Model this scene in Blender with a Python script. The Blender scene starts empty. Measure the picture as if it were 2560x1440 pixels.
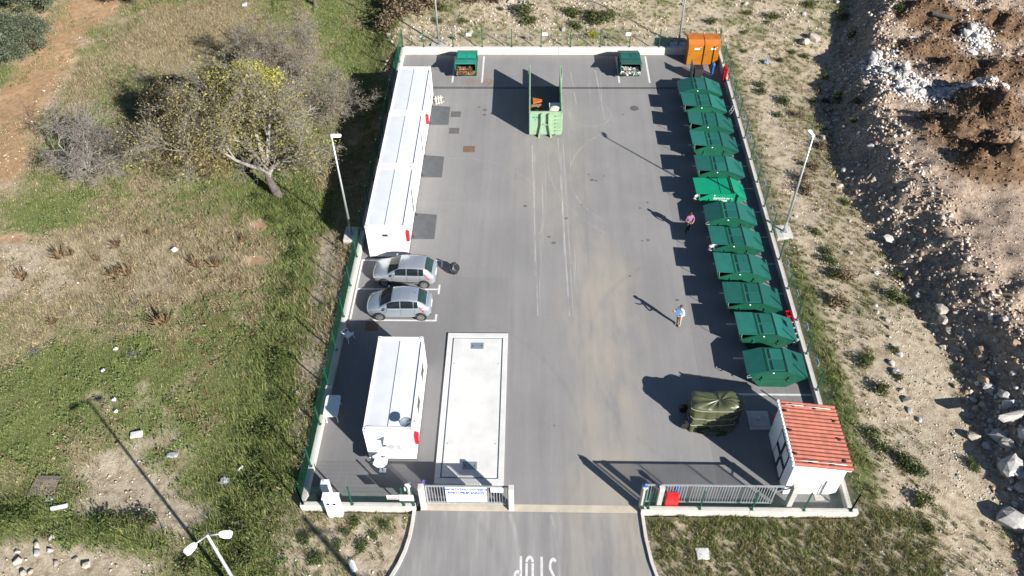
import bpy, math, random
import numpy as np
from mathutils import Vector, Matrix

sc = bpy.context.scene
COL = sc.collection
PI = math.pi
rnd = random.Random(7)
rng = np.random.default_rng(11)

# ------------------------------------------------------------------ camera
cam_d = bpy.data.cameras.new('camera')
cam = bpy.data.objects.new('camera', cam_d)
COL.objects.link(cam)
cam_d.sensor_width = 36.0
cam_d.lens = 36.0 * 2065.3 / 2560.0
cam_d.clip_start = 0.5
cam_d.clip_end = 3000.0
_p, _y, _r = math.radians(46.525), math.radians(-1.7394), math.radians(-0.8573)
_f = Vector((math.sin(_y)*math.cos(_p), math.cos(_y)*math.cos(_p), -math.sin(_p)))
_x = Vector((math.cos(_y), -math.sin(_y), 0.0))
_u = _x.cross(_f)
_x2 = math.cos(_r)*_x + math.sin(_r)*_u
_u2 = -math.sin(_r)*_x + math.cos(_r)*_u
_m = Matrix((( _x2.x, _u2.x, -_f.x, 0.0), (_x2.y, _u2.y, -_f.y, 0.0), (_x2.z, _u2.z, -_f.z, 37.0), (0, 0, 0, 1)))
cam.matrix_world = _m
sc.camera = cam

# ------------------------------------------------------------------ sky, sun, exposure
SUN_EL, SUN_AZ = math.radians(27.5), math.radians(-44.5)      # azimuth of the sun seen from the yard, from +X
w = bpy.data.worlds.new('World'); sc.world = w; w.use_nodes = True
nt = w.node_tree; nt.nodes.clear()
_sky = nt.nodes.new('ShaderNodeTexSky'); _sky.sky_type = 'NISHITA'; _sky.sun_disc = False
_sky.sun_elevation = SUN_EL; _sky.sun_rotation = math.radians(90) - SUN_AZ
_sky.air_density = 0.8; _sky.dust_density = 0.15; _sky.ozone_density = 1.5
_bg = nt.nodes.new('ShaderNodeBackground'); _bg.inputs[1].default_value = 0.05
_wo = nt.nodes.new('ShaderNodeOutputWorld')
nt.links.new(_sky.outputs[0], _bg.inputs[0]); nt.links.new(_bg.outputs[0], _wo.inputs[0])
sun_d = bpy.data.lights.new('sun', 'SUN'); sun_d.energy = 5.0; sun_d.angle = math.radians(0.5); sun_d.color = (1.0, 0.955, 0.89)
sun = bpy.data.objects.new('sun', sun_d); COL.objects.link(sun)
_sd = Vector((math.cos(SUN_EL)*math.cos(SUN_AZ), math.cos(SUN_EL)*math.sin(SUN_AZ), math.sin(SUN_EL)))
sun.rotation_euler = _sd.to_track_quat('Z', 'Y').to_euler()
sun.location = (40, -40, 60)
sc.view_settings.view_transform = 'Standard'; sc.view_settings.look = 'None'
sc.view_settings.gamma = 1.0; sc.view_settings.use_curve_mapping = False
sc.view_settings.exposure = 1.2
sc.render.engine = 'CYCLES'
sc.cycles.use_denoising = True; sc.cycles.denoiser = 'OPENIMAGEDENOISE'; sc.cycles.denoising_input_passes = 'RGB_ALBEDO_NORMAL'; sc.cycles.denoising_prefilter = 'ACCURATE'
sc.cycles.sample_clamp_indirect = 4.0
sc.cycles.max_bounces = 6; sc.cycles.diffuse_bounces = 3; sc.cycles.transparent_max_bounces = 6
sc.render.filter_size = 1.3 if hasattr(sc.render, 'filter_size') else 1.5

# ------------------------------------------------------------------ helpers
class MB:
    """collects faces; build() links them as ONE mesh object"""
    def __init__(s): s.v = []; s.f = []; s.m = []
    def add(s, vs, fs, mi=0):
        o = len(s.v); s.v += [tuple(p) for p in vs]
        for f in fs: s.f.append(tuple(i+o for i in f)); s.m.append(mi)
        return s
    def hexa(s, p, mi=0):      # 8 points: bottom ring ccw, top ring ccw
        return s.add(p, [(3,2,1,0),(4,5,6,7),(0,1,5,4),(1,2,6,5),(2,3,7,6),(3,0,4,7)], mi)
    def box(s, x0, x1, y0, y1, z0, z1, mi=0):
        return s.hexa([(x0,y0,z0),(x1,y0,z0),(x1,y1,z0),(x0,y1,z0),(x0,y0,z1),(x1,y0,z1),(x1,y1,z1),(x0,y1,z1)], mi)
    def bar(s, a, b, w, h, up=(0,0,1), mi=0):   # rectangular bar from a to b
        a, b = Vector(a), Vector(b); d = (b-a).normalized(); u = Vector(up)
        if abs(d.dot(u)) > 0.98: u = Vector((1,0,0))
        sdir = d.cross(u).normalized(); u = sdir.cross(d).normalized()
        q = [(-1,-1),(1,-1),(1,1),(-1,1)]
        ra = [a + sdir*(i*w/2) + u*(j*h/2) for i, j in q]; rb = [b + sdir*(i*w/2) + u*(j*h/2) for i, j in q]
        return s.add(ra+rb, [(0,1,2,3),(7,6,5,4),(0,4,5,1),(1,5,6,2),(2,6,7,3),(3,7,4,0)], mi)
    def cyl(s, a, b, r0, r1=None, n=10, cap=True, mi=0):
        if r1 is None: r1 = r0
        a, b = Vector(a), Vector(b); d = (b-a).normalized()
        u = Vector((0,0,1)) if abs(d.z) < 0.9 else Vector((1,0,0))
        sx = d.cross(u).normalized(); sy = sx.cross(d).normalized()
        vs = []
        for c, r in ((a,r0),(b,r1)):
            for k in range(n):
                t = 2*PI*k/n; vs.append(c + sx*(r*math.cos(t)) + sy*(r*math.sin(t)))
        fs = [(k,n+k,n+(k+1)%n,(k+1)%n) for k in range(n)]
        if cap: fs += [tuple(range(n)), tuple(range(2*n-1,n-1,-1))]
        return s.add(vs, fs, mi)
    def tube(s, pts, r, n=6, mi=0):
        for a, b in zip(pts[:-1], pts[1:]): s.cyl(a, b, r, r, n, True, mi)
        return s
    def prism(s, poly, axis, lo, hi, mi=0):     # extrude 2D polygon along axis
        n = len(poly)
        def P(p, t):
            return (t,p[0],p[1]) if axis == 'x' else (p[0],t,p[1]) if axis == 'y' else (p[0],p[1],t)
        vs = [P(p,lo) for p in poly] + [P(p,hi) for p in poly]
        fs = [(k,(k+1)%n,n+(k+1)%n,n+k) for k in range(n)] + [tuple(range(n-1,-1,-1)), tuple(range(n,2*n))]
        return s.add(vs, fs, mi)
    def lathe(s, prof, c=(0,0,0), n=16, mi=0):  # prof: (r,z)
        vs = []; fs = []
        for r, z in prof:
            for k in range(n): t = 2*PI*k/n; vs.append((c[0]+r*math.cos(t), c[1]+r*math.sin(t), c[2]+z))
        for i in range(len(prof)-1):
            for k in range(n): fs.append((i*n+k, i*n+(k+1)%n, (i+1)*n+(k+1)%n, (i+1)*n+k))
        fs += [tuple(range(n-1,-1,-1)), tuple(range((len(prof)-1)*n, len(prof)*n))]
        return s.add(vs, fs, mi)
    def grid(s, P, mi=0, close_u=False):        # P[i][j] points
        a, b = len(P), len(P[0]); vs = [p for r in P for p in r]; fs = []
        for i in range(a-1 if not close_u else a):
            for j in range(b-1):
                i2 = (i+1) % a; fs.append((i*b+j, i2*b+j, i2*b+j+1, i*b+j+1))
        return s.add(vs, fs, mi)
    def mesh(s, name, mats, smooth=False):
        me = bpy.data.meshes.new(name); me.from_pydata(s.v, [], s.f)
        mats = mats if isinstance(mats, (list, tuple)) else [mats]
        for m in mats: me.materials.append(m)
        if len(mats) > 1: me.polygons.foreach_set('material_index', s.m)
        if smooth: me.polygons.foreach_set('use_smooth', [True]*len(s.f))
        me.validate(); me.update(); return me
    def build(s, name, mats, parent=None, smooth=False, loc=None, rot=None, bevel=0.0):
        return obj(name, s.mesh(name, mats, smooth), parent, loc, rot, bevel)

def obj(name, me, parent=None, loc=None, rot=None, bevel=0.0):
    o = bpy.data.objects.new(name, me); COL.objects.link(o)
    if parent is not None: o.parent = parent
    if loc is not None: o.location = loc
    if rot is not None: o.rotation_euler = rot
    if bevel:
        b = o.modifiers.new('bevel', 'BEVEL'); b.width = bevel; b.segments = 2; b.limit_method = 'ANGLE'
    return o

def tag(o, label=None, cat=None, group=None, kind=None):
    if label: o['label'] = label
    if cat: o['category'] = cat
    if group: o['group'] = group
    if kind: o['kind'] = kind
    return o

def thing(name, label, cat, loc=(0,0,0), rotz=0.0, group=None):
    o = bpy.data.objects.new(name, None); COL.objects.link(o); o.empty_display_size = 0.2
    o.location = loc; o.rotation_euler = (0,0,rotz)
    return tag(o, label, cat, group)

def copy_tree(o, parent=None):
    c = o.copy(); COL.objects.link(c); c.parent = parent
    for ch in list(o.children): copy_tree(ch, c)
    return c

def raw_mesh(name, V, F, mats, smooth=False, colors=None, quads=False):
    """fast mesh from numpy: V (n,3), F (m,3) or (m,4); colors per face -> face-corner attribute 'tint'"""
    me = bpy.data.meshes.new(name)
    V = np.ascontiguousarray(V, np.float32); F = np.ascontiguousarray(F, np.int32)
    k = F.shape[1]
    me.vertices.add(len(V)); me.vertices.foreach_set('co', V.ravel())
    me.loops.add(F.size); me.loops.foreach_set('vertex_index', F.ravel())
    me.polygons.add(len(F)); me.polygons.foreach_set('loop_start', np.arange(0, F.size, k, dtype=np.int32))
    if smooth: me.polygons.foreach_set('use_smooth', np.ones(len(F), bool))
    for m in (mats if isinstance(mats, (list, tuple)) else [mats]): me.materials.append(m)
    if colors is not None:
        a = me.color_attributes.new('tint', 'FLOAT_COLOR', 'CORNER')
        c = np.ones((len(F), k, 4), np.float32); c[:, :, :3] = colors[:, None, :]
        a.data.foreach_set('color', c.ravel())
    me.update(calc_edges=True); me.validate()
    return me

def text_mesh(txt, size, mat, name='lettering', parent=None, loc=(0,0,0), rot=(0,0,0), bold=0.0, space=1.0, sx=1.0):
    c = bpy.data.curves.new('t', 'FONT'); c.body = txt; c.size = size; c.align_x = 'CENTER'; c.align_y = 'CENTER'
    c.offset = bold; c.space_character = space; c.extrude = 0.001; c.resolution_u = 3
    t = bpy.data.objects.new('t', c); COL.objects.link(t)
    dg = bpy.context.evaluated_depsgraph_get(); dg.update()
    me = bpy.data.meshes.new_from_object(t.evaluated_get(dg)); me.name = name
    bpy.data.objects.remove(t); bpy.data.curves.remove(c)
    me.materials.clear(); me.materials.append(mat)
    o = obj(name, me, parent, loc, rot); o.scale = (sx, 1, 1)
    return o

# ---- value noise in numpy (for relief and for how plants are spread)
_L = {}
def vnoise(x, y, s, seed=0):
    if seed not in _L: _L[seed] = np.random.default_rng(1000+seed).random((256,256))
    L = _L[seed]; u = np.asarray(x)/s + 91.3; v = np.asarray(y)/s + 37.7
    i = np.floor(u).astype(int); j = np.floor(v).astype(int); a = u-i; b = v-j
    a = a*a*(3-2*a); b = b*b*(3-2*b); i &= 255; j &= 255; i1 = (i+1) & 255; j1 = (j+1) & 255
    return (L[i,j]*(1-a)+L[i1,j]*a)*(1-b) + (L[i,j1]*(1-a)+L[i1,j1]*a)*b
def fbm(x, y, s, seed=0, n=4):
    t = 0; amp = .5; tot = 0
    for k in range(n): t = t + amp*vnoise(x, y, s/2**k, seed+k); tot += amp; amp *= .5
    return t/tot
def sstep(a, b, x): t = np.clip((x-a)/(b-a), 0, 1); return t*t*(3-2*t)

# ------------------------------------------------------------------ materials (all node based)
def M(name, c1, c2=None, scale=3.0, rough=0.6, metal=0.0, bump=0.0, detail=5.0, spec=0.5, coat=0.0, c3=None, stretch=None, world=False, rnd_obj=0.0):
    m = bpy.data.materials.new(name); m.use_nodes = True; t = m.node_tree; N = t.nodes; L = t.links
    b = N['Principled BSDF']; b.inputs['Roughness'].default_value = rough; b.inputs['Metallic'].default_value = metal
    b.inputs['Specular IOR Level'].default_value = spec
    if coat: b.inputs['Coat Weight'].default_value = coat; b.inputs['Coat Roughness'].default_value = 0.08
    if c2 is None: c2 = tuple(v*0.86 for v in c1)
    if world: g = N.new('ShaderNodeNewGeometry'); src = g.outputs['Position']
    else: g = N.new('ShaderNodeTexCoord'); src = g.outputs['Object']
    if stretch:
        mp = N.new('ShaderNodeMapping'); mp.inputs['Scale'].default_value = stretch; L.new(src, mp.inputs[0]); src = mp.outputs[0]
    n = N.new('ShaderNodeTexNoise'); n.inputs['Scale'].default_value = scale; n.inputs['Detail'].default_value = detail
    n.inputs['Roughness'].default_value = 0.65; L.new(src, n.inputs['Vector'])
    r = N.new('ShaderNodeValToRGB'); e = r.color_ramp.elements
    e[0].position = 0.33; e[0].color = (*c2, 1); e[1].position = 0.67; e[1].color = (*c1, 1)
    if c3 is not None: k = e.new(0.25); k.color = (*c3, 1)
    L.new(n.outputs[0], r.inputs[0]); col = r.outputs[0]
    if rnd_obj:
        oi = N.new('ShaderNodeObjectInfo'); hv = N.new('ShaderNodeHueSaturation'); mr = N.new('ShaderNodeMapRange')
        mr.inputs[3].default_value = 1-rnd_obj; mr.inputs[4].default_value = 1+rnd_obj
        L.new(oi.outputs['Random'], mr.inputs[0]); L.new(mr.outputs[0], hv.inputs['Value']); L.new(col, hv.inputs['Color']); col = hv.outputs[0]
    L.new(col, b.inputs['Base Color'])
    if bump:
        bp = N.new('ShaderNodeBump'); bp.inputs['Strength'].default_value = bump; bp.inputs['Distance'].default_value = 0.02
        L.new(n.outputs[0], bp.inputs['Height']); L.new(bp.outputs[0], b.inputs['Normal'])
    return m

def M_tint(name, rough=0.7, trans=0.0, noise=0.25):
    """plant matter: each leaf or blade keeps its own tint"""
    m = bpy.data.materials.new(name); m.use_nodes = True; t = m.node_tree; N = t.nodes; L = t.links
    b = N['Principled BSDF']; b.inputs['Roughness'].default_value = rough; b.inputs['Specular IOR Level'].default_value = 0.25
    a = N.new('ShaderNodeVertexColor'); a.layer_name = 'tint'
    n = N.new('ShaderNodeTexNoise'); n.inputs['Scale'].default_value = 2.3; n.inputs['Detail'].default_value = 3
    g = N.new('ShaderNodeNewGeometry'); L.new(g.outputs['Position'], n.inputs['Vector'])
    hv = N.new('ShaderNodeHueSaturation'); mr = N.new('ShaderNodeMapRange'); mr.inputs[1].default_value = .3; mr.inputs[2].default_value = .7
    mr.inputs[3].default_value = 1-noise; mr.inputs[4].default_value = 1+noise
    L.new(n.outputs[0], mr.inputs[0]); L.new(mr.outputs[0], hv.inputs['Value']); L.new(a.outputs[0], hv.inputs['Color'])
    L.new(hv.outputs[0], b.inputs['Base Color'])
    if trans:
        tr = N.new('ShaderNodeBsdfTranslucent'); mx = N.new('ShaderNodeMixShader'); mx.inputs[0].default_value = trans
        L.new(hv.outputs[0], tr.inputs[0]); L.new(b.outputs[0], mx.inputs[1]); L.new(tr.outputs[0], mx.inputs[2])
        L.new(mx.outputs[0], N['Material Output'].inputs[0])
    return m

MT = {}
MT['white_steel'] = M('white_steel', (0.80,0.80,0.79), (0.70,0.71,0.71), 1.2, 0.45)
MT['white_roof'] = M('white_roof_sheet', (0.58,0.60,0.63), (0.51,0.53,0.56), 0.7, 0.4, c3=(0.42,0.41,0.39))
MT['white_paint'] = M('white_paint', (0.82,0.82,0.81), (0.74,0.74,0.73), 2, 0.5)
MT['white_plastic'] = M('white_plastic', (0.74,0.76,0.78), (0.66,0.68,0.70), 4, 0.35)
MT['render_wall'] = M('white_rendered_wall', (0.80,0.80,0.79), (0.70,0.70,0.69), 1.6, 0.85, bump=0.2)
MT['concrete'] = M('pale_concrete', (0.50,0.48,0.445), (0.40,0.38,0.35), 1.4, 0.9, bump=0.25, world=True, c3=(0.25,0.24,0.22))
MT['concrete_pad'] = M('weighbridge_concrete', (0.545,0.545,0.535), (0.46,0.46,0.45), 0.9, 0.9, bump=0.15, world=True, c3=(0.40,0.385,0.35))
MT['concrete_warm'] = M('warm_concrete', (0.46,0.40,0.32), (0.34,0.30,0.24), 1.4, 0.92, bump=0.2, world=True)
MT['line'] = M('road_paint', (0.62,0.62,0.61), (0.44,0.44,0.43), 5.0, 0.7, world=True, c3=(0.30,0.30,0.30))
MT['galv'] = M('galvanised_steel', (0.52,0.54,0.56), (0.40,0.42,0.44), 6, 0.42, metal=0.55)
MT['fence_green'] = M('fence_green_coating', (0.006,0.085,0.045), (0.004,0.06,0.032), 4, 0.45)
MT['bin_green'] = M('dark_green_steel', (0.014,0.112,0.090), (0.011,0.088,0.072), 1.5, 0.42, bump=0.06, c3=(0.016,0.052,0.042), rnd_obj=0.22)
MT['bin_light'] = M('bright_green_steel', (0.004,0.235,0.125), (0.003,0.19,0.10), 1.2, 0.38, bump=0.05, rnd_obj=0.06)
MT['bin_teal'] = M('teal_green_steel', (0.010,0.29,0.195), (0.008,0.23,0.155), 1.4, 0.4, bump=0.05, c3=(0.02,0.10,0.06))
MT['bin_side'] = M('mid_green_steel', (0.007,0.085,0.048), (0.005,0.062,0.036), 1.8, 0.45, bump=0.08, c3=(0.028,0.045,0.025), rnd_obj=0.2)
MT['black'] = M('black_rubber', (0.018,0.018,0.020), (0.010,0.010,0.012), 8, 0.6)
MT['dark_steel'] = M('dark_steel', (0.05,0.052,0.056), (0.03,0.032,0.036), 6, 0.5, metal=0.3)
MT['rubber_mat'] = M('grey_steel_ramp', (0.085,0.09,0.095), (0.062,0.066,0.072), 2.5, 0.7, bump=0.2)
MT['red'] = M('red_paint', (0.62,0.012,0.022), (0.50,0.008,0.016), 4, 0.35)
MT['crate_red'] = M('red_plastic', (0.55,0.010,0.025), (0.42,0.008,0.018), 4, 0.4)
MT['crate_grey'] = M('grey_plastic', (0.36,0.37,0.40), (0.28,0.29,0.32), 4, 0.4)
MT['blue'] = M('blue_plastic', (0.02,0.11,0.42), (0.015,0.08,0.32), 4, 0.4)
MT['blue_text'] = M('blue_print', (0.02,0.10,0.40), (0.018,0.09,0.36), 9, 0.6)
MT['grey_text'] = M('grey_print', (0.10,0.11,0.14), (0.08,0.09,0.12), 9, 0.6)
MT['red_text'] = M('red_print', (0.55,0.08,0.12), (0.5,0.07,0.1), 9, 0.6)
MT['orange'] = M('orange_cabinet_steel', (0.36,0.135,0.010), (0.29,0.105,0.008), 1.2, 0.45, bump=0.04)
MT['orange_top'] = M('orange_cabinet_roof', (0.42,0.13,0.018), (0.32,0.095,0.014), 1.5, 0.5)
MT['roll_green'] = M('pale_green_steel', (0.245,0.355,0.235), (0.185,0.28,0.175), 1.6, 0.55, bump=0.08, c3=(0.16,0.17,0.07))
MT['roll_in'] = M('worn_green_steel', (0.07,0.14,0.07), (0.05,0.09,0.05), 2.2, 0.65, c3=(0.07,0.045,0.025))
MT['tile'] = M('terracotta_tile', (0.34,0.102,0.064), (0.25,0.072,0.046), 2.0, 0.75, bump=0.1, rnd_obj=0.14)
MT['glass'] = M('dark_glass', (0.012,0.016,0.018), (0.008,0.012,0.014), 2, 0.08, spec=0.45)
MT['glass_green'] = M('green_glass', (0.022,0.045,0.043), (0.014,0.032,0.030), 2, 0.08, spec=0.5)
MT['silver'] = M('silver_car_paint', (0.50,0.53,0.57), (0.48,0.51,0.55), 0.7, 0.3, metal=0.68, coat=0.7)
MT['silver_b'] = M('silver_blue_car_paint', (0.46,0.51,0.57), (0.44,0.49,0.55), 0.7, 0.3, metal=0.68, coat=0.7)
MT['tyre'] = M('tyre_rubber', (0.022,0.022,0.023), (0.014,0.014,0.015), 9, 0.85)
MT['rim'] = M('alloy_wheel', (0.52,0.53,0.55), (0.44,0.45,0.47), 6, 0.3, metal=0.8)
MT['trim'] = M('black_trim', (0.02,0.02,0.022), (0.014,0.014,0.016), 6, 0.5)
MT['lens_red'] = M('red_lens', (0.55,0.02,0.02), (0.45,0.015,0.015), 6, 0.15, coat=0.5)
MT['lens_clear'] = M('clear_lens', (0.30,0.33,0.36), (0.16,0.18,0.20), 14, 0.12, coat=0.6)
MT['bag'] = M('black_plastic_bag', (0.018,0.019,0.023), (0.010,0.011,0.014), 7, 0.5, bump=0.8)
MT['tarp'] = M('olive_tarpaulin', (0.075,0.085,0.040), (0.048,0.056,0.028), 2.2, 0.42, bump=0.35, c3=(0.030,0.036,0.020))
MT['rope'] = M('pale_rope', (0.50,0.47,0.40), (0.38,0.35,0.30), 9, 0.8)
MT['wood_grey'] = M('weathered_boards', (0.20,0.17,0.14), (0.12,0.10,0.085), 3, 0.85, stretch=(1,9,9), bump=0.4, rnd_obj=0.25)
MT['iron'] = M('cast_iron', (0.11,0.105,0.10), (0.075,0.07,0.068), 9, 0.7, bump=0.4)
MT['rust'] = M('rusty_iron', (0.17,0.10,0.06), (0.10,0.06,0.035), 7, 0.85, bump=0.4)
MT['steel_blue'] = M('blue_grey_plate', (0.22,0.27,0.31), (0.18,0.22,0.26), 3, 0.5, metal=0.3)
MT['sign_shaded'] = M('shaded_sign_white', (0.62,0.66,0.74), (0.52,0.56,0.64), 5, 0.5)  # white fence plates, their bluish shade put into the colour
MT['bark'] = M('grey_bark', (0.115,0.098,0.082), (0.055,0.046,0.040), 5, 0.9, bump=0.8, stretch=(1,1,0.25))
MT['twig'] = M('pale_twigs', (0.27,0.25,0.225), (0.17,0.155,0.14), 3, 0.85)
MT['twig_dark'] = M('brown_twigs', (0.17,0.145,0.12), (0.095,0.08,0.065), 3, 0.85)
MT['leaf'] = M_tint('leaves', 0.6, 0.35)
MT['grass'] = M_tint('grass_blades', 0.75, 0.25, 0.3)
MT['stone'] = M('limestone', (0.38,0.34,0.29), (0.27,0.235,0.195), 3, 0.92, bump=0.5, c3=(0.20,0.17,0.14), rnd_obj=0.25)
MT['stone_white'] = M('white_limestone', (0.43,0.415,0.40), (0.27,0.26,0.25), 2.2, 0.92, bump=1.0, c3=(0.20,0.185,0.17), rnd_obj=0.18)
MT['stone_brown'] = M('earthy_stone', (0.34,0.24,0.17), (0.23,0.16,0.11), 3, 0.92, bump=0.5, rnd_obj=0.25)
MT['gravel'] = M_tint('gravel_stones', 0.92, 0.0, 0.2)
MT['litter'] = M('white_litter', (0.72,0.72,0.74), (0.60,0.60,0.62), 5, 0.5)
MT['skin'] = M('skin', (0.44,0.22,0.15), (0.38,0.18,0.12), 8, 0.55)
MT['hair'] = M('brown_hair', (0.05,0.024,0.016), (0.03,0.015,0.010), 20, 0.6)
MT['shoe'] = M('dark_shoes', (0.03,0.03,0.032), (0.02,0.02,0.022), 8, 0.5)

# ================================================================== ground
YX0, YX1, YY0, YY1 = -11.05, 15.85, 19.92, 62.55        # outline of the walled yard
FOOT_Y = [8, 20, 25, 30, 36, 40, 44, 51, 58, 65, 74]
FOOT_X = [23.4, 23.3, 23.7, 23.8, 22.7, 22.6, 21.6, 21.9, 24.2, 26.5, 30.0]
EARTH = [(*(28.85,47.08),2.3,1.3,1.2), (*(28.50,48.82),1.3,1.0,.9), (*(30.31,45.46),2.2,1.1,1.3), (*(31.40,43.37),2.6,1.4,1.2), (*(29.89,43.20),2.0,1.0,.9), (*(32.24,51.39),2.2,1.7,1.1), (*(33.23,49.11),2.2,1.8,1.3), (*(35.89,54.78),2.4,2.0,1.3), (*(32.42,56.10),1.8,1.4,.9), (*(30.96,58.76),2.2,1.2,.8), (*(34.51,61.84),2.6,1.6,1.0), (*(38.21,61.38),2.4,1.8,1.2), (*(31.75,63.58),2.2,1.6,.7)]
KERB_L = [(-5.50,19.90),(-5.52,19.2),(-5.58,18.5),(-5.72,17.8),(-5.95,17.1),(-6.28,16.4),(-6.75,15.6),(-7.4,14.8),(-8.2,14.1),(-9.3,13.5),(-10.8,13.1),(-13,12.9),(-20,12.8),(-60,12.8)]
KERB_R = [(5.52,19.90),(5.58,18.6),(5.74,17.4),(6.02,16.3),(6.5,15.4),(7.2,14.6),(8.2,13.8),(9.5,13.2),(11.5,12.9),(15,12.8),(60,12.8)]
def in_yard(x, y, g=0.0): return (x > YX0-g) & (x < YX1+g) & (y > YY0-g) & (y < YY1+g)
def in_road(x, y, g=0.0):
    ly = np.array([p[1] for p in KERB_L])[::-1]; lx = np.array([p[0] for p in KERB_L])[::-1]
    ry = np.array([p[1] for p in KERB_R])[::-1]; rx = np.array([p[0] for p in KERB_R])[::-1]
    a = np.interp(y, ly, lx) - g; b = np.interp(y, ry, rx) + g
    return ((y < YY0+0.2) & (y > 12.8) & (x > a) & (x < b)) | ((y <= 12.8+g) & (y > 5.0-g))
def hz(x, y):
    x = np.asarray(x, float); y = np.asarray(y, float)
    wl = sstep(-11.0, -14.0, x); wr = sstep(15.3, 17.2, x); wb = sstep(61.0, 64.0, y); wf = sstep(22.0, 18.0, y)
    z = wl*(-0.42 - 0.50*sstep(38,54,y)*sstep(-26,-17,x) - 0.15*sstep(-13,-17.5,x) + 0.5*(fbm(x,y,9,1)-.5)*sstep(-12,-18,x)) + wr*(0.30 + 0.45*(fbm(x,y,6,3)-.5)*sstep(16.5,19,x))
    z = z*(1-wb*(1-.75*wl)) + wb*(1-.75*wl)*(0.42 + 0.06*(y-62) + 0.5*(fbm(x,y,5,5)-.5))
    z = z*(1-wf) + wf*(-0.03 + 0.35*z)
    z = z + 0.10*(fbm(x,y,1.6,8)-.5) + 0.05*(fbm(x,y,.5,12)-.5)
    fx = np.interp(y, FOOT_Y, FOOT_X) + 1.3*(fbm(x*0+3,y,3.2,20)-.5)
    h = 2.50 + 1.0*(fbm(x,y,7,23)-.5)
    t = np.clip((x-fx)/(3.15+0.7*(fbm(x*0,y,4,26)-.5)), 0, 1)
    m = h*(t**1.05)*(1-0.10*sstep(.8,1,t))
    rut = 0.12*np.sin((x-0.35*y)*1.6)*sstep(4.5,7,x-fx)*sstep(54,46,y)
    rough = (0.95*(fbm(x,y,1.7,30)-.5) + 0.45*(fbm(x,y,.55,33)-.5))*sstep(0,.6,x-fx)*(1-.6*sstep(4.5,6.5,x-fx)*sstep(54,46,y))
    z = z + m + rough + rut
    for ex, ey, ra, rb, eh in EARTH:
        q = ((x-ex)/ra)**2 + ((y-ey)/rb)**2
        e = np.exp(-q*1.1); z = z + 1.25*eh*e*(0.55+1.5*(fbm(x,y,1.0,40)-.25))
    # ground near the horizon stays level
    far = sstep(60, 120, np.hypot(x, y-40)); z = z*(1-far)
    ins = in_yard(x,y,-0.05) | in_road(x,y,-0.02)
    return np.where(ins, -0.42, z)

BLOB = [  # where plants grow thicker (+) or thinner (-), and greener (+) or drier (-): x, y, rx, ry, dV, dG
 (*(-17.51,42.89),2.4,2.6,.4,.75),(*(-17.98,46.38),1.6,2.0,.3,.6),(*(-34.61,41.72),3.2,1.8,.3,.55),(*(-31.98,42.78),4,2,.1,.3),(*(-15.98,67.28),5,5,.3,.4),
 (*(-15.78,29.56),3.0,3.5,.2,.35),(*(-16.83,26.45),3,2.4,.1,.3),(*(-26.07,26.61),6,4,.2,.32),(*(-23.00,29.48),5,3,.1,.25),(*(-26.75,23.49),3,2,.2,.3),
 (*(-14.58,33.96),1.6,9,.35,.35),(*(-14.24,27.85),1.6,5,.35,.35),(*(-13.85,22.21),2.4,3.0,.3,.28),(*(-14.00,17.84),1.2,2,.4,.2),(*(-19.44,19.01),3.4,1.2,.35,.15),(*(-25.25,20.01),2.4,1,.35,.1),
 (*(-27.23,39.59),7,3,-.12,-.45),(*(-30.29,35.86),4.5,3.4,-.25,-.5),(*(-32.70,37.28),3,3,-.35,-.4),(*(-22.58,36.64),5,3,-.05,-.35),(*(-31.43,51.62),6,5,-.05,-.15),(*(-30.95,63.20),8,5,.0,-.42),(*(-30.95,67.97),5,3,.05,-.5),(*(-34.56,55.91),6,4,0,-.15),
 (*(-22.13,22.58),1.5,1.6,-.8,0),(*(-20.11,20.97),2.2,1.3,-.8,0),(*(-17.66,19.67),2.4,1.0,-.8,0),(*(-20.51,24.07),1.0,.8,-.5,0),(*(-21.96,27.76),.8,.6,-.5,0),(*(-23.46,17.19),2.8,.8,-1.2,0),(*(-20.43,16.84),2.2,.5,-1.0,0),(*(-34.58,39.14),2,1,-.7,-.2),(*(-24.43,27.04),.8,.6,-.4,-.2),(*(-18.24,41.24),.8,.9,-.5,-.3),(*(-17.70,37.78),.9,.5,-.5,-.3),
 (*(-13.09,35.33),.9,9,-.55,-.1),(*(-12.43,27.88),.8,4,-.55,-.1),(*(-13.61,38.19),1.2,2,-.4,0),
 (*(-38.15,47.17),1.4,2.4,-.6,-.3),(*(-38.87,51.58),1.6,3,-.35,-.1),(*(-42.42,55.32),2,3,-.5,-.2),(*(-7.51,18.76),1.5,.9,-.65,-.1),(*(-6.73,17.15),1.3,.9,-.5,-.2),(*(-11.79,17.47),2.2,.9,-.35,0),(*(-8.83,18.12),1.4,.6,-.2,.1),(*(-7.40,19.39),.7,.5,.4,.3),
]
ORANGE = [(*(-40.73,51.57),2.6,4.5),(*(-41.22,57.03),2.8,4),(*(-41.23,61.89),2.6,3.6),(*(-41.26,67.25),2.8,3.4),(*(-40.56,71.28),3.2,3),(*(-38.15,47.17),1.5,3),(*(-18.24,41.24),.6,.8),(*(-17.70,37.78),.7,.35),(*(-34.65,39.91),1.2,.6)]
def blobs(x, y, lst, k):
    t = 0
    for b in lst: t = t + b[k]*np.exp(-(((x-b[0])/b[2])**2 + ((y-b[1])/b[3])**2)) if k else t + np.exp(-(((x-b[0])/b[2])**2 + ((y-b[1])/b[3])**2))
    return t
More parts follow.
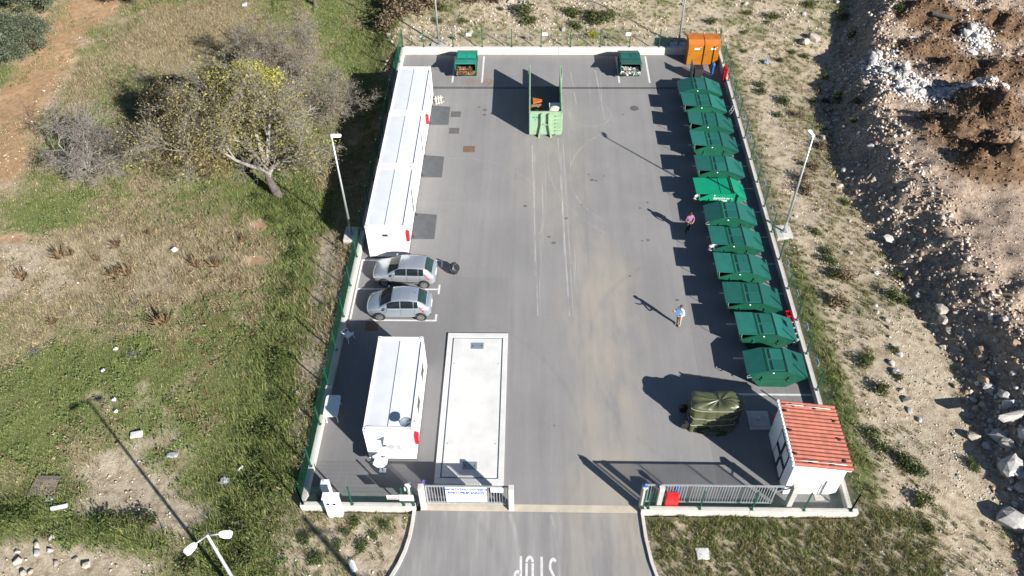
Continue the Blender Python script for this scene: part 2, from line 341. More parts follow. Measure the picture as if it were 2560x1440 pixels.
def cover(x, y):
    """vegetation cover, greenness, bare orange soil, dug earth, rubble"""
    L = sstep(-10, -12.2, x)*sstep(63.5, 62, y + 0*x) + sstep(-12,-15,x)*sstep(62,63.5,y); L = np.clip(L, 0, 1)
    Rr = sstep(15, 16, x); B = sstep(62,63,y)*(1-L); F = sstep(21,19.8,y)
    n1 = fbm(x,y,3.2,50); n2 = fbm(x,y,1.1,55)
    V = L*(0.80 + 0.9*(n1-.5) + 0.9*(n2-.5)); G = L*(0.50 + 1.0*(fbm(x,y,4.5,60)-.5) + 1.0*(fbm(x,y,.9,66)-.5))
    # right of the yard
    near = np.exp(-((x-16.7)/1.0)**2)*(0.75 - .35*sstep(33,40,y)); band = np.exp(-((x-(17.9+.02*(y-40)))/1.1)**2)*sstep(34,40,y)
    scrub = np.exp(-((x-20.6)/2.2)**2)*0.55*(0.2+1.7*n1)*(.25+.75*sstep(28,37,y))
    V = V + Rr*(1-B)*(near*1.25 + scrub + 0.10 - .3*band + 0.5*(n2-.5)); G = G + Rr*(1-B)*(0.42 + .5*near + 1.2*(n1-.5))
    path = np.exp(-((x-(20.6+(33-y)*0.12))/1.5)**2)*sstep(34,29,y); V = V - path*.35*Rr
    V = V + B*(0.40 + 1.0*(n1-.5) + 0.8*(n2-.5)); G = G + B*(0.45 + 1.0*(n1-.5))
    fr = F*sstep(5,5.6,x)*sstep(19.5,17.5,x); V = np.where(F > 0, V*(1-F) + F*(fr*0.62 + sstep(-5,-5.6,x)*sstep(-14,-11.5,x)*0.58 + sstep(-11.5,-14,x)*0.6 + sstep(17.5,19.5,x)*0.3 + .9*(n2-.5)), V)
    G = np.where(F > 0, G*(1-F) + F*(0.74 + .9*(n1-.5)), G)
    fx = np.interp(y, FOOT_Y, FOOT_X); mound = sstep(-.4,.6,x-fx)
    V = V*(1-mound) + mound*0.0
    V = V + blobs(x,y,BLOB,4)*(x < 15); G = G + blobs(x,y,BLOB,5)*(x < 15)
    O = np.clip(blobs(x,y,ORANGE,0),0,1)*(x < -10)
    V = V - 0.75*O
    E = 0
    for ex, ey, ra, rb, eh in EARTH: E = E + 1.5*np.exp(-(((x-ex)/ra)**2 + ((y-ey)/rb)**2)*1.0)
    E = np.clip(E - 0.45*(1-fbm(x,y,1.1,70)), 0, 1)*mound
    return np.clip(V,0,1), np.clip(G,0,1), np.clip(O*(.6+.8*n2),0,1), np.clip(E*1.6,0,1), mound

def axis(lo, hi, step, far):
    a = list(np.arange(lo, hi+1e-6, step)); s = step; p = hi; up = []
    while p < far: s *= 1.5; p += s; up.append(p)
    s = step; p = lo; dn = []
    while p > -far: s *= 1.5; p -= s; dn.append(p)
    return np.array(dn[::-1] + a + up)
gx = axis(-55, 50, 0.25, 900); gy = axis(8, 82, 0.25, 1000)
GX, GY = np.meshgrid(gx, gy, indexing='ij'); GZ = hz(GX, GY)
nx, ny = GX.shape
V = np.stack([GX.ravel(), GY.ravel(), GZ.ravel()], 1)
ii = (np.arange(nx-1)[:,None]*ny + np.arange(ny-1)[None,:]).ravel()
Fq = np.stack([ii, ii+ny, ii+ny+1, ii+1], 1)

def ground_material():
    m = bpy.data.materials.new('field_ground'); m.use_nodes = True; t = m.node_tree; N = t.nodes; L = t.links
    b = N['Principled BSDF']; b.inputs['Roughness'].default_value = 0.95; b.inputs['Specular IOR Level'].default_value = 0.15
    pos = N.new('ShaderNodeNewGeometry').outputs['Position']
    at = N.new('ShaderNodeVertexColor'); at.layer_name = 'cover'; sp = N.new('ShaderNodeSeparateColor'); L.new(at.outputs[0], sp.inputs[0])
    def noise(s, d=5, st=None):
        n = N.new('ShaderNodeTexNoise'); n.inputs['Scale'].default_value = s; n.inputs['Detail'].default_value = d; n.inputs['Roughness'].default_value = .68
        L.new(pos, n.inputs['Vector']); return n.outputs[0]
    def ramp(src, stops):
        r = N.new('ShaderNodeValToRGB'); e = r.color_ramp.elements
        e[0].position, e[0].color = stops[0][0], (*stops[0][1],1); e[1].position, e[1].color = stops[-1][0], (*stops[-1][1],1)
        for p, c in stops[1:-1]: k = e.new(p); k.color = (*c,1)
        L.new(src, r.inputs[0]); return r.outputs[0]
    def mix(f, a, c):
        x = N.new('ShaderNodeMix'); x.data_type = 'RGBA'
        L.new(f, x.inputs[0]); L.new(a, x.inputs[6]); L.new(c, x.inputs[7]); return x.outputs[2]
    nf, nm, nl = noise(11,6), noise(2.4,6), noise(.5,4)
    soil = ramp(nm, [(.30,(.165,.125,.085)),(.45,(.30,.245,.175)),(.60,(.40,.345,.26)),(.75,(.46,.41,.33))])
    # pebbles lying in the soil
    vo = N.new('ShaderNodeTexVoronoi'); vo.inputs['Scale'].default_value = 7.0; L.new(pos, vo.inputs['Vector'])
    pc = N.new('ShaderNodeSeparateColor'); L.new(vo.outputs['Color'], pc.inputs[0])
    peb = ramp(pc.outputs[0], [(.0,(.24,.20,.155)),(.5,(.36,.315,.25)),(1.0,(.52,.48,.41))])
    pm = N.new('ShaderNodeMath'); pm.operation = 'MULTIPLY'; L.new(ramp(nl,[(.4,(.15,)*3),(.65,(.7,)*3)]), pm.inputs[0]); L.new(ramp(vo.outputs['Distance'],[(.18,(1,1,1)),(.42,(0,0,0))]), pm.inputs[1])
    soil = mix(pm.outputs[0], soil, peb)
    orange = ramp(nm, [(.35,(.25,.155,.085)),(.65,(.37,.245,.14))])
    earth = ramp(nm, [(.32,(.055,.034,.021)),(.5,(.115,.072,.043)),(.68,(.20,.135,.085))])
    dry = ramp(nf, [(.30,(.150,.122,.076)),(.50,(.235,.198,.125)),(.72,(.31,.265,.175))])
    green = ramp(nf, [(.30,(.080,.094,.036)),(.50,(.122,.143,.052)),(.72,(.165,.180,.075))])
    turf = mix(ramp(sp.outputs[1],[(.30,(0,0,0)),(.70,(1,1,1))]), dry, green)
    c = mix(sp.outputs[2], soil, orange)
    ea = N.new('ShaderNodeAttribute'); ea.attribute_name = 'dug'
    ra_ = N.new('ShaderNodeAttribute'); ra_.attribute_name = 'rubble'
    rub = ramp(nm, [(.30,(.125,.092,.072)),(.46,(.235,.178,.136)),(.60,(.325,.258,.202)),(.75,(.40,.33,.268))])
    rub = mix(pm.outputs[0], rub, peb)
    c = mix(ra_.outputs['Fac'], c, rub)
    c = mix(ea.outputs['Fac'], c, earth)
    vv = N.new('ShaderNodeMath'); vv.operation = 'ADD'; L.new(sp.outputs[0], vv.inputs[0])
    sh = N.new('ShaderNodeMath'); sh.operation = 'MULTIPLY_ADD'; sh.inputs[1].default_value = 0.9; sh.inputs[2].default_value = -0.45; L.new(nm, sh.inputs[0]); L.new(sh.outputs[0], vv.inputs[1])
    c = mix(ramp(vv.outputs[0],[(.30,(0,0,0)),(.62,(1,1,1))]), c, turf)
    L.new(c, b.inputs['Base Color'])
    bp = N.new('ShaderNodeBump'); bp.inputs['Strength'].default_value = .8; bp.inputs['Distance'].default_value = .06; L.new(nf, bp.inputs['Height']); L.new(bp.outputs[0], b.inputs['Normal'])
    return m
MT['ground'] = ground_material()
gme = raw_mesh('ground', V, Fq, MT['ground'], smooth=True)
cv = cover(V[:,0], V[:,1])
ca = gme.color_attributes.new('cover', 'FLOAT_COLOR', 'POINT')
cc = np.ones((len(V),4), np.float32); cc[:,0], cc[:,1], cc[:,2] = cv[0]*np.where((V[:,0] > 15.5) | (V[:,1] > 62.5)*(V[:,0] > -12) | (V[:,1] < 19.9)*(V[:,0] > -12), .62, 1.0), cv[1], cv[2]
ca.data.foreach_set('color', cc.ravel())
ra = gme.attributes.new('rubble', 'FLOAT', 'POINT'); ra.data.foreach_set('value', cv[4].astype(np.float32))
da = gme.attributes.new('dug', 'FLOAT', 'POINT'); da.data.foreach_set('value', cv[3].astype(np.float32))
tag(obj('ground', gme), 'rough meadow and stony waste ground around the walled yard', kind='structure')
def gz(x, y): return float(hz(np.array([x]), np.array([y]))[0])

# ================================================================== grass, gravel (nobody could count these)
def blade_mesh(name, P, h, wd, colr, lean=0.5):
    n = len(P); a = rng.random(n)*2*PI; la = rng.random(n)*2*PI
    side = np.stack([np.cos(a), np.sin(a), np.zeros(n)],1)*(wd[:,None]/2)
    tip = P + np.stack([np.cos(la)*h*lean*rng.random(n), np.sin(la)*h*lean*rng.random(n), h],1)
    b0 = P - side; b1 = P + side; b0[:,2] -= .03; b1[:,2] -= .03
    Vv = np.stack([b0,b1,tip],1).reshape(-1,3); Ff = np.arange(3*n).reshape(-1,3)
    return raw_mesh(name, Vv, Ff, MT['grass'], colors=colr)
GREEN = np.array([(.175,.210,.062),(.125,.170,.050),(.225,.250,.088),(.155,.195,.072),(.205,.235,.070)])
DRY = np.array([(.38,.32,.19),(.32,.26,.15),(.28,.215,.13),(.43,.37,.235),(.25,.20,.13),(.34,.30,.19)])
RED = np.array([(.25,.095,.06),(.20,.085,.06),(.22,.13,.09)])
def blade_colors(G, redw=None):
    n = len(G); pick = rng.random(n) < np.clip(G*1.25-.12, 0.06, .96)
    c = np.where(pick[:,None], GREEN[rng.integers(0,len(GREEN),n)], DRY[rng.integers(0,len(DRY),n)])
    if redw is not None:
        r = rng.random(n) < redw; c = np.where(r[:,None], RED[rng.integers(0,3,n)], c)
    return c*(0.75+.5*rng.random((n,1)))
def scatter(n, x0, x1, y0, y1):
    x = x0 + (x1-x0)*rng.random(n); y = y0 + (y1-y0)*rng.random(n); return x, y
def free(x, y, g=.12): return ~(in_yard(x,y,g) | in_road(x,y,g+.08))
# meadow on the left, visible part only (wedge)
x, y = scatter(760000, -54, -11.1, 14, 79)
k = (x > -13 - (y-5)*0.62 - 6) & free(x,y); x, y = x[k], y[k]
Vc, Gc, Oc, Ec, Mc = cover(x,y)
cl = fbm(x,y,.4,80); k = rng.random(len(x)) < np.clip(Vc*1.1-.02,0,1)*(0.50+.8*(cl > .47)); x, y, Vc, Gc, cl = x[k], y[k], Vc[k], Gc[k], cl[k]
tall = blobs(x,y,[(*(-14.58,33.96),1.6,9),(*(-14.24,27.85),1.7,5),(*(-13.85,22.21),2.2,3),(*(-19.44,19.01),3.4,1.2),(*(-25.25,20.01),2.4,1),(*(-14.00,17.84),1.2,2),(*(-17.51,42.89),2,2)],0)
redw = .5*np.clip(blobs(x,y,[(*(-18.91,31.65),2,2.6),(*(-18.31,26.17),1.4,1.6),(*(-19.84,30.71),1.6,1.2),(*(-17.31,31.98),1,1),(*(-20.95,34.57),1,.8)],0),0,1)*(fbm(x,y,.8,84) > .45)
h = (.07 + .17*rng.random(len(x)))*(0.7+.6*cl)*(1+1.4*np.clip(tall,0,1))*(1+.5*(Gc < .4))
P = np.stack([x,y,hz(x,y)],1)
tag(obj('meadow_grass', blade_mesh('meadow_grass', P, h, .018+.026*rng.random(len(x)), blade_colors(Gc,redw), .9)), 'rough mixed green and straw coloured meadow grass left of the yard', 'grass', kind='stuff')
# broad-leaved weeds and seed heads among the grass
x, y = scatter(15000, -50, -11.3, 14, 78); k = (x > -13 - (y-5)*0.62 - 6) & free(x,y); x, y = x[k], y[k]
Vc, Gc, Oc, Ec, Mc = cover(x,y); k = rng.random(len(x)) < Vc*(fbm(x,y,1.6,110) > .46); x, y, Gc = x[k], y[k], Gc[k]
m = rng.integers(7,20,len(x)); rr_ = np.repeat(.07+.20*rng.random(len(x))**2,m); xx = np.repeat(x,m)+rng.normal(size=m.sum())*rr_; yy = np.repeat(y,m)+rng.normal(size=m.sum())*rr_
kind = np.repeat(rng.random(len(x)) < np.clip(Gc*1.2-.05,.1,.95), m); n = len(xx)
colw = np.where(kind[:,None], np.array([(.13,.185,.055),(.095,.145,.045),(.17,.22,.085),(.14,.17,.09)])[rng.integers(0,4,n)], np.array([(.27,.20,.12),(.20,.145,.09),(.34,.29,.19),(.24,.14,.10)])[rng.integers(0,4,n)])*(.8+.4*rng.random((n,1)))
Cw = np.stack([xx,yy,hz(xx,yy)+.03+.16*rng.random(n)],1); uw = rng.normal(size=(n,3)); uw /= np.linalg.norm(uw,axis=1)[:,None]; vw = np.cross(uw, rng.normal(size=(n,3))); vw /= np.linalg.norm(vw,axis=1)[:,None]; sw = (.035+.05*rng.random(n))[:,None]
tag(obj('meadow_weeds', raw_mesh('meadow_weeds', np.stack([Cw-uw*sw,Cw-vw*sw*.5,Cw+uw*sw,Cw+vw*sw*.5],1).reshape(-1,3), np.arange(4*n).reshape(-1,4), MT['grass'], colors=colw)), 'broad leaved weeds and dead seed heads mixed into the meadow', 'weeds', kind='stuff')
# tufts right, behind and in front of the yard
def tufts(name, label, n, box, boost=1.0, hmul=1.0, nb=(12,30)):
    x, y = scatter(n, *box); k = free(x,y,.2); x, y = x[k], y[k]
    Vc, Gc, Oc, Ec, Mc = cover(x,y); k = rng.random(len(x)) < Vc*boost; x, y, Gc = x[k], y[k], Gc[k]
    m = rng.integers(nb[0], nb[1], len(x)); r = np.repeat(.06+.14*rng.random(len(x)), m)
    xx = np.repeat(x,m); yy = np.repeat(y,m); gg = np.repeat(np.clip(Gc+.5*(rng.random(len(x))-.5),0,1),m); a = rng.random(len(xx))*2*PI; q = r*np.sqrt(rng.random(len(xx)))
    xx = xx+q*np.cos(a); yy = yy+q*np.sin(a); k = free(xx,yy,.05); xx, yy, gg, r = xx[k], yy[k], gg[k], r[k]
    hh = (.07+.13*rng.random(len(xx)))*hmul*(.6+r*4)
    P = np.stack([xx,yy,hz(xx,yy)],1)
    tag(obj(name, blade_mesh(name, P, hh, .020+.024*rng.random(len(xx)), blade_colors(gg), 1.0)), label, 'grass', kind='stuff')
tufts('verge_grass', 'green grass tufts on the verge in front of the right wall', 6000, (5.5,19.5,13,20), 1.0, 1.0, (16,36))
tufts('slope_grass', 'green and dry grass tufts on the stony strip right of the yard', 11500, (16,24.5,13,63), .85, 1.0, (10,26))
tufts('back_grass', 'low scrubby grass among pale stones behind the back wall', 9500, (-16,31,62.6,79), .9, 1.35, (10,24))
tufts('entrance_grass', 'scattered grass tufts on sandy soil left of the entrance', 2200, (-14.5,-5.5,13,20), .95, 1.0, (12,28))

def stones(name, label, x, y, size, cols, sink=.35):
    n = len(x)
    base = np.array([(1,0,0),(-1,0,0),(0,1,0),(0,-1,0),(0,0,1),(0,0,-1)],float)
    fc = np.array([(0,2,4),(2,1,4),(1,3,4),(3,0,4),(2,0,5),(1,2,5),(3,1,5),(0,3,5)])
    Vv = base[None]*(0.55+.9*rng.random((n,6,1))) + .25*(rng.random((n,6,3))-.5)
    a = rng.random(n)*2*PI; ca, sa = np.cos(a), np.sin(a)
    X = Vv[:,:,0]*ca[:,None]-Vv[:,:,1]*sa[:,None]; Y = Vv[:,:,0]*sa[:,None]+Vv[:,:,1]*ca[:,None]; Z = Vv[:,:,2]*.75
    s = size[:,None]; z = hz(x,y)
    Vv = np.stack([x[:,None]+X*s, y[:,None]+Y*s, (z+size*(.5-sink))[:,None]+Z*s],2).reshape(-1,3)
    Ff = (np.arange(n)[:,None,None]*6 + fc[None]).reshape(-1,3)
    c = np.repeat(cols,8,axis=0)
    tag(obj(name, raw_mesh(name, Vv, Ff, MT['gravel'], colors=c)), label, 'gravel', kind='stuff')
def scol(n, base, spread=.3):
    b = np.array(base); return b[rng.integers(0,len(b),n)]*(1-spread+2*spread*rng.random((n,1)))
PALE = [(.46,.41,.33),(.38,.33,.26),(.52,.49,.44),(.33,.27,.20)]
RUB = [(.36,.285,.22),(.30,.225,.168),(.41,.345,.285),(.24,.172,.128),(.33,.252,.19),(.45,.40,.345)]
x, y = scatter(52000, 21.0, 47, 14, 76); fx = np.interp(y, FOOT_Y, FOOT_X)
k = (x > fx-.5) & (x < 24+(y-5)*.36+3); x, y = x[k], y[k]; e = cover(x,y)[3]
k = (rng.random(len(x)) > e*1.15); x, y = x[k], y[k]
stones('rubble_gravel', 'broken stone and gravel covering the long rubble mound', x, y, (.022+.115*rng.random(len(x))**3.0)*(1-.45*sstep(3.8,5.2,x-np.interp(y,FOOT_Y,FOOT_X))*sstep(54,48,y)), scol(len(x),RUB,.3), .3)
x, y = scatter(20000, 15.9, 25, 13, 76); v = cover(x,y)[0]; k = free(x,y,.05) & (rng.random(len(x)) > v*1.2) & (fbm(x,y,1.5,90) > .42); x, y = x[k], y[k]
stones('pale_gravel', 'pale limestone chips scattered along the strip right of the yard', x, y, .015+.05*rng.random(len(x))**2.5, scol(len(x),PALE), .3)
x, y = scatter(15000, -16, 31, 62.6, 79); v = cover(x,y)[0]; k = free(x,y) & (rng.random(len(x)) > v*1.2) & (fbm(x,y,2,93) > .42); x, y = x[k], y[k]
stones('back_gravel', 'pale limestone chips lying among scrub behind the back wall', x, y, .03+.10*rng.random(len(x))**3, scol(len(x),PALE,.25), .3)
x, y = scatter(15000, -40, -5.5, 13, 72); v = cover(x,y)[0]; k = free(x,y) & (rng.random(len(x)) > np.clip(v*1.5+.1,0,1)); x, y = x[k], y[k]
stones('field_gravel', 'small pale stones showing through the bare soil of the field', x, y, .02+.07*rng.random(len(x))**2.8, scol(len(x),PALE), .3)
x = np.concatenate([rng.normal(a,b,c) for a,b,c in ((28.6,1.3,800),(27.6,.8,400),(30.4,1.1,500),(35.3,.7,420),(32.6,.8,200),(26.6,.7,260))]); y = np.concatenate([rng.normal(a,b,c) for a,b,c in ((53.4,.7,800),(56.0,1.2,400),(53.0,.5,500),(60.0,.8,420),(52.0,.4,200),(57.2,.9,260))])
stones('white_rubble', 'small white broken stone filling the pale heaps at the upper right', x, y, .05+.13*rng.random(len(x))**1.6, scol(len(x),[(.50,.50,.51),(.40,.40,.42),(.58,.58,.58),(.36,.33,.30)],.2), .2)
x, y = scatter(900, 23.5, 30, 15, 27); fx = np.interp(y, FOOT_Y, FOOT_X); k = (x > fx+.2) & (x < fx+5); x, y = x[k], y[k]
stones('slope_blocks', 'grey broken stone covering the lower right slope', x, y, .06+.16*rng.random(len(x))**1.8, scol(len(x),[(.42,.40,.38),(.36,.34,.33),(.50,.48,.46),(.34,.28,.23)],.2), .2)
x, y = scatter(5200, 21.5, 33, 26, 66); fx = np.interp(y, FOOT_Y, FOOT_X); k = (x > fx-.1) & (x < fx+4.0); x, y = x[k], y[k]
stones('slope_rubble', 'broken rock of mixed size lying on the shaded flank of the mound', x, y, .05+.17*rng.random(len(x))**2.6, scol(len(x),RUB+[(.52,.48,.43)],.3), .25)
# dug earth: clods and roots on the brown heaps
x, y = scatter(34000, 26, 47, 38, 76); e = cover(x,y)[3]; k = rng.random(len(x)) < e; x, y = x[k], y[k]
stones('earth_clods', 'dark brown clods of dug earth heaped on the rubble', x, y, .03+.12*rng.random(len(x))**2.2, scol(len(x),[(.150,.095,.058),(.115,.072,.045),(.185,.120,.078),(.165,.11,.072)],.25), .35)
x, y = scatter(16000, 27, 46, 40, 76); e = cover(x,y)[3]; k = (rng.random(len(x)) < e) & (fbm(x,y,2.2,97) > .52); x, y = x[k], y[k]
P = np.stack([x,y,hz(x,y)],1)
tag(obj('root_litter', blade_mesh('root_litter', P, .12+.35*rng.random(len(x)), .02+.02*rng.random(len(x)), scol(len(x),[(.13,.09,.06),(.20,.15,.11),(.09,.06,.04)]), 2.2)), 'tangled roots and dead stalks sticking out of the brown earth heaps', 'roots', kind='stuff')

# ================================================================== paved yard, road, markings
def asphalt_material():
    m = bpy.data.materials.new('asphalt'); m.use_nodes = True; t = m.node_tree; N = t.nodes; L = t.links
    b = N['Principled BSDF']; b.inputs['Roughness'].default_value = 0.85; b.inputs['Specular IOR Level'].default_value = 0.3
    pos = N.new('ShaderNodeNewGeometry').outputs['Position']
    sep = N.new('ShaderNodeSeparateXYZ'); L.new(pos, sep.inputs[0])
    def noise(s, d=5, st=None, rough=.62):
        src = pos
        if st: mp = N.new('ShaderNodeMapping'); mp.inputs['Scale'].default_value = st; L.new(pos, mp.inputs[0]); src = mp.outputs[0]
        n = N.new('ShaderNodeTexNoise'); n.inputs['Scale'].default_value = s; n.inputs['Detail'].default_value = d; n.inputs['Roughness'].default_value = rough
        L.new(src, n.inputs['Vector']); return n.outputs[0]
    def ramp(src, stops):
        r = N.new('ShaderNodeValToRGB'); e = r.color_ramp.elements
        e[0].position, e[0].color = stops[0][0], (*stops[0][1],1); e[1].position, e[1].color = stops[-1][0], (*stops[-1][1],1)
        for p, c in stops[1:-1]: k = e.new(p); k.color = (*c,1)
        L.new(src, r.inputs[0]); return r.outputs[0]
    def mix(f, a, c, mode='MIX'):
        x = N.new('ShaderNodeMix'); x.data_type = 'RGBA'; x.blend_type = mode
        if isinstance(f, float): x.inputs[0].default_value = f
        else: L.new(f, x.inputs[0])
        for s, v in ((6,a),(7,c)):
            if isinstance(v, tuple): x.inputs[s].default_value = (*v,1)
            else: L.new(v, x.inputs[s])
        return x.outputs[2]
    def math_(op, a, c=None, d=None):
        x = N.new('ShaderNodeMath'); x.operation = op
        for i, v in enumerate((a,c,d)):
            if v is None: continue
            if isinstance(v, (int,float)): x.inputs[i].default_value = v
            else: L.new(v, x.inputs[i])
        return x.outputs[0]
    def spot(cx, cy, rx, ry, soft=1.0):      # 1 in the middle of a stain, 0 outside
        a = math_('DIVIDE', math_('SUBTRACT', sep.outputs[0], cx), rx); c = math_('DIVIDE', math_('SUBTRACT', sep.outputs[1], cy), ry)
        q = math_('ADD', math_('MULTIPLY',a,a), math_('MULTIPLY',c,c))
        return math_('MAXIMUM', math_('SUBTRACT', 1.0, q), 0.0)
    def rect(x0, x1, y0, y1):
        f = None
        for s, v, op in ((sep.outputs[0],x0,'GREATER_THAN'),(sep.outputs[0],x1,'LESS_THAN'),(sep.outputs[1],y0,'GREATER_THAN'),(sep.outputs[1],y1,'LESS_THAN')):
            k = math_(op, s, v); f = k if f is None else math_('MULTIPLY', f, k)
        return f
    st = noise(1.0, 6, (1.5,.07,1)); big = noise(.22, 4); mid = noise(1.6, 6); fine = noise(26, 3, None, .7)
    c = ramp(st, [(.30,(.165,.162,.163)),(.50,(.200,.196,.195)),(.70,(.235,.230,.227))])
    c = mix(.45, c, ramp(big, [(.35,(.170,.167,.168)),(.65,(.235,.228,.222))]))
    # dust worn in along the main lane
    dust = math_('MULTIPLY', math_('ADD', math_('ADD', spot(4.3,33,3.2,9), spot(4.2,20,3.0,9)), math_('MULTIPLY',spot(1.5,47,3.5,10),.55)), ramp(noise(.7,6,(1,.3,1)), [(.36,(0,0,0)),(.66,(1,1,1))]))
    c = mix(math_('MINIMUM', math_('MULTIPLY',dust,1.2), .85), c, (.300,.268,.222))
    # newer dark patches
    c = mix(math_('MULTIPLY', rect(-4.95,-1.3,31.3,36.0), .20), c, (.120,.118,.122))
    c = mix(math_('MULTIPLY', spot(-8.2,20.5,5.0,5.5), .9), c, (.105,.104,.110))
    c = mix(math_('MULTIPLY', spot(-7.5,29,5.5,10), .75), c, (.130,.128,.132))
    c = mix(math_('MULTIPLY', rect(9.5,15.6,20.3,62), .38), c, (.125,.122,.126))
    c = mix(math_('MULTIPLY', rect(-7.6,-3.4,43.2,56.5), .12), c, (.12,.12,.12))
    # pale scuffs left by tyres and dragged skips
    scr = ramp(noise(1.0, 3, (13,.10,1), .5), [(.60,(0,0,0)),(.66,(1,1,1))])
    lane = math_('ADD', math_('MULTIPLY', spot(.75,43,.42,11),1.3), math_('MULTIPLY', spot(2.85,44,.45,11),1.3))
    lane = math_('MAXIMUM', lane, math_('MAXIMUM', math_('MULTIPLY',spot(5.0,58.5,.5,5),1.2), 0.0))
    c = mix(math_('MULTIPLY', math_('MULTIPLY',scr,lane), .75), c, (.42,.41,.40))
    wig = ramp(noise(1.0,2,(5,.55,1),.4), [(.485,(0,0,0)),(.497,(1,1,1)),(.509,(0,0,0))])
    c = mix(math_('MULTIPLY', wig, .10), c, (.45,.44,.42))
    mpd = N.new('ShaderNodeMapping'); mpd.inputs['Rotation'].default_value = (0,0,.62); mpd.inputs['Scale'].default_value = (1.5,.16,1); L.new(pos, mpd.inputs[0])
    nd = N.new('ShaderNodeTexNoise'); nd.inputs['Scale'].default_value = 1.0; nd.inputs['Detail'].default_value = 5; nd.inputs['Roughness'].default_value = .6; L.new(mpd.outputs[0], nd.inputs['Vector'])
    onroad = math_('MINIMUM', math_('MAXIMUM', math_('SUBTRACT', 21.0, sep.outputs[1]), 0.0), 1.0)
    c = mix(math_('MULTIPLY', onroad, math_('MULTIPLY', ramp(nd.outputs[0], [(.48,(0,0,0)),(.66,(1,1,1))]), .6)), c, (.300,.290,.278))
    c = mix(math_('MULTIPLY', onroad, math_('MULTIPLY', ramp(nd.outputs[0], [(.30,(1,1,1)),(.46,(0,0,0))]), .5)), c, (.135,.133,.135))
    # long tyre lines and turning arcs
    brk = ramp(noise(1.0, 4, (3,.35,1), .7), [(.38,(0,0,0)),(.60,(1,1,1))])
    def tyre(p0, p1, wd, amt, colr):
        nonlocal c
        sl_ = (p1[0]-p0[0])/(p1[1]-p0[1]); cx = math_('MULTIPLY_ADD', math_('SUBTRACT', sep.outputs[1], p0[1]), sl_, p0[0])
        d = math_('SUBTRACT', 1.0, math_('MINIMUM', math_('DIVIDE', math_('ABSOLUTE', math_('SUBTRACT', sep.outputs[0], cx)), wd), 1.0))
        ends = math_('MULTIPLY', math_('GREATER_THAN', sep.outputs[1], min(p0[1],p1[1])), math_('LESS_THAN', sep.outputs[1], max(p0[1],p1[1])))
        c = mix(math_('MULTIPLY', math_('MULTIPLY', math_('MULTIPLY', d, ends), brk), amt), c, colr)
    def arc_(cx, cy, R, wd, amt, colr, y0=-99, y1=99):
        nonlocal c
        a = math_('SUBTRACT', sep.outputs[0], cx); b_ = math_('SUBTRACT', sep.outputs[1], cy)
        r = math_('SQRT', math_('ADD', math_('MULTIPLY',a,a), math_('MULTIPLY',b_,b_)))
        d = math_('SUBTRACT', 1.0, math_('MINIMUM', math_('DIVIDE', math_('ABSOLUTE', math_('SUBTRACT', r, R)), wd), 1.0))
        ends = math_('MULTIPLY', math_('GREATER_THAN', sep.outputs[1], y0), math_('LESS_THAN', sep.outputs[1], y1))
        c = mix(math_('MULTIPLY', math_('MULTIPLY', math_('MULTIPLY', d, ends), brk), amt), c, colr)
    PALE_, DARK_ = (.46,.45,.435), (.105,.103,.105)
    for p0, p1, wd, amt in (((0.13,49.64),(0.53,32.77),.05,.8),((0.33,49.65),(0.34,36.11),.04,.6),((2.06,50.49),(2.42,32.79),.06,.85),((2.43,49.75),(2.64,32.80),.04,.6),((2.23,48.79),(2.26,37.92),.09,.5),((3.28,59.50),(3.58,54.81),.06,.7),((5.29,59.81),(5.67,52.80),.07,.7),((5.67,59.51),(5.61,55.48),.05,.5),((0.42,52.77),(0.14,46.91),.12,.4)): tyre(p0,p1,wd,amt,PALE_)
    for p0, p1, wd, amt in (((-1.01,46.90),(-1.01,26.62),.22,.30),((-4.39,51.21),(-4.68,33.69),.25,.28),((5.56,46.94),(4.71,24.13),.30,.22),((-3.01,46.89),(-3.36,31.79),.16,.25),((3.94,52.79),(3.60,29.46),.14,.22),((0.89,32.46),(0.41,20.15),.30,.20),((3.03,35.79),(2.97,20.18),.26,.20)): tyre(p0,p1,wd,amt,DARK_)
    for a_ in ((-9,17,10.5,.10,.45,PALE_,12,19.8),(-9,17,8.6,.14,.40,PALE_,12,19.8),(-10,14,9.3,.30,.30,DARK_,12,19.8),(-6,24,8.8,.25,.25,DARK_,20.4,32),(9,46,6.2,.05,.5,PALE_,41,51),(10.5,47.5,9.2,.04,.45,PALE_,40,52),(-5,42,6.0,.05,.35,PALE_,40,48),(12,30,8.5,.22,.22,DARK_,22,37),(4.6,53.6,1.6,.10,.25,PALE_,50,54.5)): arc_(*a_)
    # oil and drip stains lying in small groups
    for sx_, sy_, rr in ((*(4.36,45.59),.16),(*(4.64,45.50),.10),(*(4.16,46.21),.08),(*(1.26,39.71),.12),(*(1.56,39.14),.16),(*(-0.32,42.77),.14),(*(2.43,41.53),.12),(*(-3.55,54.08),.17),(*(-4.00,54.45),.10),(*(-3.55,53.44),.14),(*(7.10,53.54),.09),(*(7.47,42.62),.10),(*(6.28,36.17),.09),(*(8.98,34.16),.12),(*(7.71,39.46),.12),(*(7.34,39.38),.08),(*(5.23,46.04),.08),(*(3.55,42.92),.08)):
        f = spot(sx_, sy_, rr*1.25, rr); c = mix(math_('MULTIPLY', math_('MINIMUM', math_('MULTIPLY', f, math_('ADD', mid, .9)), 1.0), .8), c, (.055,.054,.055))
    # oil drips
    vo = N.new('ShaderNodeTexVoronoi'); vo.inputs['Scale'].default_value = .62; vo.inputs['Randomness'].default_value = 1; L.new(pos, vo.inputs['Vector'])
    pc = N.new('ShaderNodeSeparateColor'); L.new(vo.outputs['Color'], pc.inputs[0])
    rad = math_('MULTIPLY', math_('MAXIMUM', math_('SUBTRACT', pc.outputs[0], .45),0.0), .16)
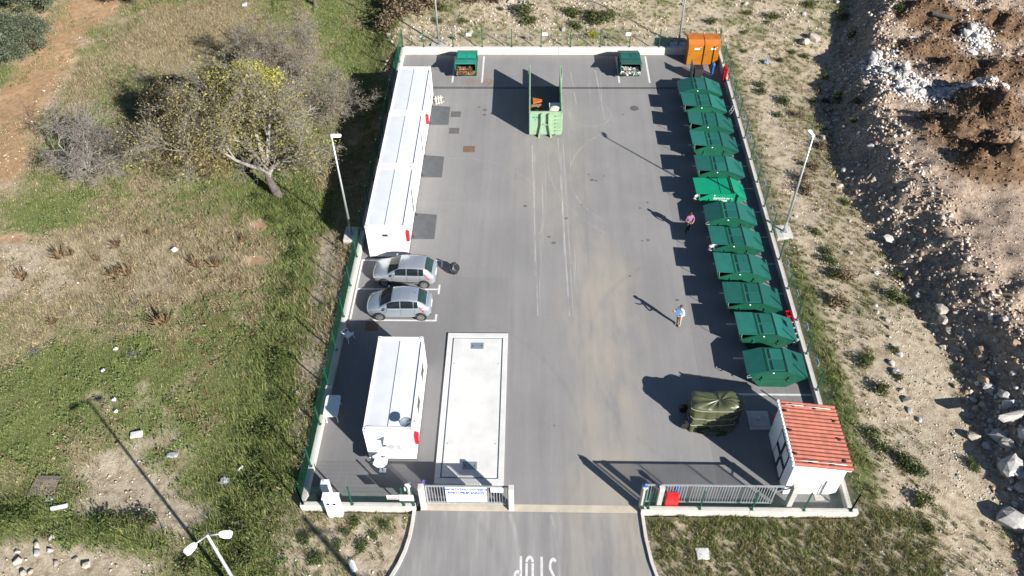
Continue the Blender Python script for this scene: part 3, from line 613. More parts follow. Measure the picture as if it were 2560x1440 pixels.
    oil = math_('MULTIPLY', math_('LESS_THAN', math_('ADD', vo.outputs['Distance'], math_('MULTIPLY',fine,.035)), rad), math_('GREATER_THAN', mid, .52))
    c = mix(math_('MULTIPLY', oil, .7), c, (.05,.05,.052))
    # rust run below the skip at the back
    rs = math_('MULTIPLY', math_('ADD', spot(-3.35,57.9,.75,.75), math_('MULTIPLY', spot(-4.6,58.0,1.3,.6),.6)), ramp(noise(2.2,5), [(.38,(0,0,0)),(.62,(1,1,1))]))
    c = mix(math_('MINIMUM', rs, .75), c, (.20,.10,.045))
    c = mix(.14, c, ramp(fine, [(.25,(.10,.10,.10)),(.5,(.2,.2,.2)),(.8,(.32,.31,.30))]))
    L.new(c, b.inputs['Base Color'])
    bp = N.new('ShaderNodeBump'); bp.inputs['Strength'].default_value = .25; bp.inputs['Distance'].default_value = .01; L.new(fine, bp.inputs['Height']); L.new(bp.outputs[0], b.inputs['Normal'])
    return m
MT['asphalt'] = asphalt_material()
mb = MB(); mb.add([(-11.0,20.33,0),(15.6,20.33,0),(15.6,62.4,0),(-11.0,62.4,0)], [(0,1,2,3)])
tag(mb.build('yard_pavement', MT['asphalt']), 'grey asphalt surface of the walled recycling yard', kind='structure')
# the access road widens towards the road in front
mb = MB()
lv = [(p[0],p[1]) for p in KERB_L]; rv = [(p[0],p[1]) for p in KERB_R]
poly = [(-5.28,19.94),(-5.28,19.90)] + lv[:-1] + [(-60,12.8),(-60,5),(60,5),(60,12.8)] + rv[::-1][1:] + [(5.5,19.94)]
vs = [(p[0],p[1],0.0) for p in poly]
import mathutils
tri = mathutils.geometry.tessellate_polygon([[Vector(v) for v in vs]])
mb.add(vs, [tuple(t) for t in tri])
me = mb.mesh('road', MT['asphalt'])
import bmesh as _bm
_b = _bm.new(); _b.from_mesh(me); _bm.ops.recalc_face_normals(_b, faces=_b.faces)
for f_ in _b.faces:
    if f_.normal.z < 0: f_.normal_flip()
_b.to_mesh(me); _b.free()
tag(obj('road', me), 'grey asphalt access road widening towards the camera', kind='structure')
mb = MB().box(-5.28,5.48,19.94,20.33,-.3,.006)
tag(mb.build('threshold_strip', MT['concrete_warm']), 'pale concrete strip across the gateway', kind='structure')
# kerbs
def kerb(name, pts, label, side):
    root = bpy.data.objects.new(name, None); COL.objects.link(root); tag(root, label, kind='structure')
    w_ = .15*side
    for a, b in zip(pts[:-2], pts[1:-1]):
        a, b = Vector((*a,0)), Vector((*b,0)); d = (b-a); n = Vector((-d.y,d.x,0)).normalized()*w_
        g = d.normalized()*.004
        a, b = a+g, b-g
        m_ = MB(); m_.hexa([(a.x,a.y,-.3),(b.x,b.y,-.3),(b.x+n.x,b.y+n.y,-.3),(a.x+n.x,a.y+n.y,-.3),(a.x,a.y,.12),(b.x,b.y,.12),(b.x+n.x,b.y+n.y,.12),(a.x+n.x,a.y+n.y,.12)])
        m_.build('kerbstone', MT['concrete'], root)
kerb('kerb', KERB_L, 'pale curved kerb on the left of the access road', -1)
kerb('kerb', KERB_R, 'grey kerb on the right of the access road', 1)

def sheet(name, x0, x1, y0, y1, z, mat, parent=None):
    return MB().add([(x0,y0,z),(x1,y0,z),(x1,y1,z),(x0,y1,z)], [(0,1,2,3)]).build(name, mat, parent)
def marking(label):
    o = bpy.data.objects.new('road_marking', None); COL.objects.link(o); return tag(o, label, kind='structure')
pk = marking('white painted outlines of the two parking bays')
for y_ in (37.42, 34.90, 32.34): sheet('painted_line', -10.62, -5.50, y_-.06, y_+.06, .004, MT['line'], pk)
sheet('painted_line', -10.72,-10.62, 32.28, 37.48, .004, MT['line'], pk)
for y0, y1 in ((36.8,37.36),(34.96,35.3),(34.5,34.84),(32.40,32.85)): sheet('painted_line', -5.62,-5.50, y0, y1, .004, MT['line'], pk)
by = marking('white painted bay lines between the skips along the right wall')
for y_ in (57.11,54.62,52.13,49.68,47.20,44.72,42.27,39.79,37.31,34.75,32.25,29.68,27.16): sheet('painted_line', 11.62 if y_ > 28 else 11.5, 15.48, y_-.06, y_+.06, .004, MT['line'], by)
bk = marking('white painted bay lines by the back wall')
for px0, px1 in (((-6.43,61.31),(-6.34,58.10)),((-4.05,61.94),(-3.94,58.05)),((6.95,62.09),(7.14,58.09)),((9.43,62.10),(9.58,58.10))):
    sheet('painted_line', px1[0]-.07, px1[0]+.07, 57.9, 61.9, .004, MT['line'], bk)
# STOP, to be read by drivers leaving the yard
def letter(paths, x_right, y_base, wd=.115, H=1.62, W=.40):
    for path in paths:
        m_ = MB(); pts = [Vector((x_right - u*W, y_base - v*H, .004)) for u, v in path]
        for i in range(len(pts)-1):
            a, b = pts[i], pts[i+1]
            t0 = (b-a).normalized() if i == 0 else ((b-a).normalized()+(a-pts[i-1]).normalized()).normalized()
            t1 = (b-a).normalized() if i == len(pts)-2 else ((pts[i+2]-b).normalized()+(b-a).normalized()).normalized()
            n0 = Vector((-t0.y,t0.x,0))*wd/2; n1 = Vector((-t1.y,t1.x,0))*wd/2
            n0.y *= 1.5; n1.y *= 1.5
            m_.add([a-n0,b-n1,b+n1,a+n0], [(3,2,1,0)])
        m_.build('painted_stroke', MT['line'], stop)
stop = marking('white painted STOP lettering across the access road')
arc = lambda cx, cy, rx, ry, a0, a1, n=9: [(cx+rx*math.cos(a0+(a1-a0)*k/n), cy+ry*math.sin(a0+(a1-a0)*k/n)) for k in range(n+1)]
S_ = arc(.5,.78,.36,.19,.15*PI,PI) + [(.16,.70),(.84,.32)] + arc(.5,.24,.36,.21,0,-PI*.78)
letter([S_], 1.41, 17.55)
letter([[(.5,0),(.5,.93)],[(.02,.96),(.98,.96)]], .87, 17.62)
letter([arc(.5,.82,.36,.16,.0,PI) + [(.14,.2)], [(.86,.82),(.86,.2)], arc(.5,.18,.36,.16,-PI*.98,-PI*.02)], .31, 17.62)
letter([[(.13,0),(.13,.97)], [(.18,.96)] + arc(.55,.72,.33,.24,PI*.5,-PI*.5) + [(.18,.48)]], -.25, 17.64)
# slot drain across the yard
dr = bpy.data.objects.new('slot_drain', None); COL.objects.link(dr); tag(dr, 'long dark slotted drain channel crossing the yard near the back', 'drain')
for k in range(25):
    x0 = -9.4 + k*1.0
    if x0 > 15.2: break
    m_ = MB(); m_.box(x0+.005,x0+.995,57.04,57.09,-.05,.008); m_.box(x0+.005,x0+.995,57.23,57.28,-.05,.008); m_.box(x0+.005,x0+.995,57.09,57.23,-.05,-.004,1)
    for j in range(8): m_.box(x0+.04+j*.12, x0+.085+j*.12, 57.09,57.23,-.03,.005)
    m_.build('grating', [MT['black'], MT['black']], dr)
# manhole covers
def cover_plate(name, label, x, y, w_, h_, mat, round_=False):
    t = thing(name, label, 'manhole cover', (x,y,0))
    if round_:
        MB().lathe([(.34,-.05),(.34,.008)], n=20).build('frame', MT['iron'], t); MB().lathe([(.29,.0),(.29,.014),(.2,.016)], n=20).build('lid', mat, t)
    else:
        MB().box(-w_/2,w_/2,-h_/2,h_/2,-.05,.006).build('frame', MT['iron'], t)
        m_ = MB().box(-w_/2+.05,w_/2-.05,-h_/2+.05,h_/2-.05,0,.012)
        for i in range(5): m_.box(-w_/2+.1, w_/2-.1, -h_/2+.1+i*(h_-.2)/5, -h_/2+.14+i*(h_-.2)/5, .012, .018)
        m_.build('lid', mat, t)
cover_plate('manhole_cover', 'grey square drain cover just right of the farthest ramp plate', -5.76,53.5,.75,.75,MT['iron'])
cover_plate('manhole_cover', 'grey square drain cover in front of another one by the farthest ramp', -5.74,51.35,.75,.75,MT['iron'])
cover_plate('manhole_cover', 'rusty brown square drain cover alone on the asphalt', -4.50,49.1,.85,.75,MT['rust'])
cover_plate('manhole_cover', 'dark rusty grating in the shade beside the parking bays', -9.31,31.85,.8,.7,MT['rust'])
cover_plate('manhole_cover', 'small round iron cover in the open right half of the yard', 8.05,54.35,.6,.6,MT['iron'],True)

# ================================================================== low concrete walls
def wall(label, a, b, th, za, zb, bottom, secs):
    t = thing('concrete_wall', label, 'wall', (a[0],a[1],0))
    d = Vector((b[0]-a[0],b[1]-a[1],0)); n = Vector((-d.y,d.x,0)).normalized()*th
    for k in range(secs):
        u0, u1 = k/secs, (k+1)/secs; e = .005/d.length
        p, q = d*(u0+e*(k > 0)), d*(u1-e*(k < secs-1)); z0, z1 = za+(zb-za)*u0, za+(zb-za)*u1
        m_ = MB(); m_.hexa([(p.x,p.y,bottom),(q.x,q.y,bottom),(q.x+n.x,q.y+n.y,bottom),(p.x+n.x,p.y+n.y,bottom),(p.x,p.y,z0),(q.x,q.y,z1),(q.x+n.x,q.y+n.y,z1),(p.x+n.x,p.y+n.y,z0)])
        m_.build('wall_section', MT['concrete'], t, bevel=.012)
    return t
wall('low pale concrete wall along the left side of the yard', (-10.92,20.18), (-10.64,62.16), .25, .42, .66, -.9, 7)
wall('low pale concrete wall along the back of the yard', (-10.88,62.16), (15.5,62.16), .25, .66, .66, -.4, 4)
wall('low grey concrete wall along the right side behind the skips', (15.76,20.18), (15.76,62.41), .25, .42, .66, -.4, 7)
wall('low white concrete wall in front, left of the gateway', (-11.17,19.88), (-5.50,19.88), .24, .42, .42, -.5, 1)
wall('low white concrete wall in front, right of the gateway', (5.52,19.88), (16.0,19.88), .24, .40, .40, -.5, 2)

# ================================================================== mesh fences
def wire_panel_mesh(L_, H_):
    V_ = []; F_ = []
    def wire(a, b, r):
        a, b = np.array(a), np.array(b); vert = abs(b[2]-a[2]) > .1
        q = np.array([(r,0,0),(0,r,0),(-r,0,0),(0,-r,0)]) if vert else np.array([(0,r,0),(0,0,r),(0,-r,0),(0,0,-r)])
        o = len(V_)*1; V_.extend((a+k) for k in q); V_.extend((b+k) for k in q)
        for k in range(4): F_.append((o+k,o+(k+1)%4,o+4+(k+1)%4,o+4+k))
    n = int(L_/.05)
    for k in range(n+1): wire((k*L_/n,0,0),(k*L_/n,0,H_),.0021)
    for k in range(9): wire((0,.007,k*(H_-.05)/8+.02),(L_,.007,k*(H_-.05)/8+.02),.0026)
    me = raw_mesh('wire_panel', np.array(V_), np.array(F_), MT['fence_green']); return me
_pm = {}
def fence(label, pts, hp=1.55):
    """pts: list of (x,y,z) post feet"""
    t = thing('mesh_fence', label, 'fence', pts[0])
    o = Vector(pts[0])
    for k, p in enumerate(pts):
        q = Vector(p)-o
        m_ = MB().box(-.03,.03,-.03,.03,0,hp+.06); m_.box(-.07,.07,-.07,.07,0,.012); m_.box(-.034,.034,-.034,.034,hp+.06,hp+.08)
        m_.build('post', MT['fence_green'], t, loc=q)
        if k < len(pts)-1:
            r = Vector(pts[k+1])-Vector(p); Lh = round(math.hypot(r.x,r.y)-.08, 2)
            if Lh not in _pm: _pm[Lh] = wire_panel_mesh(Lh, hp-.05)
            a = math.atan2(r.y,r.x); u = Vector((math.cos(a),math.sin(a),0))*.04
            obj('wire_panel', _pm[Lh], t, q+u+Vector((0,0,.06)), (0,-math.atan2(r.z,math.hypot(r.x,r.y)),a))
lx = lambda y_: -11.04 + (y_-20)*0.0066
wz = lambda y_: .42 + (y_-20.2)*.24/42
fence('green wire mesh fence on the left wall', [(lx(y_),y_,wz(y_)) for y_ in [20.0,22.1]+[22.1+2.52*k for k in range(1,16)]+[62.25]])
fence('green wire mesh fence on the back wall', [(x_,62.29,.66) for x_ in [-10.75,-9.0]+[-6.54+2.46*k for k in range(9)]+[15.55]])
fence('green wire mesh fence on the right wall behind the skips', [(15.64,y_,wz(y_)) for y_ in [20.0,22.1,24.65,27.17]+[27.17+2.51*k for k in range(1,14)]+[62.25]])
fence('green wire mesh fence on the front wall left of the gateway', [(x_,20.0,.42) for x_ in (-11.04,-8.6,-6.06,-5.58)])
fence('green wire mesh fence on the front wall right of the gateway', [(x_,20.0,.40) for x_ in (5.6,5.86,8.36,10.87,13.38,15.64)])
# small plates on the fences
for k, (x_, z_) in enumerate(((-5.17,1.81),(1.14,1.85),(8.04,1.86))):
    t = thing('fence_sign', ('small white plate on the back fence, nearest the left end','small white plate on the back fence, in the middle','small white plate on the back fence, nearest the orange cabinets')[k], 'sign', (x_,62.24,z_-.14), group='white plates on the back fence')
    MB().box(-.21,.21,-.006,.004,0,.28).build('plate', MT['white_paint'], t); text_mesh('RECIKLA\u017dA', .07, MT['grey_text'], 'lettering', t, (0,-.0075,.17), (PI/2,0,0)); MB().box(-.15,.15,-.0072,-.0062,.06,.08).build('printed_line', MT['grey_text'], t)
_ord = ['first','second','third','fourth','fifth','sixth','seventh','eighth','ninth','tenth','eleventh','twelfth']
for k, y_ in enumerate((55.8,53.3,50.75,48.25,45.7,43.15,40.7,35.65,33.15,30.55,28.05)):
    t = thing('fence_sign', 'small pale plate on the right fence, %s counting from the back' % _ord[k], 'sign', (15.58,y_,1.62), group='plates on the right fence above the skips')
    MB().box(-.005,.005,-.21,.21,0,.28).build('plate', MT['sign_shaded'], t); MB().box(-.0062,-.0052,-.14,.14,.09,.19).build('printed_panel', MT['blue_text'], t)

# ================================================================== lamp posts
def lamp(label, x, y, z0, h, hx, hy, block=(.9,1.15), zb=-.6):
    t = thing('street_lamp', label, 'street lamp', (x,y,z0))
    MB().box(-block[0]/2,block[0]/2,-block[1]/2,block[1]/2,zb-z0,.0).build('footing', MT['concrete'], t, bevel=.02)
    m_ = MB().box(-.19,.19,-.19,.19,0,.025)
    for i in (-1,1):
        for j in (-1,1): m_.cyl((i*.15,j*.15,.02),(i*.15,j*.15,.09),.018,n=6)
    m_.build('base_plate', MT['galv'], t)
    MB().cyl((0,0,.02),(0,0,h),.085,.045,12).build('pole', MT['galv'], t, smooth=True)
    a = math.atan2(hy,hx); u = Vector((math.cos(a),math.sin(a),0))
    hd = MB(); 
    pr = [(-.06,-.05),(.0,-.11),(.45,-.15),(.58,-.10),(.58,.10),(.45,.15),(.0,.11),(-.06,.05)]
    vs = [(p[0],p[1],0) for p in pr] + [(p[0]*.94+.02,p[1]*.8,.09) for p in pr]; n = 8
    hd.add(vs, [tuple(range(n-1,-1,-1)), tuple(range(n,2*n))] + [(i,(i+1)%n,n+(i+1)%n,n+i) for i in range(n)])
    hd.build('lamp_head', MT['white_paint'], t, loc=(0,0,h), rot=(0,0,a))
    MB().box(.06,.5,-.09,.09,-.012,-.002).build('lens', MT['lens_clear'], t, loc=(0,0,h), rot=(0,0,a))
    MB().box(-.065,.065,.055,.078,.35,.85).build('service_door', MT['galv'], t, rot=(0,0,a+PI/2))
    return t
lamp('tall lamp post standing left of the white containers', -11.68,39.62,.30,7.75,1,0,(.9,1.3))
lamp('tall lamp post behind the left part of the back wall', -7.79,62.85,.55,7.7,0,-1,(1.3,.9))
lamp('tall lamp post behind the orange cabinets', 12.38,62.88,.55,7.7,0,-1,(1.3,.9))
lamp('tall lamp post right of the row of skips', 16.50,39.90,.42,7.5,-.25,1,(1.0,1.2))
# twin-armed lamp near the lower left corner
t = thing('street_lamp', 'tall lamp post with two arms and two heads near the lower left corner', 'street lamp', (-11.75,14.05,-.1))
MB().box(-.5,.5,-.5,.5,-.7,.0).build('footing', MT['concrete'], t)
MB().cyl((0,0,.0),(0,0,9.0),.10,.055,12).build('pole', MT['galv'], t, smooth=True)
for dx, dy in ((.80,-.03),(-.55,-.82)):
    a = math.atan2(dy,dx); u = Vector((math.cos(a),math.sin(a),0))
    MB().cyl((0,0,8.95),u*.5+Vector((0,0,9.12)),.035,.03,8).build('arm', MT['galv'], t, smooth=True)
    hd = MB(); pr = [(0,-.05),(.08,-.12),(.22,-.17),(.50,-.19),(.58,-.12),(.58,.12),(.50,.19),(.22,.17),(.08,.12),(0,.05)]; n = len(pr)
    vs = [(p[0],p[1],0) for p in pr] + [(p[0]*.92+.03,p[1]*.75,.11) for p in pr]
    hd.add(vs, [tuple(range(n-1,-1,-1)), tuple(range(n,2*n))] + [(i,(i+1)%n,n+(i+1)%n,n+i) for i in range(n)])
    hd.build('lamp_head', MT['white_paint'], t, loc=u*.46+Vector((0,0,9.08)), rot=(0,-.06,a)).scale = (.88,.88,.9)
t = thing('utility_pole', 'utility pole across the road in front of the entrance, outside the picture', 'pole', (5.9,2.9,0))
MB().cyl((0,0,-.5),(0,0,12.3),.20,.14,12).build('pole', MT['concrete'], t, smooth=True); MB().box(-.9,.9,-.05,.05,11.7,11.82).build('crossarm', MT['galv'], t)

# ================================================================== white containers
def container(label, x0, y0, zt=2.62, Wd=2.44, Ln=6.06, office=False, group=None):
    t = thing('container', label, 'container', (x0+Wd/2, y0+Ln/2, 0), group=group)
    a, b = Wd/2, Ln/2; z0 = .10
    fr = MB()
    for i in (-1,1):
        for j in (-1,1): fr.box(i*a-(.14 if i > 0 else 0), i*a+(0 if i > 0 else .14), j*b-(.14 if j > 0 else 0), j*b+(0 if j > 0 else .14), z0, zt-.03)
    fr.box(-a+.14,a-.14,-b,-b+.12,z0,z0+.15); fr.box(-a+.14,a-.14,b-.12,b,z0,z0+.15)
    fr.box(-a,-a+.12,-b+.14,b-.14,z0,z0+.15); fr.box(a-.12,a,-b+.14,b-.14,z0,z0+.15)
    fr.build('frame', MT['white_steel'], t, bevel=.01)
    for j in (-1,1):
        MB().box(-a,a,min(j*b,j*(b-.26)),max(j*b,j*(b-.26)),zt-.13,zt+.02).build('end_rail', MT['white_steel'], t, bevel=.02)
        for i in (-1,1):
            c = MB().box(-.09,.09,-.085,.085,0,.10); c.box(-.035,.035,-.03,.03,.10,.103,1)
            c.build('corner_casting', [MT['white_steel'], MT['dark_steel']], t, loc=(i*(a-.092),j*(b-.10),zt-.045))
    for i in (-1,1): MB().box(min(i*a,i*(a-.07)),max(i*a,i*(a-.07)),-b+.26,b-.26,zt-.13,zt+.0).build('side_rail', MT['white_steel'], t)
    # two roof sheets meeting at a standing seam, slightly quilted
    for i in (-1,1):
        P = []
        nx_, ny_ = 5, 13
        for u in range(nx_):
            row = []
            for v in range(ny_):
                x_ = i*(.004 + (a-.08)*u/(nx_-1)); y_ = (-b+.27) + (Ln-.54)*v/(ny_-1)
                row.append((x_, y_, zt-.075+.06*(1-(abs(x_)/a)**2) + .012*math.sin(v*2.1+u*1.3+x0)*math.sin(PI*u/(nx_-1))))
            P.append(row)
        if i < 0: P = P[::-1]
        MB().grid(P).build('roof_sheet', MT['white_roof'], t, smooth=True)
    MB().box(-.012,.012,-b+.27,b-.27,zt-.03,zt+.012).build('roof_seam', MT['galv'], t)
    # wall panels with vertical joints
    def panels(axis, s, n):
        span = (Ln if axis == 'y' else Wd)-.28; w_ = span/n
        for k in range(n):
            u0 = -span/2+k*w_+.003; u1 = u0+w_-.006
            m_ = MB()
            if axis == 'y': m_.box(min(s*(a-.02),s*(a-.06)),max(s*(a-.02),s*(a-.06)),u0,u1,z0+.15,zt-.13)
            else: m_.box(u0,u1,min(s*(b-.02),s*(b-.06)),max(s*(b-.02),s*(b-.06)),z0+.15,zt-.13)
            m_.build('wall_panel', MT['white_steel'], t)
    panels('y',1,5); panels('y',-1,5); panels('x',1,2); panels('x',-1,2)
    MB().box(-a+.06,a-.06,-b+.06,b-.06,.0,z0).build('base', MT['dark_steel'], t)
    return t
RX = -7.76
c1 = container('white storage container nearest to the parked cars', -10.20,37.65, group='white storage containers in a row')
c2 = container('white storage container in the middle of the row of three', -10.18,43.80, group='white storage containers in a row')
c3 = container('white storage container at the back of the row of three', -10.15,49.95, group='white storage containers in a row')
for c, ys in ((c1,(-1.25,1.20)),(c2,(-1.05,1.4)),(c3,(-.9,1.6))):
    # side doors: one leaf shut, a black strip stands in for the shade inside the ajar one
    d = MB().box(1.202,1.222,ys[0],ys[1]-.42,.26,2.30).build('door', MT['white_steel'], c)
    MB().box(1.223,1.245,ys[1]-.62,ys[1]-.50,1.15,1.20).build('handle', MT['dark_steel'], d)
    MB().box(1.202,1.214,ys[1]-.40,ys[1],.26,2.25).build('door_gap', MT['black'], c)
    MB().box(1.203,1.30,ys[1]+.005,ys[1]+.035,.26,2.25).build('door_leaf', MT['white_steel'], c)
MB().box(-.20,.14,-3.045,-3.012,1.86,2.04).build('vent', MT['dark_steel'], c1)
def ramp(label, y0, y1):
    t = thing('ramp_plate', label, 'ramp', (-7.72,y0,0), group='ramp plates at the container doors')
    m_ = MB().hexa([(0,0,0),(1.48,0,0),(1.46,y1-y0-.04,0),(0,y1-y0,0),(0,0,.11),(1.48,0,.015),(1.46,y1-y0-.04,.015),(0,y1-y0,.11)])
    m_.build('plate', MT['rubber_mat'], t)
    for k in range(2): MB().box(-.02,.12,(.05,y1-y0-.25)[k],(.25,y1-y0-.05)[k],.112,.135).build('hinge', MT['dark_steel'], t)
ramp('dark grey ramp plate at the container nearest the cars', 39.42,41.85)
ramp('dark grey ramp plate at the middle container', 45.80,48.22)
ramp('dark grey ramp plate at the farthest container', 52.10,54.52)
def extinguisher(label, x, y, z):
    t = thing('extinguisher_box', label, 'fire extinguisher', (x,y,z), group='red boxes on the containers')
    MB().box(0,.20,-.16,.16,0,.62).build('box', MT['red'], t, bevel=.02); MB().hexa([(0,-.16,.62),(.20,-.16,.62),(.20,.16,.62),(0,.16,.62),(0,-.13,.76),(.09,-.13,.76),(.09,.13,.76),(0,.13,.76)]).build('hood', MT['red'], t)
    MB().box(.201,.208,-.10,.10,.2,.45).build('window', MT['lens_clear'], t); MB().box(.201,.215,.10,.13,.28,.36).build('latch', MT['galv'], t)
extinguisher('red fire extinguisher box on the container nearest the cars', RX+.005,38.0,1.25)
extinguisher('red fire extinguisher box on the farthest container beside a ramp', RX+.05,50.9,1.0)
extinguisher('red fire extinguisher box on the office container', -5.73,23.15,1.15)
# broken pale crate by the farthest container
t = thing('broken_crate', 'pale broken wooden crate leaning by the farthest container door', 'crate', (-7.2,55.1,0), .3)
for k in range(3): MB().bar((-.25+.2*k,-.3,.03),(-.15+.2*k,.35,.35),.09,.02).build('slat', MT['rope'], t)
for k in range(2): MB().bar((-.35,-.2+.4*k,.05+.2*k),(.4,-.15+.35*k,.10+.18*k),.08,.03).build('slat', MT['rope'], t)

# office container
of = container('white office container beside the weighbridge', -8.18,22.80, office=True)
# windows and a door on its right side
for (y0,y1,z0,z1) in ((-1.2,-.2,1.0,2.1),(.9,1.9,1.0,2.1)):
    f = MB().box(1.203,1.235,y0,y1,z0,z1).build('window', MT['white_steel'], of); MB().box(1.236,1.240,y0+.06,y1-.06,z0+.06,z1-.06).build('pane', MT['glass'], f); MB().box(1.236,1.30,y0-.03,y1+.03,z0-.05,z0-.0).build('sill', MT['white_steel'], f)
d = MB().box(1.203,1.23,-2.55,-1.65,.26,2.25).build('door', MT['white_steel'], of); MB().box(1.231,1.26,-1.8,-1.72,1.1,1.16).build('handle', MT['dark_steel'], d)
# air conditioner on the front wall
ac = MB().box(-.10,.68,-3.36,-3.045,1.42,2.02).build('air_conditioner', MT['white_plastic'], of, bevel=.02)
MB().lathe([(.20,0),(.20,.012)], n=18).build('fan_grille', MT['crate_grey'], ac, loc=(.12,-3.362,1.72), rot=(PI/2,0,0))
MB().box(.42,.62,-3.366,-3.361,1.5,1.95).build('label_panel', MT['crate_grey'], ac)
MB().box(-.2,.78,-3.5,-3.04,2.12,2.15).build('canopy', MT['white_steel'], of)
for x_ in (-.05,.6): MB().bar((x_,-3.03,1.30),(x_,-3.34,1.40),.03,.04).build('bracket', MT['galv'], of)
# satellite dish on the roof
t = thing('satellite_dish', 'dark satellite dish on the roof of the office container', 'satellite dish', (-6.02,23.0,2.64))
MB().cyl((0,0,0),(0,0,.35),.02,n=8).build('mast', MT['galv'], t)
MB().lathe([(.0,.34),(.14,.36),(.25,.42),(.30,.47),(.285,.475),(.24,.44),(.13,.385),(.0,.365)], n=20).build('dish', MT['steel_blue'], t, smooth=True)
MB().tube([(.1,0,.42),(.45,-.05,.62)],.012).build('feed_arm', MT['galv'], t); MB().tube([(-.25,.15,.02),(0,0,.3)],.012).build('strut', MT['galv'], t); MB().tube([(.2,.2,.02),(0,0,.3)],.012).build('strut', MT['galv'], t); MB().lathe([(.03,0),(.03,.09)],n=8).build('receiver', MT['black'], t, loc=(.45,-.05,.60))
# white floodlight on a short post in front of the office
t = thing('pedestal_lamp', 'white flat headed post standing in front of the office container', 'post', (-7.42,22.15,0))
MB().box(-.17,.17,-.13,.13,0,.03).build('base', MT['white_plastic'], t); MB().cyl((0,0,.03),(0,.05,1.0),.04,n=10).build('stem', MT['white_plastic'], t, smooth=True)
MB().prism([(-.36,-.16),(-.14,-.30),(.18,-.28),(.34,-.10),(.36,.18),(-.26,.20)],'z',-.025,.025).build('head', MT['white_plastic'], t, loc=(.02,-.10,1.02), rot=(.45,.05,0)); 
# chair, table, small things by the left wall
t = thing('plastic_chair', 'white plastic armchair standing by the left wall in the shade', 'chair', (-10.52,30.85,0), 2.5)
MB().box(-.23,.23,-.22,.24,.40,.44).build('seat', MT['white_plastic'], t, bevel=.02)
MB().grid([[( -.22+.44*u/6, .22+.10*v/4+.05*(1-abs(u-3)/3)-.04, .44+.44*v/4-.03*abs(u-3)/3*v/4) for v in range(5)] for u in range(7)]).build('backrest', MT['white_plastic'], t, smooth=True).modifiers.new('s','SOLIDIFY').thickness = .02
for i in (-1,1):
    MB().tube([(i*.26,.27,.64),(i*.28,0,.66),(i*.27,-.22,.62),(i*.25,-.24,.42)],.025,6).build('armrest', MT['white_plastic'], t)
    for j in (-1,1): MB().cyl((i*.20,j*.19,.41),(i*.25,j*.25,0),.028,.02,6).build('leg', MT['white_plastic'], t)
t = thing('plastic_table', 'white plastic garden table with rounded corners by the left wall', 'table', (-10.50,25.62,0), .03)
pr = []
for cx, cy, a0 in ((.27,.52,0),(-.27,.52,PI/2),(-.27,-.52,PI),(.27,-.52,1.5*PI)):
    for k in range(5): pr.append((cx+.13*math.cos(a0+k*PI/8), cy+.18*math.sin(a0+k*PI/8)))
MB().prism(pr,'z',.68,.72).build('table_top', MT['white_plastic'], t)
for i in (-1,1):
    for j in (-1,1): MB().cyl((i*.27,j*.5,.69),(i*.31,j*.58,0),.035,.025,6).build('leg', MT['white_plastic'], t)
t = thing('paper_bundle', 'small crumpled white bundle on top of the left wall by the table', 'bundle', (-11.0,27.0,.46))
m_ = MB()
for k in range(6): m_.box(-.14+.05*k,-.06+.05*k,-.08+.03*rnd.random(),.1,0+.02*(k%2),.05+.03*(k%2))
m_.build('sheets', MT['litter'], t)
# black rubbish bag
def lump(name, mat, parent, r, seed, sq=(1,1,1), loc=(0,0,0), n=10, rough=.22):
    R_ = np.random.default_rng(seed); P = []
    for i in range(n+1):
        th = PI*i/n; row = []
        for j in range(n+2):
            ph = 2*PI*j/(n+2); q = r*(1+rough*(R_.random()-.5)*2*(0 < i < n))
            row.append((q*math.sin(th)*math.cos(ph)*sq[0], q*math.sin(th)*math.sin(ph)*sq[1], q*math.cos(th)*sq[2]))
        row.append(row[0]); P.append(row)
    m_ = MB().grid(P); return m_.build(name, mat, parent, loc=loc)
t = thing('rubbish_bag', 'tied black rubbish bag standing behind the silver cars', 'bag', (-4.72,36.35,0))
lump('bag_body', MT['bag'], t, .34, 3, (1,1,1.15), (0,0,.38), 12, .13)
lump('tied_neck', MT['bag'], t, .10, 9, (1.0,.8,1.5), (.06,.02,.74), 8, .3)

# ================================================================== weighbridge
t = thing('weighbridge', 'long pale concrete weighbridge platform in the yard', 'weighbridge', (-2.98,26.35,0))
x0, x1, y0, y1 = -1.75, 1.75, -4.98, 4.97
for b_ in ((x0,x1,y0,y0+.32),(x0,x1,y1-.32,y1),(x0,x0+.28,y0+.325,y1-.325),(x1-.28,x1,y0+.325,y1-.325)): MB().box(*b_,-.1,.10).build('rim', MT['concrete_pad'], t, bevel=.01)
MB().box(x0+.283,x1-.283,y0+.328,y1-.328,-.1,.055).build('joint', MT['steel_blue'], t)
MB().box(x0+.36,x1-.36,y0+.41,y1-.41,-.1,.105).build('deck', MT['concrete_pad'], t, bevel=.01)
for yy in (4.0,-3.92):
    h = MB().box(-.37,.37,yy-.23,yy+.23,.08,.112).build('hatch', MT['steel_blue'], t)
    for i in (-1,1): MB().box(i*.25-.02,i*.25+.02,yy-.06,yy+.06,.112,.120).build('handle', MT['dark_steel'], h)
for i in (-1,1):
    for yy in (-2.6,2.7): MB().lathe([(.03,0),(.03,.006)],n=8).build('anchor', MT['dark_steel'], t, loc=(i*1.25,yy,.105))

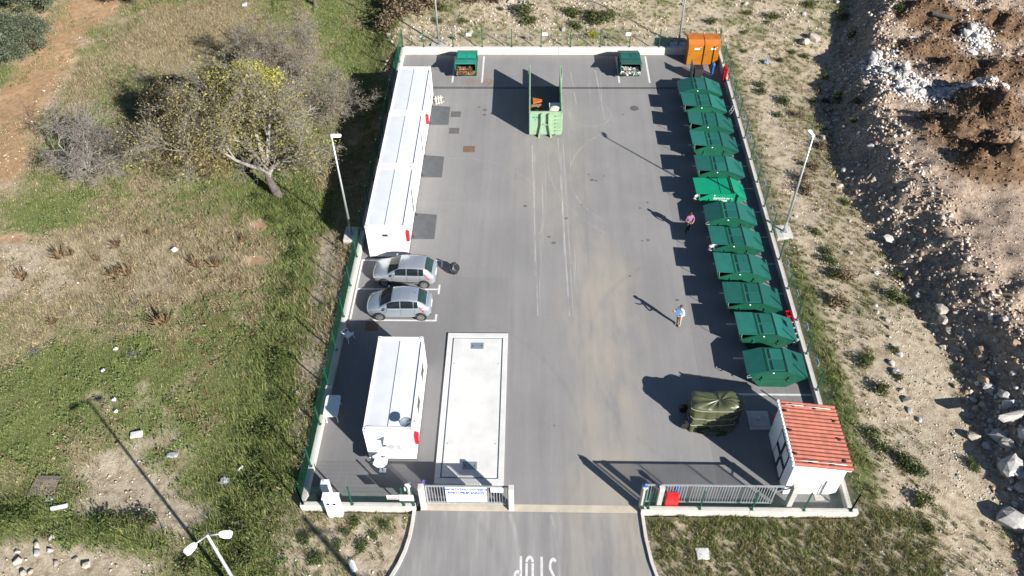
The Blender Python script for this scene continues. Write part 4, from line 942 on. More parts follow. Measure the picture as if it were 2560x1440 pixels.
# ================================================================== front gates, posts, cabinets
def barred_gate(label, x0, x1, y, zb, zt, step, tail=0.0, loc_parts=True):
    t = thing('sliding_gate', label, 'gate', (x0,y,0))
    Lg = x1-x0
    MB().box(0,Lg+tail,-.035,.035,zt-.07,zt).build('top_rail', MT['galv'], t); MB().box(0,Lg+tail*0,-.05,.05,zb,zb+.11).build('bottom_rail', MT['galv'], t)
    MB().box(-.002,.06,-.034,.034,zb+.11,zt-.07).build('end_stile', MT['galv'], t); MB().box(Lg-.06,Lg+.002,-.034,.034,zb+.11,zt-.07).build('end_stile', MT['galv'], t)
    me = MB().box(-.015,.015,-.015,.015,zb+.11,zt-.07).mesh('bar', MT['galv'])
    n = int((Lg-.12)/step)
    for k in range(1,n+1): obj('bar', me, t, (.03+k*(Lg-.06)/(n+1),0,0))
    if tail: MB().bar((Lg,0,zb+1.15),(Lg+tail-.1,0,zt-.08),.05,.05,(0,1,0)).build('brace', MT['galv'], t)
    return t
def gate_post(label, x, y, w_, d_, h, z0=-.3):
    t = thing('concrete_post', label, 'post', (x,y,0), group='white concrete gate posts')
    MB().box(-w_/2,w_/2,-d_/2,d_/2,z0,h).build('shaft', MT['concrete'], t, bevel=.015)
    return t
lg = barred_gate('grey barred sliding gate carrying the yard name sign', -4.95,-.93,20.30,.10,1.76,.135)
rg = barred_gate('long grey barred sliding gate standing open right of the gateway', 5.66,11.95,20.52,.04,1.72,.132,.95)
gate_post('white concrete gate post at the left end of the named gate', -5.12,20.12,.26,.30,2.0)
gate_post('white concrete gate post at the free end of the named gate', -.80,20.12,.26,.30,2.0)
gate_post('white concrete gate post beside the gateway opening on the right', 5.58,20.28,.24,.26,2.0)
gate_post('white concrete gate post just behind the red box', 6.40,20.30,.24,.24,1.85)
gate_post('leaning white concrete post between the open gate and the little house', 12.72,20.36,.26,.30,2.0)
for x_, y_, z_, lab in ((-5.02,20.36,1.98,'blue motor cap on the left gate post'),(5.58,20.28,2.02,'blue cap on the right gate post')):
    t = thing('gate_beacon', lab, 'beacon', (x_,y_,z_)); MB().box(-.10,.10,-.10,.10,0,.07).build('housing', MT['blue'], t, bevel=.015); MB().lathe([(.04,0),(.05,.05),(.02,.10)],n=10).build('lens', MT['lens_red'] if x_ < 0 else MT['lens_clear'], t, loc=(0,0,.07))
# name sign hung on the gate
t = thing('name_sign', 'white name sign of the yard with blue lettering on the left gate', 'sign', (-2.98,20.24,.38))
MB().box(-1.0,1.0,-.012,.008,0,1.36).build('panel', MT['white_paint'], t)
text_mesh('RECIKLA\u017dNO DVORI\u0160TE', .225, MT['blue_text'], 'lettering', t, (0,-.0145,1.15), (PI/2,0,0), .016, 1.05, .80)
text_mesh('SVETI FILIP JAKOV', .25, MT['blue_text'], 'lettering', t, (0,-.0145,.86), (PI/2,0,0), .020, 1.05, .86)
MB().box(-.88,.88,-.0145,-.0135,.70,.715).build('rule', MT['grey_text'], t)
for k, (l_, z_) in enumerate(((.95,.56),(.62,.46),(.80,.36),(.95,.22),(1.3,.14))): MB().box(-.88,-.88+l_*1.0,-.0145,-.0135,z_,z_+.03).build('printed_line', MT['crate_grey'], t)
MB().box(-1.0,-.86,-.0146,-.0136,-.0+.05,.12).build('printed_panel', MT['crate_grey'], t)
t = thing('notice_plate', 'small white plate on the left gate beside the free post', 'sign', (-1.47,20.24,1.32)); MB().box(-.32,.32,-.012,.008,0,.40).build('panel', MT['white_paint'], t); MB().box(-.26,.26,-.0132,-.0122,.16,.2).build('printed_line', MT['crate_grey'], t)
for x0, x1, z0, z1, lab, mm in ((-6.80,-6.24,1.04,1.42,'small white plate with red print on the front fence','red_text'),(-6.20,-5.50,.90,1.46,'larger white plate on the front fence next to the red printed one','grey_text')):
    t = thing('notice_plate', lab, 'sign', ((x0+x1)/2,19.955,z0)); w_ = (x1-x0)/2; MB().box(-w_,w_,-.01,.004,0,z1-z0).build('panel', MT['white_paint'], t)
    if mm == 'red_text': MB().box(-w_+.03,w_-.03,-.0112,-.0102,.04,.12).build('printed_line', MT[mm], t)
    else: MB().box(-w_+.06,-w_+.26,-.0112,-.0102,.42,.49).build('printed_line', MT[mm], t); 
t = thing('meter_cabinet', 'white electrical meter cabinet in front of the left corner of the wall', 'cabinet', (-9.40,19.68,-.25), .0)
MB().box(-.36,.36,-.17,.17,0,1.95).build('body', MT['white_plastic'], t, bevel=.02); MB().box(-.40,.40,-.20,.20,1.95,2.02).build('roof', MT['white_plastic'], t, bevel=.015)
for x_ in (-.24,.06):
    MB().box(x_,x_+.15,-.178,-.171,1.45,1.60).build('window', MT['glass'], t)
MB().box(-.004,.004,-.1745,-.1705,.1,1.9).build('door_gap', MT['dark_steel'], t)
t = thing('service_pillar', 'white square pillar with a small cap inside the left front corner', 'pillar', (-9.98,20.75,0))
MB().box(-.20,.20,-.18,.18,0,1.15).build('shaft', MT['white_plastic'], t, bevel=.02); MB().box(-.17,.17,-.15,.15,1.15,1.22).build('cap', MT['white_plastic'], t, bevel=.02); MB().cyl((0,0,1.22),(0,0,1.38),.02,n=6).build('stub', MT['galv'], t)
t = thing('hose_reel', 'dark valve and small bottle in the left front corner', 'valve', (-10.35,20.42,0))
MB().lathe([(.16,0),(.16,.25),(.06,.34),(.05,.5)],n=12).build('drum', MT['dark_steel'], t); MB().cyl((.25,.05,0),(.25,.05,.45),.05,n=8).build('bottle', MT['crate_grey'], t)
t = thing('intercom_post', 'white bent card reader post behind the left gate post', 'post', (-5.78,20.38,0))
MB().box(-.07,.07,-.07,.07,0,1.25).build('shaft', MT['concrete'], t); MB().box(-.20,.13,-.12,.10,1.25,1.58).build('head', MT['white_plastic'], t, bevel=.03); MB().tube([(-.2,.05,1.62),(.25,.12,1.70),(.6,.02,1.82)],.03,6).build('arm', MT['galv'], t)
t = thing('gate_motor', 'dark gate motor on the ground behind the left gate post', 'motor', (-5.32,20.22,0)); MB().box(-.14,.12,-.10,.10,0,.30).build('housing', MT['dark_steel'], t, bevel=.03); MB().box(-.10,.08,-.07,.07,.30,.36).build('lid', MT['steel_blue'], t)
t = thing('red_box', 'red box standing behind the right front fence', 'box', (7.0,20.30,0)); MB().box(-.32,.32,-.14,.14,0,.95).build('body', MT['red'], t, bevel=.03); MB().hexa([(-.33,-.16,.955),(.33,-.16,.955),(.33,.15,.955),(-.33,.15,.955),(-.28,-.10,1.13),(.28,-.10,1.13),(.28,.15,1.16),(-.28,.15,1.16)]).build('lid', MT['red'], t, bevel=.02)
t = thing('blue_hydrant', 'blue pillar behind the red box by the open gate', 'hydrant', (7.28,20.72,0)); MB().lathe([(.10,0),(.10,.9),(.13,.92),(.13,1.12),(.05,1.2)],n=12).build('column', MT['blue'], t, smooth=False); MB().cyl((-.2,0,.98),(.2,0,.98),.04,n=8).build('outlet', MT['blue'], t)

# ================================================================== covered skips
def skip(label, cx, yf, lid_open=0.0, rot=0.0, kind='dark', group='covered skips in a row along the right wall', depth=1.65, lid_r=0.0, dx=0.0):
    """long axis along local x, front face towards local -y; the propped lid is on local -x"""
    t = thing('skip_container', label, 'skip', (cx, yf+depth/2, 0), rot, group)
    body = MT['bin_side'] if kind == 'dark' else MT['bin_light'] if kind == 'light' else MT['bin_side']
    lidm = MT['bin_green'] if kind == 'dark' else MT['bin_light'] if kind == 'light' else MT['bin_teal']
    if kind == 'light': pl, pr, zl, zr, zp = -.90, .70, .92, .80, 1.32
    else: pl, pr, zl, zr, zp = -.66, .40, .98, .82, 1.36
    xl, xr, bl, br = -1.60, 1.58, -.86, .62
    h = depth/2
    prof = [(bl,.0),(br,.0),(xr,zr),(pr,zp),(pl,zp),(xl,zl)]
    m_ = MB()
    for s in (-1,1):           # the two long side plates
        vs = [(x_,s*h,z_) for x_, z_ in prof] + [(x_,s*(h-.03),z_) for x_, z_ in prof]; n = 6
        f = [tuple(range(n)), tuple(range(2*n-1,n-1,-1))] + [(i,n+i,n+(i+1)%n,(i+1)%n) for i in range(n)]
        if s > 0: f = [tuple(reversed(q)) for q in f]
        m_.add(vs, f)
    q = h-.03
    m_.hexa([(bl,-q,0),(br,-q,0),(br,q,0),(bl,q,0),(bl,-q,.03),(br,-q,.03),(br,q,.03),(bl,q,.03)])
    m_.add([(bl,-q,.03),(bl,q,.03),(xl,q,zl),(xl,-q,zl),(bl+.04,-q,.03),(bl+.04,q,.03),(xl+.04,q,zl),(xl+.04,-q,zl)], [(3,2,1,0),(4,5,6,7),(2,3,7,6)])
    m_.add([(br,-q,.03),(br,q,.03),(xr,q,zr),(xr,-q,zr),(br-.04,-q,.03),(br-.04,q,.03),(xr-.04,q,zr),(xr-.04,-q,zr)], [(0,1,2,3),(7,6,5,4),(3,7,6,2)])
    m_.build('body', body, t)
    for s in (-1,1):
        rimr = MB()
        for (xa,za),(xb,zb) in (((xl,zl),(pl,zp)),((pl,zp),(pr,zp)),((pr,zp),(xr,zr))): rimr.bar((xa,s*(h+.006),za-.03),(xb,s*(h+.006),zb-.03),.05,.05)
        rimr.build('rim', body, t)
    # fixed roof with recessed panels or a ridge
    rf = MB().box(pl,pr,-h+.01,h-.01,zp-.03,zp).build('roof', lidm, t)
    if kind == 'light':
        MB().box((pl+pr)/2-.02,(pl+pr)/2+.02,-h+.02,h-.02,zp+.001,zp+.03).build('ridge', lidm, rf); MB().box(pr-.10,pr-.04,-h,h,zp+.001,zp+.05).build('gutter', MT['dark_steel'], rf)
    else:
        for s in (-1,1):
            MB().box(pl+.34,pr-.06,.04 if s > 0 else -h+.10,h-.10 if s > 0 else -.04,zp+.001,zp+.028).build('roof_panel', lidm, rf)
            MB().box(pl+.24,pl+.29,.06 if s > 0 else -h+.10,h-.10 if s > 0 else -.06,zp+.001,zp+.020).build('slot', MT['black'], rf)
        MB().box(pl-.00,pl+.045,-h,h,zp+.001,zp+.05).build('hinge_bar', MT['bin_side'], rf); MB().box(pl+.075,pl+.12,-h,h,zp+.001,zp+.04).build('hinge_bar', MT['bin_side'], rf)
        MB().box(pr-.035,pr+.015,-h,h,zp+.001,zp+.035).build('gutter', MT['black'], rf)
    # right lid, shut
    ex = xr+.05; ez = zr-.01
    d = Vector((ex-pr,0,ez-zp)); nrm = Vector((-d.z,0,d.x)).normalized(); o_ = nrm*.012
    def slab(a, dv, name, lift=0.035, marg=.02):
        k = Vector((-dv.z,0,dv.x)).normalized()*lift
        if k.z < 0: k = -k
        A = [Vector((a.x,-h-marg,a.z)),Vector((a.x+dv.x,-h-marg,a.z+dv.z)),Vector((a.x+dv.x,h+marg,a.z+dv.z)),Vector((a.x,h+marg,a.z))]
        vs = A+[p+k for p in A]
        mm = MB()
        if dv.x > 0: mm.hexa(vs)
        else: mm.hexa([vs[1],vs[0],vs[3],vs[2],vs[5],vs[4],vs[7],vs[6]])
        return mm.build(name, lidm, t), k
    lr, kr = slab(Vector((pr+.02,0,zp))+o_, d*.985, 'lid')
    mid = Vector((pr,0,zp))+d*.62
    MB().bar((mid.x+.0,-h*.1,mid.z+.07),(mid.x+d.x*.34,-h*.55,mid.z+d.z*.34+.06),.03,.02).build('stiffener', MT['bin_side'], lr)
    # left lid, shut or propped
    L0 = math.hypot(xl-.05-pl, zl-zp); a0 = math.atan2(zp-zl, pl-(xl-.05))       # downward slope when shut
    ang = -a0 + lid_open
    dv = Vector((-math.cos(ang)*L0,0,math.sin(ang)*L0))
    base = Vector((pl-.02,0,zp+.012))
    ll, kl = slab(base, dv, 'lid')
    tipx, tipz = base.x+dv.x, base.z+dv.z
    if lid_open > .05:
        for s in ((-1,) if abs(rot) < .1 else (-1,1)):
            MB().tube([(xl+.10,s*(h-.02),zl),(xl+.03,s*(h+.02),(zl+tipz)/2+.05),(tipx+.18,s*(h-.01),tipz-.01)],.018,6).build('prop_rod', MT['galv'] if abs(rot) < .1 else lidm, t)
    else:
        MB().tube([(xl+.16,-h-.03,zl-.10),(xl-.06,-h-.06,zl-.14),(xl-.10,-h-.06,zl+.02),(xl+.06,-h-.03,zl+.12)],.018,6).build('chain', MT['galv'], t)
    # lifting pins, brackets and a step rail on the side faces
    for s in (-1,1):
        for x_ in (bl+.02, br-.02):
            b_ = MB().box(x_-.03,x_+.03,s*(h+.032)-.032,s*(h+.032)+.03,.52,.95); b_.box(x_-.10,x_+.10,s*(h+.04)-.035,s*(h+.04)+.03,.66,.74); b_.build('lifting_bracket', MT['bin_side'] if kind != 'light' else MT['bin_light'], t)
        MB().box(bl-.25,br+.3,s*(h+.02)-.015,s*(h+.02)+.012,.60,.645).build('side_rail', body, t)
    for s in (-1,1):
        MB().cyl((xl+.26,s*(h+.01),.62),(xl+.26,s*(h+.10),.62),.035,n=8).build('lifting_pin', MT['dark_steel'], t)
    MB().box(pl+.32,pl+.40,-h-.022,-h-.008,zp-.16,zp-.09).build('tag_plate', MT['white_paint'], t)
    return t
SK = [  # plateau corner x, front y, lid opening, wording
 (12.46,54.90,0.00,'dark green covered skip farthest back in the right row, lid shut'),
 (12.46,52.62,.48,'dark green covered skip, second from the back, its left lid propped open'),
 (12.60,50.16,.58,'dark green covered skip, third from the back, its left lid propped wide'),
 (12.53,47.76,.48,'dark green covered skip, fourth from the back, its left lid propped open'),
 (12.48,44.94,.40,'dark green covered skip just behind the bright green one'),
 (12.20,42.56,.50,'bright green covered skip with white lettering in the right row'),
 (12.44,40.06,0.00,'dark green covered skip next in front of the bright green one, lid shut'),
 (12.39,37.60,.44,'dark green covered skip with white bags showing under its lid'),
 (12.36,35.15,.44,'dark green covered skip, fourth from the front, left lid propped open'),
 (12.54,32.68,.36,'dark green covered skip, third from the front, left lid slightly open'),
 (12.86,30.28,.42,'dark green covered skip, second from the front, beside the red crates'),
 (12.91,27.69,0.00,'dark green covered skip nearest the camera, lid shut'),
]
skips = []
for i, (px_, yf, lo, lab) in enumerate(SK):
    skips.append(skip(lab, px_+.66 + (.0 if i != 5 else -.04), yf, lo, (0,.012,-.02,.015,-.008,.022,-.012,.008,.0,-.016,.01,-.006)[i], 'light' if i == 5 else 'dark', dx=0))
s6 = skips[5]
text_mesh('\u010cISTO\u0106A d.o.o.', .19, MT['white_paint'], 'lettering', s6, (.05,-.845,.93), (PI/2,0,0), .004)
text_mesh('ZADAR', .16, MT['white_paint'], 'lettering', s6, (.08,-.845,.73), (PI/2,0,0), .006)
text_mesh('6054', .14, MT['white_paint'], 'lettering', s6, (-.78,-.853,.48), (PI/2,0,0), .006)
# what shows in two of the propped skips
t = thing('waste_bags', 'white and yellowish waste in the open corner of the bright green skip', 'waste', (11.20,42.75,.78))
for k in range(5): lump('piece', MT['litter'] if k % 2 else MT['rope'], t, .11+.04*rnd.random(), 40+k, (1.2,1,.8), (.1*k-.1,.12*(k%3),.06*(k%2)))
t = thing('waste_bags', 'white bags sticking out of a dark green skip', 'waste', (11.48,37.80,.84))
for k in range(6): lump('bag', MT['litter'] if k % 3 else MT['steel_blue'], t, .12+.05*rnd.random(), 50+k, (1.2,1,.8), (.10*k-.12,.16*(k%3)-.05,.05*(k%2)))
lump('bag', MT['blue'], t, .22, 61, (1.4,1,.6), (.62,.02,.06))
# two skips by the back wall, open lids towards the yard
skip('teal green skip full of brown leaves by the back wall', -5.23,59.62-.70,.60,PI/2,'teal','open skips by the back wall',1.62)
skip('dark green skip full of pale waste by the back wall', 7.99,59.62-.70,.60,PI/2,'dark','open skips by the back wall',1.62)
def heap(name, label, cat, x, y, z, n, cols, spread, size):
    xs = x+(rng.random(n)-.5)*spread[0]; ys = y+(rng.random(n)-.5)*spread[1]
    a = rng.random((n,3))-.5; V_ = []; F_ = []
    c = np.stack([xs,ys,z+.10*rng.random(n)],1); u = rng.normal(size=(n,3)); u /= np.linalg.norm(u,axis=1)[:,None]; v = np.cross(u, rng.normal(size=(n,3))); v /= np.linalg.norm(v,axis=1)[:,None]
    s = (size*(.5+rng.random(n)))[:,None]
    V_ = np.stack([c-u*s-v*s*.6, c+u*s-v*s*.6, c+u*s+v*s*.6, c-u*s+v*s*.6],1).reshape(-1,3); F_ = np.arange(4*n).reshape(-1,4)
    tag(obj(name, raw_mesh(name, V_, F_, MT['gravel'], colors=scol(n,cols,.3))), label, cat, kind='stuff')
heap('leaf_waste', 'brown leaves filling the teal skip', 'leaves', -5.23,58.45,.72,900,[(.30,.12,.05),(.22,.10,.05),(.34,.20,.11),(.14,.10,.06)],(1.45,1.0),.06)
heap('pale_waste', 'pale bits of waste filling the dark skip by the back wall', 'waste', 7.99,58.45,.74,420,[(.60,.60,.58),(.45,.50,.50),(.35,.22,.18),(.62,.62,.64),(.2,.3,.28)],(1.45,1.0),.08)

# ================================================================== open roll-off container
t = thing('rolloff_container', 'pale green open top roll-off container with bulky waste inside', 'roll-off container', (1.12,50.70,0))
W2, LB, HH = 1.19, 6.35, 2.12
MB().box(-W2+.04,W2-.04,.02,LB,.16,.22).build('floor', MT['dark_steel'], t)
for s in (-1,1):
    m_ = MB().box(min(s*W2,s*(W2-.05)),max(s*W2,s*(W2-.05)),.06,LB,.16,HH-.08); m_.build('side_wall', [MT['roll_green']], t)
    MB().box(min(s*(W2+.03),s*(W2-.07)),max(s*(W2+.03),s*(W2-.07)),.0,LB+.02,HH-.08,HH).build('top_rail', MT['roll_green'], t)
    for k in range(9): MB().box(min(s*(W2+.001),s*(W2+.06)),max(s*(W2+.001),s*(W2+.06)),.25+k*.72,.33+k*.72,.2,HH-.09).build('rib', MT['roll_green'], t)
    MB().box(min(s*.55,s*.65),max(s*.55,s*.65),.1,LB,0,.16).build('skid', MT['dark_steel'], t)
    MB().box(min(s*(W2+.08),s*(W2+.13)),max(s*(W2+.08),s*(W2+.13)),LB-1.1,LB-.02,.2,HH-.05).build('door', MT['roll_green'], t)
MB().box(-W2,W2,0,.06,.16,HH).build('front_wall', MT['roll_green'], t)
MB().box(-W2-.03,W2+.03,-.03,.08,HH,HH+.06).build('front_rail', MT['roll_green'], t)
# hook frame: two bent ribs and a cross plate, ladder rungs
for s in (-1,1):
    m_ = MB(); pts = [(s*.28-.03,HH-.04),(s*.28-.03,1.15),(s*.46-.03,.0)]
    for (xa,za),(xb,zb) in zip(pts[:-1],pts[1:]): m_.add([(xa-.06,-.002,za),(xa+.06,-.002,za),(xb+.06,-.002,zb),(xb-.06,-.002,zb),(xa-.06,-.20,za),(xa+.06,-.20,za),(xb+.06,-.20,zb),(xb-.06,-.20,zb)], [(4,7,6,5),(0,4,5,1),(1,5,6,2),(2,6,7,3),(3,7,4,0)])
    m_.build('hook_rib', MT['roll_green'], t)
MB().box(-.20,.17,-.16,-.003,1.10,1.16).build('hook_bar', MT['roll_green'], t)
for k in range(6): MB().box(.72,1.12,-.11,-.003,.22+k*.32,.25+k*.32).build('ladder_rung', MT['roll_green'], t)
for k in range(7): 
    a = rnd.random()*6; MB().prism([(.07*math.cos(a+j)*(.6+.7*rnd.random()),.07*math.sin(a+j)*(.6+.7*rnd.random())) for j in range(6)],'y',-.004,-.001).build('paint_patch', MT['bin_teal'], t, loc=(-.95+.09*k,0,1.75-.12*rnd.random()*((k%3)+1)))
# bulky waste in it
t = thing('discarded_armchair', 'rusty orange armchair frame lying in the green roll-off container', 'armchair', (.42,53.1,.22), .2)
MB().box(-.40,.40,-.1,.02,.1,1.0).build('back', MT['rust'], t, bevel=.04)
for s in (-1,1): MB().prism([(-.1,.1),(.6,.1),(.55,.5),(.2,.62),(-.1,.7)],'x',s*.40-.05,s*.40+.05).build('arm', MT['orange_top'], t)
MB().box(-.34,.34,.0,.55,.15,.42).build('seat', MT['rust'], t, bevel=.03)
MB().prism([(-.2,.1),(.5,.25),(.55,.45),(-.1,.8)],'z',.95,1.05).build('side_panel', MT['orange_top'], t)
t = thing('discarded_stool', 'small white wooden stool in the green roll-off container', 'stool', (.42,51.55,.95), .35)
MB().box(-.2,.2,-.2,.2,.36,.40).build('seat', MT['white_paint'], t)
for i in (-1,1):
    for j in (-1,1): MB().box(i*.17-.025,i*.17+.025,j*.17-.025,j*.17+.025,0,.36).build('leg', MT['white_paint'], t)
    MB().box(-.145,.145,i*.17-.02,i*.17+.02,.12,.16).build('stretcher', MT['white_paint'], t)
t = thing('waste_bag', 'dark blue plastic bag in the green roll-off container', 'bag', (.78,51.95,.85)); lump('bag_body', MT['bag'], t, .42, 71, (1.1,1,.9), (0,0,.1), 11, .2); lump('bag_fold', M('navy_plastic',(.02,.025,.06),None,5,.35,bump=.6), t, .25, 72, (1,1,1), (-.25,.1,.3), 9, .25)
t = thing('waste_bag', 'black plastic bag beside the dark blue one in the roll-off container', 'bag', (1.25,51.75,.85)); lump('bag_body', MT['bag'], t, .38, 74, (1,1.1,1), (0,0,.1), 11, .2)
t = thing('discarded_freezer', 'white chest freezer in the green roll-off container', 'freezer', (1.83,52.35,.22), .03)
MB().box(-.42,.42,-.45,.45,0,1.25).build('cabinet', MT['white_plastic'], t, bevel=.02); MB().box(-.43,.43,-.46,.46,1.252,1.32).build('lid', MT['white_plastic'], t, bevel=.015)
t = thing('discarded_drum', 'round cream drum on top of the waste at the front of the roll-off container', 'drum', (1.80,51.42,1.38))
MB().lathe([(.40,0),(.44,.1),(.44,.55),(.40,.62),(.25,.66),(.0,.66)],n=20).build('body', MT['rope'], t, smooth=False, rot=(.35,0,0)); MB().box(-.34,.05,-.03,.01,.44,.47).build('handle', MT['dark_steel'], t)
t = thing('discarded_bucket', 'cream tub lying on its side at the front of the roll-off container', 'tub', (.92,51.25,1.15), .4)
MB().lathe([(.20,0),(.28,.5),(.30,.52),(.26,.52),(.20,.05)],n=16).build('body', MT['rope'], t, rot=(.1,1.35,0))
t = thing('waste_pile', 'mixed dark waste under the things in the roll-off container', 'waste', (1.12,51.9,.22)); lump('heap', MT['black'], t, 1.0, 80, (1.05,1.1,.75), (0,.1,.15), 12, .2)

# ================================================================== orange cabinets and things in the back corner
def cabinet(label, x):
    t = thing('storage_cabinet', label, 'cabinet', (x,60.58,0), group='orange storage cabinets')
    W_ = 1.22
    MB().box(0,W_,.0,1.25,.04,1.78).build('body', MT['orange'], t, bevel=.012)
    MB().prism([(-.02,1.785),(1.27,1.785),(1.27,2.16),(.30,2.16),(-.02,1.96)],'x',-.012,W_+.012).build('roof', MT['orange_top'], t)
    d = MB().box(.02,W_-.02,-.02,-.001,.06,1.74).build('door', MT['orange'], t); MB().box(.10,.22,-.045,-.021,.95,.98).build('handle', MT['dark_steel'], d)
    lb = MB().box(.52,.92,-.024,-.0205,1.42,1.57).build('label_plate', MT['white_paint'], d); MB().box(.96,1.06,-.024,-.0205,1.60,1.63).build('label_plate', MT['white_paint'], d)
    for z_ in (.3,1.5): MB().cyl((W_-.03,-.03,z_),(W_-.03,-.03,z_+.12),.014,n=6).build('hinge', MT['orange_top'], d)
cabinet('orange steel storage cabinet, the left one of the pair', 12.80); cabinet('orange steel storage cabinet in the corner, the right one of the pair', 14.11)
t = thing('blue_hydrant', 'bright blue hydrant pillar in the back right corner', 'hydrant', (14.72,59.15,0)); MB().lathe([(.11,0),(.10,.1),(.10,.78),(.14,.80),(.14,.95),(.09,1.08),(.03,1.12)],n=12).build('column', MT['blue'], t); MB().cyl((-.18,0,.86),(.18,0,.86),.04,n=8).build('outlet', MT['blue'], t)
t = thing('hose_cabinet', 'red fire hose cabinet on the right wall in the back corner', 'fire cabinet', (15.42,57.85,.35), 0); MB().box(-.14,.12,-.32,.32,0,.95).build('body', MT['red'], t, bevel=.02); MB().hexa([(-.15,-.33,.955),(.13,-.33,.955),(.13,.33,.955),(-.15,.33,.955),(-.05,-.33,1.08),(.13,-.33,1.12),(.13,.33,1.12),(-.05,.33,1.08)]).build('roof', MT['red'], t); MB().box(-.145,-.1405,-.27,.27,.06,.9).build('door', MT['crate_red'], t)
t = thing('wheeled_bin', 'black box bin standing behind the first skip', 'bin', (13.45,58.6,0)); MB().hexa([(-.28,-.3,.05),(.28,-.3,.05),(.28,.3,.05),(-.28,.3,.05),(-.34,-.36,.95),(.34,-.36,.95),(.34,.36,.95),(-.34,.36,.95)]).build('body', MT['dark_steel'], t, bevel=.02); MB().box(-.36,.36,-.38,.38,.952,1.02).build('lid', MT['black'], t, bevel=.02)
for s in (-1,1): MB().cyl((s*.22,.34,.09),(s*.30,.34,.09),.09,n=12).build('wheel', MT['black'], t)
t = thing('leaning_board', 'dark blue board standing upright behind the first skip', 'board', (12.95,58.72,0)); MB().box(-.03,.03,-.42,.42,0,1.35).build('panel', MT['steel_blue'], t); MB().box(-.05,.05,-.45,-.42,0,1.38).build('edge', MT['dark_steel'], t); MB().box(-.05,.05,.42,.45,0,1.38).build('edge', MT['dark_steel'], t)
t = thing('grey_box', 'grey box on the ground left of the first skip', 'box', (12.35,57.75,0)); MB().box(-.3,.3,-.25,.25,0,.42).build('body', MT['crate_grey'], t, bevel=.02); MB().box(-.31,.31,-.26,.26,.422,.46).build('lid', MT['steel_blue'], t, bevel=.01)
t = thing('step_ladder', 'short metal ladder leaning against the right wall', 'ladder', (15.05,53.3,0))
for s in (-1,1): MB().bar((.0,s*.2,0),(.38,s*.2,.95),.03,.05).build('stile', MT['galv'], t)
for k in range(4): MB().bar((.06+.08*k,-.2,.15+.2*k),(.06+.08*k,.2,.15+.2*k),.03,.03).build('rung', MT['galv'], t)
# bottle crates along the right wall
def crate(label, x, y, z, mat, rz=0, inner=None):
    t = thing('bottle_crate', label, 'crate', (x,y,z), rz, 'bottle crates by the right wall'); a, b, h = .20,.15,.30
    for bx_ in ((-a,a,-b,-b+.02),(-a,a,b-.02,b),(-a,-a+.02,-b+.021,b-.021),(a-.02,a,-b+.021,b-.021)):
        MB().box(*bx_,0,h).build('side', mat, t)
    MB().box(-a+.021,a-.021,-b+.021,b-.021,.005,.03).build('bottom', MT['black'] if inner is None else inner, t)
    for k in (-1,1): MB().box(k*.07-.006,k*.07+.006,-b+.021,b-.021,.05,h-.06).build('divider', mat, t)
    MB().box(-a+.022,a-.022,-.006,.006,.05,h-.06).build('divider', mat, t)
crate('red bottle crate, the farthest of the row by the right wall', 15.24,32.62,.30,MT['crate_red'],PI/2); crate('red bottle crate, second of the row by the right wall', 15.25,32.18,.30,MT['crate_red'],PI/2)
crate('red bottle crate lying below the farthest one', 15.22,32.63,0,MT['crate_red'],PI/2); crate('red bottle crate lying below the second one', 15.25,32.19,0,MT['crate_red'],PI/2)
for k, w_ in enumerate(('first','second','third')):
    crate('grey bottle crate with red inside, %s from the red ones' % w_, 15.27+.02*k,31.72-.43*k,.30,MT['crate_grey'],PI/2,MT['crate_red']); crate('grey bottle crate at the bottom under the %s grey one' % w_, 15.28+.02*k,31.71-.43*k,0,MT['crate_grey'],PI/2,MT['crate_red'])

# ================================================================== little house with a tiled roof
HX0, HX1, HY0, HY1 = 12.66, 15.24, 21.10, 24.60
t = thing('small_house', 'small white utility house with an orange tiled roof', 'house', (HX0,HY0,0))
w_, d_ = HX1-HX0, HY1-HY0; zl, zr = 2.66, 2.26
def wallp(name, pts, th, ax):
    vs = [Vector(p) for p in pts]; n = Vector(ax)*th
    return MB().hexa([vs[0],vs[1],vs[1]+n,vs[0]+n,vs[3],vs[2],vs[2]+n,vs[3]+n]).build(name, MT['render_wall'], t)
wallp('wall', [(0,0,-.1),(w_,0,-.1),(w_,0,zr),(0,0,zl)], .18, (0,1,0)); wallp('wall', [(0,d_-.18,-.1),(w_,d_-.18,-.1),(w_,d_-.18,zr),(0,d_-.18,zl)], .18, (0,1,0))
MB().box(0,.18,.182,d_-.182,-.1,zl-.03).build('wall', MT['render_wall'], t); MB().box(w_-.18,w_,.182,d_-.182,-.1,zr+.0).build('wall', MT['render_wall'], t)
sl = (zr-zl)/w_
rx0, rx1, ry0, ry1 = -.10, w_+.16, -.10, d_+.10
def zr_(x_): return zl+.02+sl*x_
rf = MB().hexa([(rx0,ry0,zr_(rx0)),(rx1,ry0,zr_(rx1)),(rx1,ry1,zr_(rx1)),(rx0,ry1,zr_(rx0)),(rx0,ry0,zr_(rx0)+.12),(rx1,ry0,zr_(rx1)+.12),(rx1,ry1,zr_(rx1)+.12),(rx0,ry1,zr_(rx0)+.12)]).build('roof', MT['render_wall'], t)
